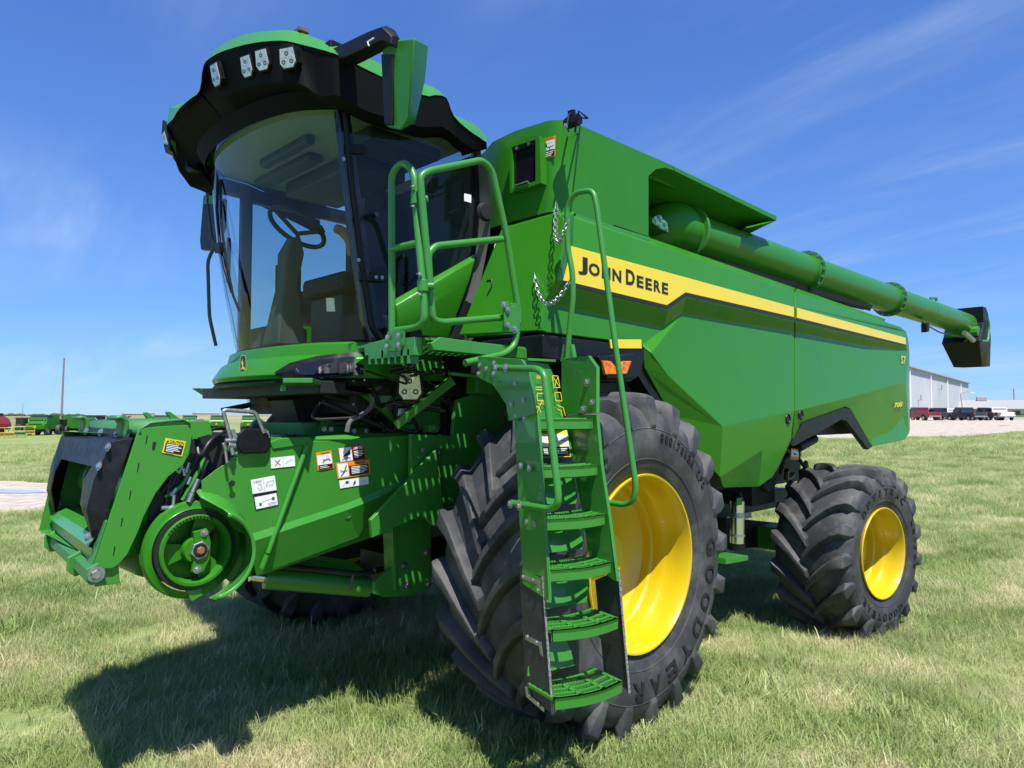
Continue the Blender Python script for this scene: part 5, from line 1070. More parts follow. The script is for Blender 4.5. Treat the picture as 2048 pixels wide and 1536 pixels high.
# ---- drivetrain cover and fender plate between feeder and front wheel
mb = MB(); mb.prism([PY(x, y, 3.42) for x, y in [(822, 868), (905, 872), (912, 800), (1030, 760), (1030, 900), (905, 1050), (898, 1028), (835, 1040), (822, 960)]], (0, .03, 0)); mb.build('wheel_side_cover', 'frame_green', HV, bevel=.004)
mb = MB(); mb.prism([PY(x, y, 3.36) for x, y in [(818, 960), (872, 900), (893, 1050), (868, 1052), (845, 1030), (745, 1076), (742, 1040)]], (0, .03, 0)); mb.build('feeder_hinge_plate', 'frame_green', HV, bevel=.004)
mb = MB(); mb.tube([PY(790, 850, 3.5), PY(905, 760, 3.3)], .035, 4); mb.build('platform_brace', 'frame_green', HV)
mb = MB(); mb.prism([PY(x, y, 3.3) for x, y in [(955, 745), (990, 752), (990, 790), (953, 786)]], (0, .1, 0)); mb.prism([PY(x, y, 3.1) for x, y in [(905, 744), (955, 750), (955, 756), (905, 750)]], (0, .04, 0)); mb.build('hinge_block', 'frame_green', pf, bevel=.003)
random.seed(11); hs_ = [[(690, 862, 3.9), (700, 830, 3.8), (740, 812, 3.7), (748, 795, 3.7)], [(745, 860, 3.7), (752, 820, 3.6), (800, 800, 3.5), (860, 812, 3.4)], [(755, 862, 3.75), (762, 825, 3.6), (810, 806, 3.5), (880, 816, 3.4)], [(765, 862, 3.7), (775, 830, 3.6), (820, 812, 3.5), (890, 822, 3.4)], [(650, 790, 3.8), (690, 800, 3.7), (730, 810, 3.6), (750, 820, 3.6)]]
for h in hs_: MB().tube([PY(x, y, Y) for x, y, Y in h], .017, 8, cr=.1).build('hydraulic_hose', 'hose', HV)
mb = MB(); mb.tube([PY(745, 795, 3.45), PY(745, 812, 3.45), PY(722, 832, 3.45), PY(698, 842, 3.45), PY(694, 864, 3.45)], .014, 8, cr=.05); mb.build('corrugated_hose', 'seal', HV)
random.seed(5)
mb = MB()
for k in range(14):
    x, y = random.uniform(790, 900), random.uniform(725, 760); a = PY(x, y, random.uniform(3.2, 3.45)); mb.tube([a, a + V(random.uniform(-.2, .2), .02, random.uniform(-.06, .06)), a + V(random.uniform(-.25, .25), .05, random.uniform(-.1, .05))], .007, 5, cr=.05)
mb.build('wiring_harness', 'hose', HV)
random.seed(21)
for k in range(22):      # the crowd of hoses, valve bodies and brackets in the shade behind the steps
    x, y, Y = random.uniform(700, 965), random.uniform(775, 850), random.uniform(3.35, 3.75); a = PY(x, y, Y)
    MB().tube([a, a + V(random.uniform(-.1, .1), .04, -random.uniform(.02, .1)), a + V(random.uniform(-.3, .3), .08, -random.uniform(.0, .16)), a + V(random.uniform(-.4, .4), .12, random.uniform(-.1, .12))], random.choice((.008, .011, .015)), 7, cr=.12).build('hydraulic_hose', 'hose', HV)
for k in range(10):
    x, y, Y = random.uniform(710, 950), random.uniform(770, 860), random.uniform(3.45, 3.7); a = PY(x, y, Y); s_ = random.uniform(.02, .05)
    mb = MB(); mb.box(a - V(s_, s_, s_ * .7), a + V(s_, s_, s_ * .7)); o = mb.build('valve_body', random.choice(('dark', 'frame_green', 'galv')), HV, bevel=.004); bolts([a + V(0, -s_, 0)], (0, -1, 0), o, .8)
for k, (x, y, w_) in enumerate(((640, 862, 30), (700, 866, 40), (770, 858, 30), (840, 868, 34))):
    mb = MB(); mb.prism([PY(x, y, 3.62), PY(x + w_, y, 3.62), PY(x + w_ - 6, y - 22, 3.7), PY(x + 6, y - 22, 3.7)], (0, .02, 0)); o = mb.build('feeder_bracket', 'frame_green', HV, bevel=.003); bolts([PY(x + 8, y - 4, 3.62), PY(x + w_ - 8, y - 4, 3.62)], (0, -1, 0), o, .9)
bolts([PY(x, y, 3.4) for x, y in [(845, 900), (858, 960), (880, 905), (838, 1000), (905, 1000)]], (0, -1, 0), HV, 1.0)
o = lamp(820, 773, 2.45, .13, .15, yaw=.75, name='underside_lamp', parent=HV)
# front leg of the chassis, lift cylinder
mb = MB(); mb.prism([PY(x, y, 3.52) for x, y in [(786, 1050), (862, 1030), (862, 1172), (830, 1190), (770, 1195), (748, 1188), (750, 1165), (790, 1130)]], (0, .03, 0)); mb.prism([PY(x, y, 3.50) for x, y in [(784, 1052), (792, 1052), (796, 1180), (790, 1182)]], (0, .1, 0)); o = mb.build('chassis_leg', 'frame_green', HV, bevel=.004)
bolts([PY(x, y, 3.52) for x, y in [(808, 1132), (814, 1172), (853, 1105), (856, 1168)]], (0, -1, 0), o, 1.6)
lc = part('lift_cylinder'); mb = MB(); mb.cyl(PY(530, 1156, 3.9), PY(738, 1174, 3.75), .062, 24); mb.build('cylinder_barrel', 'frame_green', lc, bevel=.004)
mb = MB(); mb.cyl(PY(500, 1152, 3.92), PY(532, 1156, 3.9), .03, 16); mb.build('cylinder_rod', 'chrome', lc)
mb = MB(); mb.tube([PY(520, 1128, 3.8), PY(640, 1140, 3.8), PY(720, 1150, 3.7), PY(765, 1138, 3.7)], .018, 8, cr=.08); mb.tube([PY(706, 1150, 3.66), PY(702, 1178, 3.66)], .008, 6); mb.build('cylinder_hose', 'hose', lc)
mb = MB(); mb.prism([PY(x, y, 3.95) for x, y in [(620, 1110), (700, 1120), (730, 1140), (720, 1150), (600, 1128)]], (0, .1, 0)); mb.build('lower_arm', 'frame_green', HV)

# ---------------------------------------------------------------- feeder house
fh_ = part('feeder_house')
YS = 3.52
def FS(px, py, o=0): return PY(px, py, YS + o)
# pressed side shield with a raised crease; top edge rolls inwards
outl_u = [(402, 962), (428, 942), (446, 930), (470, 912), (486, 904), (520, 898), (600, 886), (745, 876), (820, 872), (823, 948), (745, 986), (694, 1006), (600, 1037), (495, 1070), (440, 1050), (398, 1034), (393, 1018), (404, 984)]
mb = MB(); U = [FS(*p) for p in outl_u]
ridge = [(823, 962), (745, 1000), (694, 1020), (600, 1051), (497, 1086)]
ridge_up = [(823, 948), (745, 986), (694, 1006), (600, 1037), (495, 1070)]
low = [(800, 992), (748, 1026), (715, 1074), (615, 1112), (512, 1150)]
top_in = [(470, 904), (520, 880), (562, 873), (640, 870), (745, 867), (820, 865)]
mb.add(U, [tuple(range(len(U)))])
Rg = [FS(*p, -.016) for p in ridge]; Ru = [FS(*p) for p in ridge_up]; Lw = [FS(*p, .035) for p in low]
mb.loft([Ru, Rg, Lw], closed=False)
mb.loft([Lw, [p + V(0, .09, -.015) for p in Lw]], closed=False)
tp = [FS(470, 912), FS(486, 904), FS(520, 898), FS(600, 886), FS(745, 876), FS(820, 872)]; ti = [p + V(.0, .05, .022) for p in tp]; ti2 = [p + V(0, .14, .024) for p in tp]
mb.loft([tp, ti, ti2], closed=False)
o = mb.build('side_shield', 'bright_green', fh_, smooth=30); md = o.modifiers.new('t', 'SOLIDIFY'); md.thickness = .004; md.offset = 1; md = o.modifiers.new('b', 'BEVEL'); md.width = .010; md.segments = 3; md.limit_method = 'ANGLE'; md.angle_limit = R_(6); md.harden_normals = True
plate('top_cap', [FS(x, y, -.012) for x, y in [(540, 884), (560, 876), (620, 874), (628, 882), (622, 906), (616, 914), (608, 890), (546, 899)]], (0, .12, 0), 'bright_green', fh_, bevel=.006)
mb = MB(); mb.tube([FS(614, 892, -.02), FS(536, 1106, -.02)], .013, 10); mb.build('hinge_rod', 'bright_green', fh_); mb = MB(); mb.tube([FS(534, 1110, -.02), FS(524, 1136, -.01)], .015, 10); mb.build('rod_sleeve', 'bright_green', fh_)
c = FS(694, 1027, -.002); mb = MB(); mb.lathe([(.034, -.001), (.026, -.008), (.022, .0), (.020, .03), (0, .03)], c, 20); mb.cur = 1; mb.lathe([(0, .008), (.02, .008)], c, 16); mb.build('grommet', ['bright_green', 'ink'], fh_)
c = FS(459, 966, -.0); mb = MB(); mb.tube([c, c + V(0, -.03, 0)], .008, 8); mb.tube([c + V(0, -.03, 0), c + V(0, -.032, 0)], .016, 10); mb.build('latch_bolt', 'dark', fh_)
# inner body of the feeder house
mb = MB(); mb.prism([PY(x, y, 3.60) for x, y in [(398, 1010), (470, 920), (560, 878), (890, 868), (890, 1030), (745, 1075), (520, 1152), (440, 1160), (330, 1165), (270, 1150), (330, 960)]], (0, 1.36, 0)); mb.build('feeder_body', 'frame_green', fh_, bevel=.006)
plate('recess_shade_plate', [PY(x, y, 3.588) for x, y in [(380, 868), (452, 872), (458, 905), (430, 945), (404, 968), (396, 1012), (340, 1048), (296, 1060), (300, 1010), (340, 950), (370, 925)]], (0, .01, 0), 'dark', fh_, bevel=0)  # flat dark plate on the body, standing in for the shade of a recess
random.seed(31)
for k in range(9):
    x, y = random.uniform(350, 420), random.uniform(900, 940); a = PY(x, y, 3.57)
    MB().tube([a, a + V(-.03, -.01, -.07), a + V(random.uniform(-.12, -.03), 0, -random.uniform(.12, .22))], random.choice((.007, .010, .012)), 7, cr=.06).build('hydraulic_hose', 'hose' if k % 3 else 'frame_green', fh_)
for k in range(6):
    x, y = random.uniform(335, 405), random.uniform(930, 1010); a = PY(x, y, 3.56); MB().tube([a, a + V(random.uniform(-.02, .03), 0, .035)], .009, 6).build('hose_fitting', 'galv', fh_)
# round scoop guard: a rolled band standing proud of the shield, open on the left
dc = PY(391, 1100, 3.50); 
def arcpts(r, a0, a1, y, n=22, c=None, sx=1): c = c or dc; return [V(c.x + r * math.sin(a), y, c.z + r * math.cos(a)) for a in [R_(a0 + (a1 - a0) * k / n) for k in range(n + 1)]]
mb = MB(); r0 = .235
mb.loft([arcpts(r0 + .05, 0, 160, 3.53), arcpts(r0 + .012, 4, 164, 3.50), arcpts(r0 - .006, 10, 168, 3.44), arcpts(r0 - .026, 16, 172, 3.33), arcpts(r0 - .038, 19, 174, 3.29), arcpts(r0 - .052, 19, 174, 3.29)], closed=False)
o = mb.build('scoop_guard', 'bright_green', fh_, smooth=40); md = o.modifiers.new('t', 'SOLIDIFY'); md.thickness = .005
# clutch drum with friction band, hub and splined shaft
dr = part('drive_drum')
def Dl(prof, m, nm, seg=64, **k): return MB().lathe(prof, V(dc.x, 0, dc.z), seg, **k).build(nm, m, fh_, smooth=35)
Dl([(.215, 3.60), (.232, 3.56), (.232, 3.53), (.226, 3.52), (.20, 3.515), (.195, 3.51)], 'green', 'drum_cover')
Dl([(.190, 3.52), (.190, 3.50), (.188, 3.495), (.172, 3.495), (.170, 3.50)], 'hose', 'friction_belt')
Dl([(.170, 3.51), (.170, 3.485), (.165, 3.478), (.152, 3.478), (.147, 3.485), (.142, 3.58), (.0, 3.58)], 'green', 'drum_rim')
Dl([(.06, 3.555), (.06, 3.50), (.055, 3.49), (.0, 3.49)], 'green', 'drum_hub', 32)
for k in range(3):
    a = R_(25 + 120 * k); c1 = V(dc.x + .05 * math.sin(a), 3.53, dc.z + .05 * math.cos(a)); c2 = V(dc.x + .15 * math.sin(a), 3.53, dc.z + .15 * math.cos(a)); t_ = V(math.cos(a), 0, -math.sin(a))
    mb = MB(); mb.prism([c1 - t_ * .035, c1 + t_ * .035, c2 + t_ * .06, c2 - t_ * .06], (0, .02, 0)); mb.build('drum_spoke', 'green', fh_, bevel=.003)
mb = MB()
for k in range(14): a = R_(-55 + 6 * k); c1 = V(dc.x + .159 * math.sin(a), 3.4765, dc.z + .159 * math.cos(a)); mb.lathe([(0, 0), (.006, 0)], c1, 8)
mb.build('drum_hole', 'ink', fh_, smooth=0)
hc = V(dc.x + .012, 3.47, dc.z + .0)
mb = MB(); mb.prism([hc + V(.045 * math.sin(a), 0, .045 * math.cos(a)) for a in [R_(60 * k + 15) for k in range(6)]], (0, .03, 0)); mb.build('hex_collar', 'galv', fh_, bevel=.003)
mb = MB(); mb.lathe([(0, -.002), (.034, -.002)], hc, 20); mb.build('collar_bore', 'ink', fh_); mb = MB(); mb.lathe([(0, -.012), (.016, -.012), (.02, -.002)], hc, 6); mb.build('shaft_end', 'rust', fh_)
mb = MB(); mb.prism([hc + V(x, .012, z) for x, z in [(-.03, .09), (.035, .10), (.055, .03), (.05, -.05), (.02, -.11), (-.035, -.10), (-.02, 0)]], (0, .02, 0)); o = mb.build('hub_flange', 'green', fh_, bevel=.004); bolts([hc + V(.02, .012, .08), hc + V(-.01, .012, -.09)], (0, -1, 0), o, 1.2)
mb = MB(); mb.prism([PY(x, y, 3.5) for x, y in [(370, 1176), (398, 1168), (406, 1190), (384, 1203)]], (0, .02, 0)); mb.build('drum_stop', 'frame_green', fh_, bevel=.002)
# ---- front frame (header mount) of the feeder house
ff = part('header_mount')
YM = 3.50
def FM(px, py, o=0): return PY(px, py, YM + o)
mp_ = [(278, 857), (330, 852), (376, 850), (385, 868), (378, 909), (366, 931), (337, 953), (312, 986), (288, 1032), (277, 1062), (255, 1109), (236, 1130), (224, 1137), (192, 1138), (187, 1131)]
plate('mount_side', [FM(*p) for p in mp_], (0, .012, 0), 'bright_green', ff, bevel=.003)
for x, y in [(294, 879), (277, 935), (261, 990), (244, 1045), (229, 1102)]:
    mb = MB(); mb.prism([FM(x + dx, y + dy, -.0012) for dx, dy in [(-.5, -9), (1.6, -9), (1.6, -4), (-1.5, 9), (-3.2, 9), (-1.2, -4)]], (0, .0008, 0)); mb.build('slot', 'ink', ff, smooth=0)
mb = MB(); mb.prism([FM(x, y, -.0012) for x, y in [(306, 884), (309, 883), (313, 886), (309, 900), (305, 901), (304, 897)]], (0, .0008, 0)); mb.build('slot', 'ink', ff, smooth=0)
XT = .96
def XM(px, py, x): return PX(px, py, x)
fr3 = lambda px, py: FM(px, py)
n1, f1 = FM(278, 857), None
nb, nt_ = FM(188, 1132), FM(278, 857)
W_ = 1.25
def NF(t, y, o=0): p = nb.lerp(nt_, t); return V(p.x + o + (.11 - .05 * t) * (y / W_), YM + y, p.z)         # t up the frame, y across to the far side
# top trough and hooks
mb = MB()
sec = [(0, 0, -.03), (0, 0, .0), (.05, 0, .03), (.2, 0, .045), (.23, 0, .02)]
mb.loft([[NF(1, 0) + V(a, 0, c) for a, b, c in sec], [NF(1, W_) + V(a, 0, c) for a, b, c in sec]], closed=False)
o = mb.build('top_rail', 'dull_green', ff, smooth=20, bevel=.0); o.modifiers.new('t', 'SOLIDIFY').thickness = .01
plate('top_web', [NF(1, 0) + V(.0, .01, -.0), NF(1, 0) + V(.05, .01, .03), NF(1, 0) + V(.32, .01, .035), NF(1, 0) + V(.34, .01, -.03), NF(1, 0) + V(.2, .01, -.07)], (0, .008, 0), 'bright_green', ff)
for yk in (.16, .96):
    mb = MB(); b = NF(1, yk) + V(.01, 0, .0)
    pr = [(0, -.09), (-.012, -.02), (-.012, .03), (-.03, .055), (-.05, .06), (-.075, .055)]
    mb.loft([[b + V(a, 0, c) for a, c in pr], [b + V(a, .13, c) for a, c in pr]], closed=False); o = mb.build('hook', 'dull_green', ff, smooth=40); o.modifiers.new('t', 'SOLIDIFY').thickness = .018
for px, py in ((1058, 455), (1222, 450)):
    mb = MB(); mb.prism([PY(px / 3.657 + dx, 700 + py / 3.657 + dy, 4.1) for dx, dy in [(0, 0), (6, 0), (26, 14), (24, 18), (10, 18), (0, 4)]], (0, .03, 0)); mb.build('hose_guide', 'frame_green', ff, bevel=.003)
mb = MB(); c = FM(395, 850, .2); mb.tube([c, c + V(0, -.05, 0)], .03, 16); mb.build('coupler_ring', 'galv', ff); mb = MB(); mb.tube([c + V(0, -.048, 0), c + V(0, -.052, 0)], .018, 12); mb.build('coupler_bore', 'ink', ff)
plate('coupler_plate', [FM(x, y, .22) for x, y in [(376, 840), (415, 842), (420, 858), (412, 870), (380, 870)]], (0, .01, 0), 'frame_green', ff)
plate('side_lug', [FM(x, y, .35) for x, y in [(386, 862), (420, 862), (432, 880), (440, 905), (400, 930), (386, 910)]], (0, .01, 0), 'bright_green', ff)
# black opening shroud: near cheek, top band, far cheek
def arcq(pts, y): return [V(p[0], YM + y, p[1]) for p in pts]
zT, zB = NF(1, 0).z, NF(.0, 0).z
def CK(t, a): p = nb.lerp(nt_, t); return (p.x + a, p.z)
mb = MB()
mb.loft([[NF(.93, .03, -.005), NF(.93, W_ - .03, -.005)], [NF(.90, .05, -.085), NF(.90, W_ - .05, -.085)], [NF(.70, .26, -.085), NF(.70, W_ - .22, -.085)], [NF(.70, .28, -.03), NF(.70, W_ - .24, -.03)]], closed=False)
mb.loft([[NF(.93, .03, -.005), NF(.60, .03, -.01), NF(.35, .03, -.01), NF(.17, .04, -.005)], [NF(.90, .05, -.085), NF(.62, .07, -.10), NF(.40, .07, -.09), NF(.19, .07, -.03)], [NF(.70, .26, -.085), NF(.60, .27, -.10), NF(.42, .24, -.09), NF(.20, .12, -.03)], [NF(.70, .28, -.03), NF(.6, .29, -.03), NF(.42, .26, -.02), NF(.2, .13, .0)]], closed=False)
mb.loft([[NF(.93, W_ - .03, -.005), NF(.60, W_ - .03, -.01), NF(.35, W_ - .03, -.01), NF(.17, W_ - .04, -.005)], [NF(.90, W_ - .05, -.085), NF(.62, W_ - .07, -.10), NF(.40, W_ - .07, -.09), NF(.19, W_ - .07, -.03)], [NF(.70, W_ - .22, -.085), NF(.60, W_ - .23, -.10), NF(.42, W_ - .2, -.09), NF(.20, W_ - .12, -.03)]], closed=False)
o = mb.build('opening_shroud', 'plastic', ff, smooth=25); o.modifiers.new('t', 'SOLIDIFY').thickness = .006; md = o.modifiers.new('b', 'BEVEL'); md.width = .015; md.segments = 3; md.limit_method = 'ANGLE'; md.angle_limit = R_(12)
bolts([NF(.955, y, -.012) for y in (.30, .62, .95)] + [NF(.86, .045, -.09), NF(.72, .05, -.10), NF(.2, .06, -.05)], (-1, -.2, .3), o, 1.3)
plate('shroud_strip', [NF(.99, .1, -.006), NF(.99, W_ - .1, -.006), NF(.92, W_ - .1, -.006), NF(.92, .1, -.006)], (.004, 0, 0), 'plastic', ff)
# inside: dark walls, drum, floor
mb = MB(); mb.loft([[NF(.02, .03, .02), NF(.95, .03, .02), NF(.95, W_ - .035, -.08), NF(.02, W_ - .035, -.07)], [NF(.02, .13, .26), NF(.95, .13, .26), NF(.95, W_ - .05, .55), NF(.02, W_ - .05, .55)]], closed=True); mb.build('throat_wall', 'frame_green', ff, smooth=0)
mb = MB(); mb.prism([NF(.0, .04, .5), NF(.95, .04, .5), NF(.95, W_ - .04, .5), NF(.0, W_ - .04, .5)], (.02, 0, 0)); mb.build('throat_back', 'dark', ff)
mb = MB(); c = NF(.5, 0, .24); mb.lathe([(.0, .28), (.13, .28), (.13, .50), (.17, .50), (.17, .53), (.13, .53), (.13, .82), (.17, .82), (.17, .85), (.13, .85), (.13, 1.1), (0, 1.1)], V(c.x, c.y, c.z), 32); mb.build('feeder_drum', 'frame_green', ff, smooth=35)
mb = MB(); mb.loft([[NF(.20, .06, -.02) + V(0, 0, 0), NF(.20, W_ - .06, -.02)], [NF(.22, .06, .02), NF(.22, W_ - .06, .02)], [NF(.24, .06, .16), NF(.24, W_ - .06, .16)], [NF(.30, .06, .45), NF(.30, W_ - .06, .45)]], closed=False); mb.loft([[NF(.20, .06, -.02), NF(.20, W_ - .06, -.02)], [NF(.13, .05, -.04), NF(.13, W_ - .05, -.04)], [NF(.12, .05, -.02), NF(.12, W_ - .05, -.02)], [NF(.03, .05, -.01), NF(.03, W_ - .05, -.01)]], closed=False); mb.build('throat_floor', 'bright_green', ff, smooth=20, bevel=.004)
plate('corner_post', [NF(.0, -.0, -.012), NF(.0, .13, -.012), NF(.32, .10, -.012), NF(.32, .0, -.012)], (.01, 0, 0), 'dull_green', ff)
plate('corner_post', [NF(.0, W_ - .13, -.012), NF(.0, W_, -.012), NF(.3, W_, -.012), NF(.3, W_ - .08, -.012)], (.01, 0, 0), 'dull_green', ff)
# lower lock bar with end bolt
mb = MB(); b0, b1 = NF(-.05, -.03, .02), NF(-.05, W_ - .06, .02)
sq = [V(-.045, 0, .025), V(.0, 0, .045), V(.03, 0, .02), V(.025, 0, -.04), V(-.03, 0, -.045), V(-.05, 0, -.02)]
mb.loft([[b0 + s for s in sq], [b1 + s for s in sq]], closed=True, cap=True); o = mb.build('lock_bar', 'dull_green', ff, bevel=.004); bolts([b0 + V(-.01, -.005, 0)], (0, -1, 0), o, 2.2)
for y in (.28, 1.05):
    b = NF(-.05, y, .02); mb = MB(); mb.prism([b + V(-.07, 0, .03), b + V(0, 0, .065), b + V(.04, 0, -.04), b + V(-.04, 0, -.06), b + V(-.07, 0, -.03)], (0, .03, 0)); mb.build('bar_collar', 'frame_green', ff, bevel=.003)
mb = MB(); mb.prism([NF(-.06, .02, .02) + V(-.0, 0, .06), NF(-.06, .02, .02) + V(.09, 0, .04), NF(-.06, .02, .02) + V(.10, 0, -.06), NF(-.06, .02, .02) + V(.0, 0, -.06)], (0, .03, 0)); mb.build('bar_end_plate', 'frame_green', ff, bevel=.003)
# hoses and couplers behind the mount
for h in ([(384, 862, 3.62), (392, 905, 3.6), (378, 940, 3.58), (360, 990, 3.58)], [(388, 862, 3.6), (404, 870, 3.55), (430, 856, 3.55), (452, 856, 3.6)], [(392, 868, 3.58), (398, 920, 3.5), (420, 880, 3.5), (452, 862, 3.6)], [(410, 870, 3.7), (396, 905, 3.7), (386, 950, 3.7)]):
    MB().tube([PY(*p) for p in h], .009, 8, cr=.12).build('hydraulic_hose', 'hose', ff)
for a, b, r in (((384, 985, 3.52), (396, 958, 3.52), .011), ((377, 1004, 3.52), (384, 986, 3.52), .014), ((336, 1016, 3.55), (346, 1012, 3.55), .008), ((346, 1012, 3.55), (348, 990, 3.55), .008), ((372, 945, 3.55), (378, 925, 3.55), .010), ((322, 1016, 3.55), (336, 1016, 3.55), .011)):
    MB().tube([PY(*a), PY(*b)], r, 8).build('hose_fitting', 'galv', ff)
# multicoupler with its lever frame
mc = part('multicoupler')
def MC(px, py, o=0): return PY(px, py, 3.48 + o)
rings = []
for o_, s in ((0, 1), (.03, 1.06), (.16, 1.0)):
    cx_, cy_ = 508, 884; rings.append([MC(cx_ + (x - cx_) * s, cy_ + (y - cy_) * s, o_) for x, y in [(478, 868), (488, 858), (530, 858), (540, 870), (540, 892), (532, 905), (486, 907), (476, 896)]])
mb = MB(); mb.loft(rings, closed=True, cap=True); mb.build('coupler_cover', 'plastic', mc, smooth=30, bevel=.006)
mb = MB(); mb.tube([MC(462, 880), MC(446, 822), MC(452, 820), MC(506, 824), MC(512, 828), MC(528, 866)], .0105, 8, cr=.02); mb.build('lever_frame', 'galv', mc, smooth=60)
mb = MB(); mb.prism([MC(x, y, -.01) for x, y in [(462, 858), (470, 858), (476, 874), (468, 880)]], (0, .01, 0)); mb.prism([MC(x, y, -.0) for x, y in [(530, 858), (538, 862), (542, 876), (534, 876)]], (0, .01, 0)); mb.build('lever_ear', 'galv', mc, bevel=.002)
mb = MB()
for a, b, r in (((450, 882), (472, 880), .012), ((456, 890), (470, 892), .016), ((450, 896), (454, 926), .008), ((462, 894), (466, 910), .012), ((446, 886), (452, 900), .010)): mb.tube([MC(*a), MC(*b)], r, 8)
mb.build('valve_block', 'galv', mc, bevel=.002)
# decals on the shield and the mount
def q4(a, b, c, d, o=-.006, f=FS): return [f(*a, o), f(*b, o), f(*c, o), f(*d, o)]
decal('caution_sticker', [FM(331, 876, -.002), FM(372, 883, -.002), FM(364, 913, -.002), FM(324, 905, -.002)], [('r', 0, 0, 1, 1, 0), ('r', .06, .30, .94, .93, 1), ('t', 'CAUTION', .22, .06, .93, .25, 1), ('p', [(.07, .25), (.19, .25), (.13, .06)], 1)] + [('r', .12, .36 + k * .11, (.7, .85, .7, .8, .5)[k], .41 + k * .11, 2) for k in range(5)], ['decal_yellow', 'ink', 'white'], ff, off=.0015)
sk = ['white', 'ink', 'orange', 'red', 'grey']
decal('instruction_sticker', q4((541, 916), (589, 911), (590, 932), (542, 937)), [('r', 0, 0, 1, 1, 0), ('l', [(.5, 0), (.5, 1)], .001, 4), ('l', [(.15, .2), (.38, .8)], .003, 3), ('l', [(.38, .2), (.15, .8)], .003, 3), ('l', [(.58, .7), (.72, .45), (.9, .3)], .0015, 4)], sk, fh_)
decal('instruction_sticker', q4((501, 960), (549, 951), (553, 980), (505, 988)), [('r', 0, 0, 1, 1, 0), ('l', [(.5, .0), (.5, 1)], .001, 4), ('l', [(.25, .45), (.35, .4), (.42, .7), (.3, .85), (.24, .6)], .0015, 1), ('l', [(.58, .6), (.65, .35), (.92, .3), (.86, .6), (.58, .6)], .0015, 1), ('t', '12 BOLTS', .1, .12, .42, .25, 4)], sk, fh_)
decal('instruction_sticker', q4((506, 990), (553, 981), (557, 1010), (511, 1020)), [('r', 0, 0, 1, 1, 1), ('r', .03, .16, .97, .96, 0), ('l', [(.2, .7), (.35, .55), (.65, .5), (.85, .45)], .0015, 4), ('r', .18, .6, .28, .78, 4), ('r', .74, .38, .86, .55, 4), ('r', .55, .72, .92, .75, 4), ('r', .55, .8, .88, .83, 4)], sk, fh_)
decal('warning_sticker', q4((631, 906), (662, 900), (667, 936), (635, 941)), [('r', 0, 0, 1, 1, 2), ('r', .05, .17, .95, .72, 0), ('r', .07, .74, .95, .96, 1), ('t', 'WARNING', .28, .05, .85, .13, 1), ('l', [(.35, .62), (.5, .48), (.75, .45), (.85, .55)], .004, 1), ('p', [(.38, .4), (.5, .42), (.42, .47)], 1), ('l', [(.62, .25), (.72, .22), (.76, .35), (.68, .42), (.6, .34), (.62, .25)], .0012, 4), ('r', .12, .79, .6, .82, 0), ('r', .12, .87, .7, .9, 0)], sk, fh_)
decal('danger_sticker', q4((675, 896), (727, 889), (731, 918), (679, 925)), [('r', 0, 0, 1, 1, 3), ('r', .03, .04, .5, .96, 0), ('r', .52, .30, .97, .95, 1), ('t', 'DANGER', .58, .07, .93, .25, 0), ('p', [(.12, .65), (.45, .2), (.44, .5), (.3, .6)], 1), ('l', [(.1, .82), (.25, .72), (.42, .78)], .004, 1)] + [('r', .56, .36 + k * .1, (.92, .88, .93, .85, .7)[k], .41 + k * .1, 0) for k in range(5)], sk, fh_)
decal('warning_sticker', q4((671, 926), (738, 919), (740, 948), (675, 958)), [('r', 0, 0, 1, 1, 2), ('r', .04, .07, .34, .93, 0), ('r', .37, .27, .96, .92, 1), ('t', 'WARNING', .55, .08, .85, .2, 1), ('l', [(.1, .85), (.2, .65), (.3, .2)], .005, 1), ('l', [(.1, .5), (.2, .58), (.3, .52)], .004, 1)] + [('r', .42, .34 + k * .1, (.9, .93, .85, .9, .8)[k], .39 + k * .1, 0) for k in range(5)], sk, fh_)
decal('instruction_sticker', q4((678, 961), (736, 953), (737, 968), (680, 977)), [('r', 0, 0, 1, 1, 0), ('l', [(.34, .05), (.34, .95)], .0012, 4), ('l', [(.66, .05), (.66, .95)], .0012, 4), ('l', [(.08, .8), (.22, .3)], .0012, 4), ('r', .2, .2, .3, .45, 1), ('p', [(.42, .85), (.52, .2), (.55, .5)], 1), ('l', [(.74, .35), (.92, .7)], .0015, 1)], sk, fh_)
# ================================================================ the yard behind
def paint(name, c, r=.3): M[name] = mat(name + '_paint', c, r, coat=.4)
paint('maroon', (.16, .008, .012)); paint('navy', (.018, .028, .05)); paint('black_car', (.012, .012, .013)); paint('white_car', (.72, .72, .72)); paint('case_red', (.15, .010, .012), .4); paint('bright_red', (.55, .05, .05)); paint('silver_car', (.4, .41, .43))
M['window'] = mat('vehicle_window', (.012, .014, .018), .08, spec=.8)
M['metal_wall'] = mat('ribbed_metal_wall', (.52, .53, .56), .5, noise=(.12, (.47, .48, .51), .4, .6))
M['metal_shade'] = mat('grey_metal_fascia', (.33, .335, .35), .5)
M['roof_metal'] = mat('roof_metal', (.32, .31, .31), .5)
M['beige'] = mat('beige_siding', (.55, .5, .43), .7)
M['wood'] = mat('weathered_wood', (.20, .14, .11), .85, noise=(6, (.30, .22, .17), .4, .7))
M['tail'] = mat('tail_lamp', (.5, .02, .02), .3)
M['slow'] = mat('slow_vehicle_orange', (.9, .22, .03), .5)
class Loc:
    """a place in the yard: origin on the ground, heading about Z; things there are built in local metres and parented to an Empty"""
    def __init__(s, name, pos, rz, label, cat, group=None):
        s.e = empty(name, pos, None, world_children=False, rz=rz); tag(s.e, label, cat, group)
def bm_box(e, name, boxes, m, bevel=.02, rnd=0):
    mb = MB()
    for b in boxes: mb.box(*b)
    return mb.build(name, m, e, bevel=bevel)
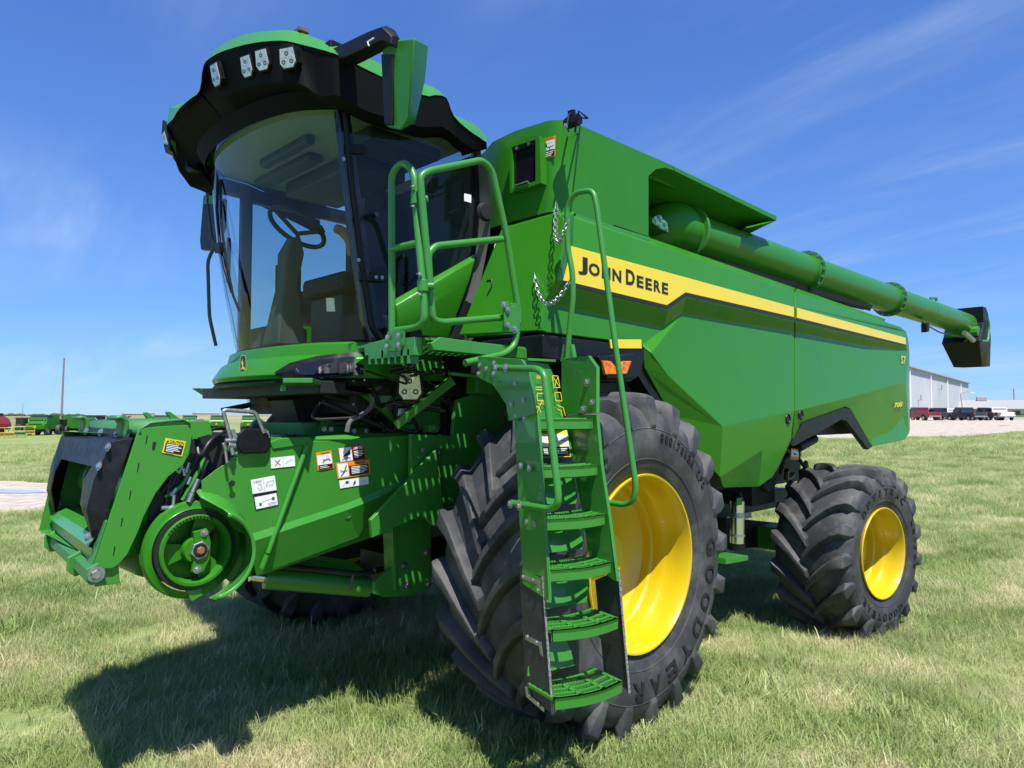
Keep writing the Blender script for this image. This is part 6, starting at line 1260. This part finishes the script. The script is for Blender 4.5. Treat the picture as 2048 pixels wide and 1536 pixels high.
def far_thing(name, px, depth, rz, label, cat, group=None, dz=0):
    p = far_at(px, depth); return Loc(name, (p.x, p.y, p.z + dz), rz, label, cat, group).e
VIEW = math.pi / 4
def face(px, turn=0):     # heading of a thing whose local -Y side looks back at the eye, turned by `turn` degrees
    b = VIEW - math.atan((px - 1024) / FPX); return b - math.pi / 2 + R_(turn)
# --- pickups and cars in the lot: local x along the body (front towards +x)
def pickup(px, d, turn, col, label, suv=False, rack=False):
    e = far_thing('pickup_truck' if not suv else 'suv', px, d, face(px, turn), label, 'truck' if not suv else 'car', 'vehicles parked in the gravel lot')
    L2 = 2.8; W2 = .95
    prof = [(-L2, .55), (-L2, 1.15), (-.45 if not suv else -L2 + .05, 1.2), (-.35 if not suv else -L2 + .25, 1.82), (.75, 1.85), (1.35, 1.22), (2.65, 1.08), (2.8, .9), (2.8, .5), (2.4, .42), (-2.5, .45)]
    if suv: prof = [(-2.4, .5), (-2.45, 1.1), (-2.2, 1.75), (.5, 1.78), (1.15, 1.18), (2.3, 1.02), (2.4, .5), (-2.2, .42)]
    mb = MB(); mb.prism([(x, -W2, z) for x, z in prof], (0, 2 * W2, 0)); mb.build('body', col, e, bevel=.06, seg=2)
    if not suv: bm_box(e, 'truck_bed', [((-2.7, -.8, .9), (-.55, .8, 1.165))], 'dark', .0)
    for s in (-1, 1):
        y = s * (W2 + .004)
        if not suv:
            for a in ([(-.25, 1.28), (-.18, 1.70), (.15, 1.72), (.15, 1.28)], [(.22, 1.28), (.22, 1.72), (.68, 1.72), (1.12, 1.28)]): MB().prism([(x, y, z) for x, z in a], (0, -s * .02, 0)).build('side_window', 'window', e)
        else:
            for a in ([(-2.2, 1.15), (-2.0, 1.6), (-1.2, 1.66), (-1.2, 1.15)], [(-1.1, 1.15), (-1.1, 1.66), (-.2, 1.66), (-.2, 1.15)], [(-.1, 1.15), (-.1, 1.66), (.4, 1.64), (.85, 1.15)]): MB().prism([(x, y, z) for x, z in a], (0, -s * .02, 0)).build('side_window', 'window', e)
        for x in (-1.75, 1.85):
            w = MB().lathe([(.24, .0), (.36, .0), (.38, .04), (.38, .2), (.3, .22), (0, .22)], (0, 0, 0), 20).build('wheel', 'rubber', e); w.location = (x, s * (W2 + .02), .38); w.rotation_euler = (0, 0, 0 if s < 0 else math.pi)
            h = MB().lathe([(0, -.005), (.10, -.01), (.2, .0), (.25, .01)], (0, 0, 0), 16).build('hub_cap', 'galv', w)
            MB().lathe([(.0, -.003), (.46, -.003), (.47, .004)], (0, 0, 0), 20, a0=-math.pi / 2, a1=math.pi / 2).build('wheel_arch', 'plastic', w)
    xr = -L2 - .01 if not suv else -2.46
    bm_box(e, 'tail_lamp', [((xr - .01, -W2 + .02, .85), (xr + .03, -W2 + .16, 1.12))], 'tail', 0); bm_box(e, 'tail_lamp', [((xr - .01, W2 - .16, .85), (xr + .03, W2 - .02, 1.12))], 'tail', 0)
    bm_box(e, 'bumper', [((xr - .12, -W2 + .05, .48), (xr + .05, W2 - .05, .66))], 'galv', .02)
    bm_box(e, 'windscreen', [((-.4 if not suv else -2.36, -W2 + .15, 1.3), (-.375 if not suv else -2.3, W2 - .15, 1.68))], 'window', 0)
    return e
pickup(1820, 108, 126, 'white_car', 'white car mostly hidden behind the rear of the combine harvester', suv=True)
pickup(1841, 100, 126, 'maroon', 'dark red pickup truck parked nearest the combine harvester')
pickup(1878, 104, 124, 'black_car', 'black pickup truck parked between the dark red pickup and the white one')
pickup(1902, 112, 126, 'white_car', 'white pickup truck partly hidden behind the dark blue pickup')
pickup(1914, 118, 128, 'black_car', 'black crew cab truck standing behind the dark blue pickup', suv=True)
pickup(1930, 98, 128, 'navy', 'dark blue pickup truck with silver wheels in the middle of the row')
pickup(1955, 118, 126, 'bright_red', 'bright red car peeking out behind the dark blue pickup', suv=True)
pickup(1964, 108, 126, 'white_car', 'white truck with a dark bed behind the dark blue pickup')
pickup(1974, 100, 122, 'black_car', 'black short pickup truck right of the dark blue one')
pickup(1996, 99, 112, 'white_car', 'white pickup truck at the right end of the row, seen from behind')
# --- the big metal building: side wall runs away from the eye
def corner(px, d): return far_at(px, d)
wa = corner(1815, 118); wb = corner(1937, 178)
e = Loc('warehouse', (wa.x, wa.y, wa.z - .3), math.atan2(wb.y - wa.y, wb.x - wa.x), 'long pale grey metal warehouse behind the parked trucks', 'building').e
Lw_ = (wb - wa).length; H_ = 9.2
x0 = -40
bm_box(e, 'wall', [((x0, 0, 0), (Lw_, 30, H_))], 'metal_wall', 0)
bm_box(e, 'wall_fascia', [((x0, -.06, H_ - 1.1), (Lw_ + .06, .0, H_))], 'metal_shade', 0)
MB().prism([(x0, -.35, H_), (x0, 15, H_ + 1.2), (x0, 30.4, H_)], (Lw_ + .4 - x0, 0, 0)).build('roof', 'roof_metal', e)
MB().box((x0, -.5, H_ - .05), (Lw_ + .5, -.3, H_ + .22)).build('gutter', 'metal_shade', e)
for k in range(1, 9):
    x = Lw_ - k * Lw_ / 4.3 + 6 if False else Lw_ * (.02 + .265 * (4 - k)); 
    if x > x0: bm_box(e, 'downspout', [((x, -.28, .0), (x + .22, -.06, H_ - .2))], 'white_paint', 0)
mb = MB()
for k in range(int((Lw_ - x0) / 1.5)): mb.box((x0 + k * 1.5, -.03, .0), (x0 + k * 1.5 + .1, -.001, H_ - 1.1))
o = mb.build('wall_rib', 'metal_wall', e, smooth=0); o['kind'] = 'stuff'
for x, z in ((Lw_ * .12, 3.8), (Lw_ * .42, 6.4)): MB().tube([(x, -.05, z), (x, -.5, z + .1), (x, -.5, z + .9)], .12, 6).build('wall_vent', 'metal_shade', e)
for x in (.3, .5, .58): bm_box(e, 'wall_box', [((Lw_ * x, -.3, 1.6), (Lw_ * x + 1.2, -.02, 2.3))], 'metal_shade', .0)
p = far_at(1926, 140); e = Loc('lamp_post', (p.x, p.y, p.z), 0, 'curved lamp post before the warehouse corner', 'street lamp').e
MB().tube([(0, 0, 0), (-.3, .3, 5.2), (.5, -.5, 5.6), (1.2, -1.2, 5.3)], .1, 8, cr=.8).build('post', 'metal_shade', e); bm_box(e, 'lamp_head', [((.9, -1.6, 5.1), (1.6, -.9, 5.35))], 'white_paint', .05)
p = far_at(1968, 165); e = Loc('low_house', (p.x, p.y, p.z), face(1968, 12), 'low beige house with a grey roof right of the warehouse', 'house').e
bm_box(e, 'wall', [((-9, -4, 0), (7, 4, 2.4))], 'beige', 0); MB().prism([(-9.6, -4.7, 2.3), (-9.6, 0, 4.4), (-9.6, 4.7, 2.3)], (17.2, 0, 0)).build('roof', 'roof_metal', e); bm_box(e, 'roof_vent', [((-1.5, -.6, 4.2), (.5, .6, 5.2))], 'metal_shade', .1)
bm_box(e, 'window', [((2, -4.05, .9), (3.5, -3.98, 1.9))], 'window', 0); bm_box(e, 'window', [((4.5, -4.05, .9), (6, -3.98, 1.9))], 'window', 0)
p = far_at(2028, 190); e = Loc('utility_pole', (p.x, p.y, p.z), 0, 'thin grey pole standing at the right edge of the yard', 'pole').e; MB().tube([(0, 0, 0), (0, 0, 8)], .12, 6).build('post', 'wood', e)
p = far_at(2045, 150); e = Loc('wire_fence', (p.x, p.y, p.z), face(2045, 10), 'low dark fence at the right edge behind the lot', 'fence').e
for k in range(6): bm_box(e, 'fence_post', [((-12 + k * 5, -.1, 0), (-11.8 + k * 5, .1, 1.1))], 'dark', 0)
bm_box(e, 'fence_rail', [((-12, -.05, .95), (14, .05, 1.15))], 'dark', 0)
# --- old combines parked on the left, seen from behind
def old_combine(px, d, turn, label, scale=1.0, col='green'):
    e = far_thing('parked_combine', px, d, face(px, turn), label, 'combine harvester', 'used green combine harvesters parked in a row'); e.scale = (scale,) * 3
    # local -Y is the rear end; x across; y forward
    MB().prism([(-1.5, -2.8, z_) if 0 else (-1.5, y, z) for y, z_ in [] for z in []] or [(-1.5, y, z) for y, z in [(-3.2, 1.05), (-3.3, 1.9), (-2.5, 2.1), (-2.1, 2.6), (-2.0, 3.2), (-.9, 3.5), (3.0, 3.5), (3.0, 1.1), (-2.0, 1.0)]], (3.0, 0, 0)).build('body', col, e, bevel=.06)
    bm_box(e, 'grain_tank', [((-1.45, -.9, 3.45), (1.45, 2.6, 3.62))], 'dark', .02)
    MB().prism([(-1.3, -2.0, 3.25), (1.3, -2.0, 3.25), (1.3, -.9, 3.55), (-1.3, -.9, 3.55)], (0, 0, .05)).build('engine_grille', 'dark', e)
    bm_box(e, 'straw_hood', [((-1.0, -3.32, 2.0), (1.0, -2.5, 2.05))], 'dark', 0); bm_box(e, 'vent_panel', [((-1.3, -2.14, 2.15), (1.3, -2.02, 2.75))], 'dark', 0)
    MB().prism([(-.28, -3.36, 1.35), (.28, -3.36, 1.35), (.12, -3.36, 1.75), (-.12, -3.36, 1.75)], (0, .03, 0)).build('slow_vehicle_sign', 'slow', e)
    for s in (-1, 1):
        w = MB().lathe([(.25, .02), (.62, 0), (.68, .05), (.68, .5), (.6, .55), (0, .55)], (0, 0, 0), 24).build('wheel', 'rubber', e); w.rotation_euler = (0, 0, -math.pi / 2 if s < 0 else math.pi / 2); w.location = (s * 1.65, -1.9, .66)
        MB().lathe([(0, .1), (.25, .1), (.27, 0)], (0, 0, 0), 16).build('rim', 'beige', w)
        w = MB().lathe([(.4, .02), (.88, 0), (.93, .05), (.93, .6), (.85, .65), (0, .65)], (0, 0, 0), 24).build('wheel', 'rubber', e); w.rotation_euler = (0, 0, -math.pi / 2 if s < 0 else math.pi / 2); w.location = (s * 2.1, 2.2, .92)
    bm_box(e, 'lower_body', [((-1.1, -2.6, .6), (1.1, 3, 1.2))], 'dark', 0)
    MB().tube([(1.55, -.5, 3.3), (1.75, -3.0, 3.35)], .2, 10).build('unloading_auger', 'dark', e)
    bm_box(e, 'cab', [((-.8, 3.0, 1.9), (.8, 4.3, 3.4))], 'window', .05); bm_box(e, 'cab_roof', [((-.9, 2.95, 3.4), (.9, 4.5, 3.58))], col, .03)
    MB().tube([(1.0, -3.0, 2.1), (1.2, -2.6, 2.7), (1.25, -2.0, 3.1)], .03, 5).build('access_ladder', 'galv', e)
    return e
old_combine(88, 128, -22, 'green combine harvester seen from behind, left of the utility pole')
old_combine(164, 138, 40, 'green combine harvester with a dark open rear, right of the utility pole')
old_combine(236, 172, -8, 'green combine harvester parked behind the red tractor loader')
old_combine(322, 180, -4, 'green combine harvester seen past the top of the header mount')
old_combine(380, 176, -4, 'green combine harvester with an orange sign above the coupler ring')
old_combine(436, 172, -4, 'green combine harvester just left of the galvanised lever')
old_combine(499, 168, -4, 'green combine harvester framed by the galvanised lever')
# red combine and its yellow header frame at the left edge
e = far_thing('red_combine', -16, 122, face(4, 25), 'red combine harvester cut off by the left edge of the picture', 'combine harvester')
MB().prism([(-1.6, y, z) for y, z in [(-3.4, 1.1), (-3.5, 2.1), (-2.8, 2.9), (-1.5, 3.4), (2, 3.5), (2, 1)]], (3.2, 0, 0)).build('body', 'case_red', e, bevel=.3, seg=4)
for s in (-1, 1):
    w = MB().lathe([(.4, .02), (.8, 0), (.85, .05), (.85, .5), (0, .5)], (0, 0, 0), 24).build('wheel', 'rubber', e); w.rotation_euler = (0, 0, -math.pi / 2 if s < 0 else math.pi / 2); w.location = (s * 2., .5, .85)
bm_box(e, 'grain_tank', [((-1.4, -1, 3.4), (1.4, 1.6, 3.9))], 'dark', .05)
def frame(px, d, w, col, label, nm):
    e = far_thing(nm, px, d, face(px, 0), label, 'header trailer'); mb = MB()
    n = max(2, int(w / 1.2))
    for k in range(n + 1): x = -w / 2 + w * k / n; mb.tube([(x, 0, .1), (x, 0, 1.7)], .06, 5)
    mb.build('upright', col, e)
    mb = MB()
    for z in (.35, .9, 1.65): mb.tube([(-w / 2, -.02, z), (w / 2, -.02, z)], .06, 5)
    mb.build('rail', col, e); bm_box(e, 'table', [((-w / 2, .1, .45), (w / 2, 1.2, .85))], col, .03); return e
frame(2, 108, 3.6, 'ochre', 'yellow header frame before the red combine harvester', 'header_frame')
frame(36, 112, 2.2, 'frame_green', 'small green tube frame between the yellow header and the combine harvester', 'header_frame')
frame(50, 121, 3.0, 'ochre', 'low yellow header frame beside the green combine harvester', 'header_frame')
def tractor(px, d, turn, label, s=1.0):
    e = far_thing('red_tractor', px, d, face(px, turn), label, 'tractor'); e.scale = (s,) * 3
    bm_box(e, 'bonnet', [((-.45, -2.2, 1.0), (.45, .3, 1.9))], 'case_red', .08); bm_box(e, 'cab', [((-.8, .3, 1.1), (.8, 1.9, 2.9))], 'window', .05); bm_box(e, 'cab_roof', [((-.95, .2, 2.9), (.95, 2.0, 3.15))], 'case_red', .05)
    bm_box(e, 'chassis', [((-.4, -2.3, .6), (.4, 1.9, 1.1))], 'dark', .02)
    for s_ in (-1, 1):
        for y, r in ((1.3, .85), (-1.6, .55)):
            w = MB().lathe([(.4 * r, .02), (r * .93, 0), (r, .05), (r, .4), (0, .4)], (0, 0, 0), 20).build('wheel', 'rubber', e); w.rotation_euler = (0, 0, -math.pi / 2 if s_ < 0 else math.pi / 2); w.location = (s_ * 1.25, y, r)
    MB().tube([(-.6, -2.4, 1.2), (-.6, -3.6, 2.6), (-.4, -4.2, 3.0)], .09, 6, cr=.4).build('loader_arm', 'case_red', e); MB().tube([(.6, -2.4, 1.2), (.6, -3.6, 2.6), (.4, -4.2, 3.0)], .09, 6, cr=.4).build('loader_arm', 'case_red', e)
tractor(56, 150, 60, 'red tractor partly hidden behind the left green combine harvester')
tractor(120, 134, -20, 'red farm machine standing at the foot of the utility pole', .9)
tractor(212, 150, 70, 'rusty red tractor with raised loader arms right of the dark open combine', 1.15)
# poles, water tower, distant sheds and tree lines
def pole(px, d, h, r, label, lean=0):
    p = far_at(px, d); e = Loc('utility_pole', (p.x, p.y, p.z), 0, label, 'pole').e; MB().tube([(0, 0, -.5), (lean, -lean, h)], [r, r * .75], 10).build('post', 'wood', e); return e
pole(123.5, 165, 16.9, .25, 'tall bare wooden pole rising behind the parked combines', .18)
pole(46, 420, 10, .14, 'thin distant pole left of the tall wooden pole')
for k, (px, d) in enumerate(((558, 520), (598, 620))): pole(px, d, 9, .16, ('thin distant pole over the ridge, next to the lever', 'thinnest distant pole on the ridge, right of the lever')[k])
p = far_at(497, 1500); zt_ = (834 - 790) / FPX * 1500 + 1.8
e = Loc('water_tower', (p.x, p.y, p.z), 0, 'pale water tower far off under the cab, half hidden by the step', 'water tower').e
h = zt_ - p.z
MB().tube([(0, 0, 0), (0, 0, h - 4), (0, 0, h)], [3.0, 2.2, 4.5], 16).build('column', 'white_paint', e); rr = 14
MB().loft([[(rr * s * math.cos(a), rr * s * math.sin(a), h + z) for a in [k * math.pi / 12 for k in range(24)]] for s, z in ((.3, 0), (.8, 2.5), (1, 6), (.95, 9), (.7, 12), (.3, 14), (.02, 14.5))], closed=True).build('tank', 'white_paint', e, smooth=60)
for px, d, w, hh, lb in ((270, 1100, 40, 3.5, 'long pale shed on the ridge above the header mount'), (415, 1150, 44, 4, 'tan sheds on the distant ridge left of the lever'), (300, 1200, 18, 5, 'small pale shed on the distant ridge'), (395, 1250, 16, 5, 'smaller tan shed beside the long one on the ridge')):
    e = far_thing('distant_shed', px, d, face(px, 8), lb, 'shed'); hh *= .6; w *= .8; bm_box(e, 'wall', [((-w / 2, -8, 0), (w / 2, 8, hh))], 'beige', 0); MB().prism([(-w / 2 - 1, -9, hh), (-w / 2 - 1, 0, hh + 1.5), (-w / 2 - 1, 9, hh)], (w + 2, 0, 0)).build('roof', 'metal_shade', e)
M['leaf'] = mat('far_foliage', (.035, .055, .025), .9, noise=(.3, (.06, .08, .035), .4, .6))
mb = MB(); random.seed(9)
for k in range(200):
    px = random.uniform(-600, 62) if k % 8 else random.uniform(60, 170); d = random.uniform(1500, 1900); p = far_at(px, d); r = random.uniform(3, 6)
    mb.add([p + V(r * math.cos(a) * s, r * math.sin(a) * s, z) for s, z in ((1.3, 0), (1.5, r * .5), (.8, r)) for a in [j * 1.05 + k for j in range(6)]] + [p + V(0, 0, r * 1.15)], [(i, (i + 1) % 6, 6 + (i + 1) % 6, 6 + i) for i in range(6)] + [(6 + i, 6 + (i + 1) % 6, 12 + (i + 1) % 6, 12 + i) for i in range(6)] + [(12 + i, 12 + (i + 1) % 6, 18) for i in range(6)])
tag(mb.build('treeline', 'leaf', None, smooth=0, fix=False), 'dark line of trees along the far left horizon', kind='stuff')
for o, lb in ((e_, None) for e_ in ()): pass
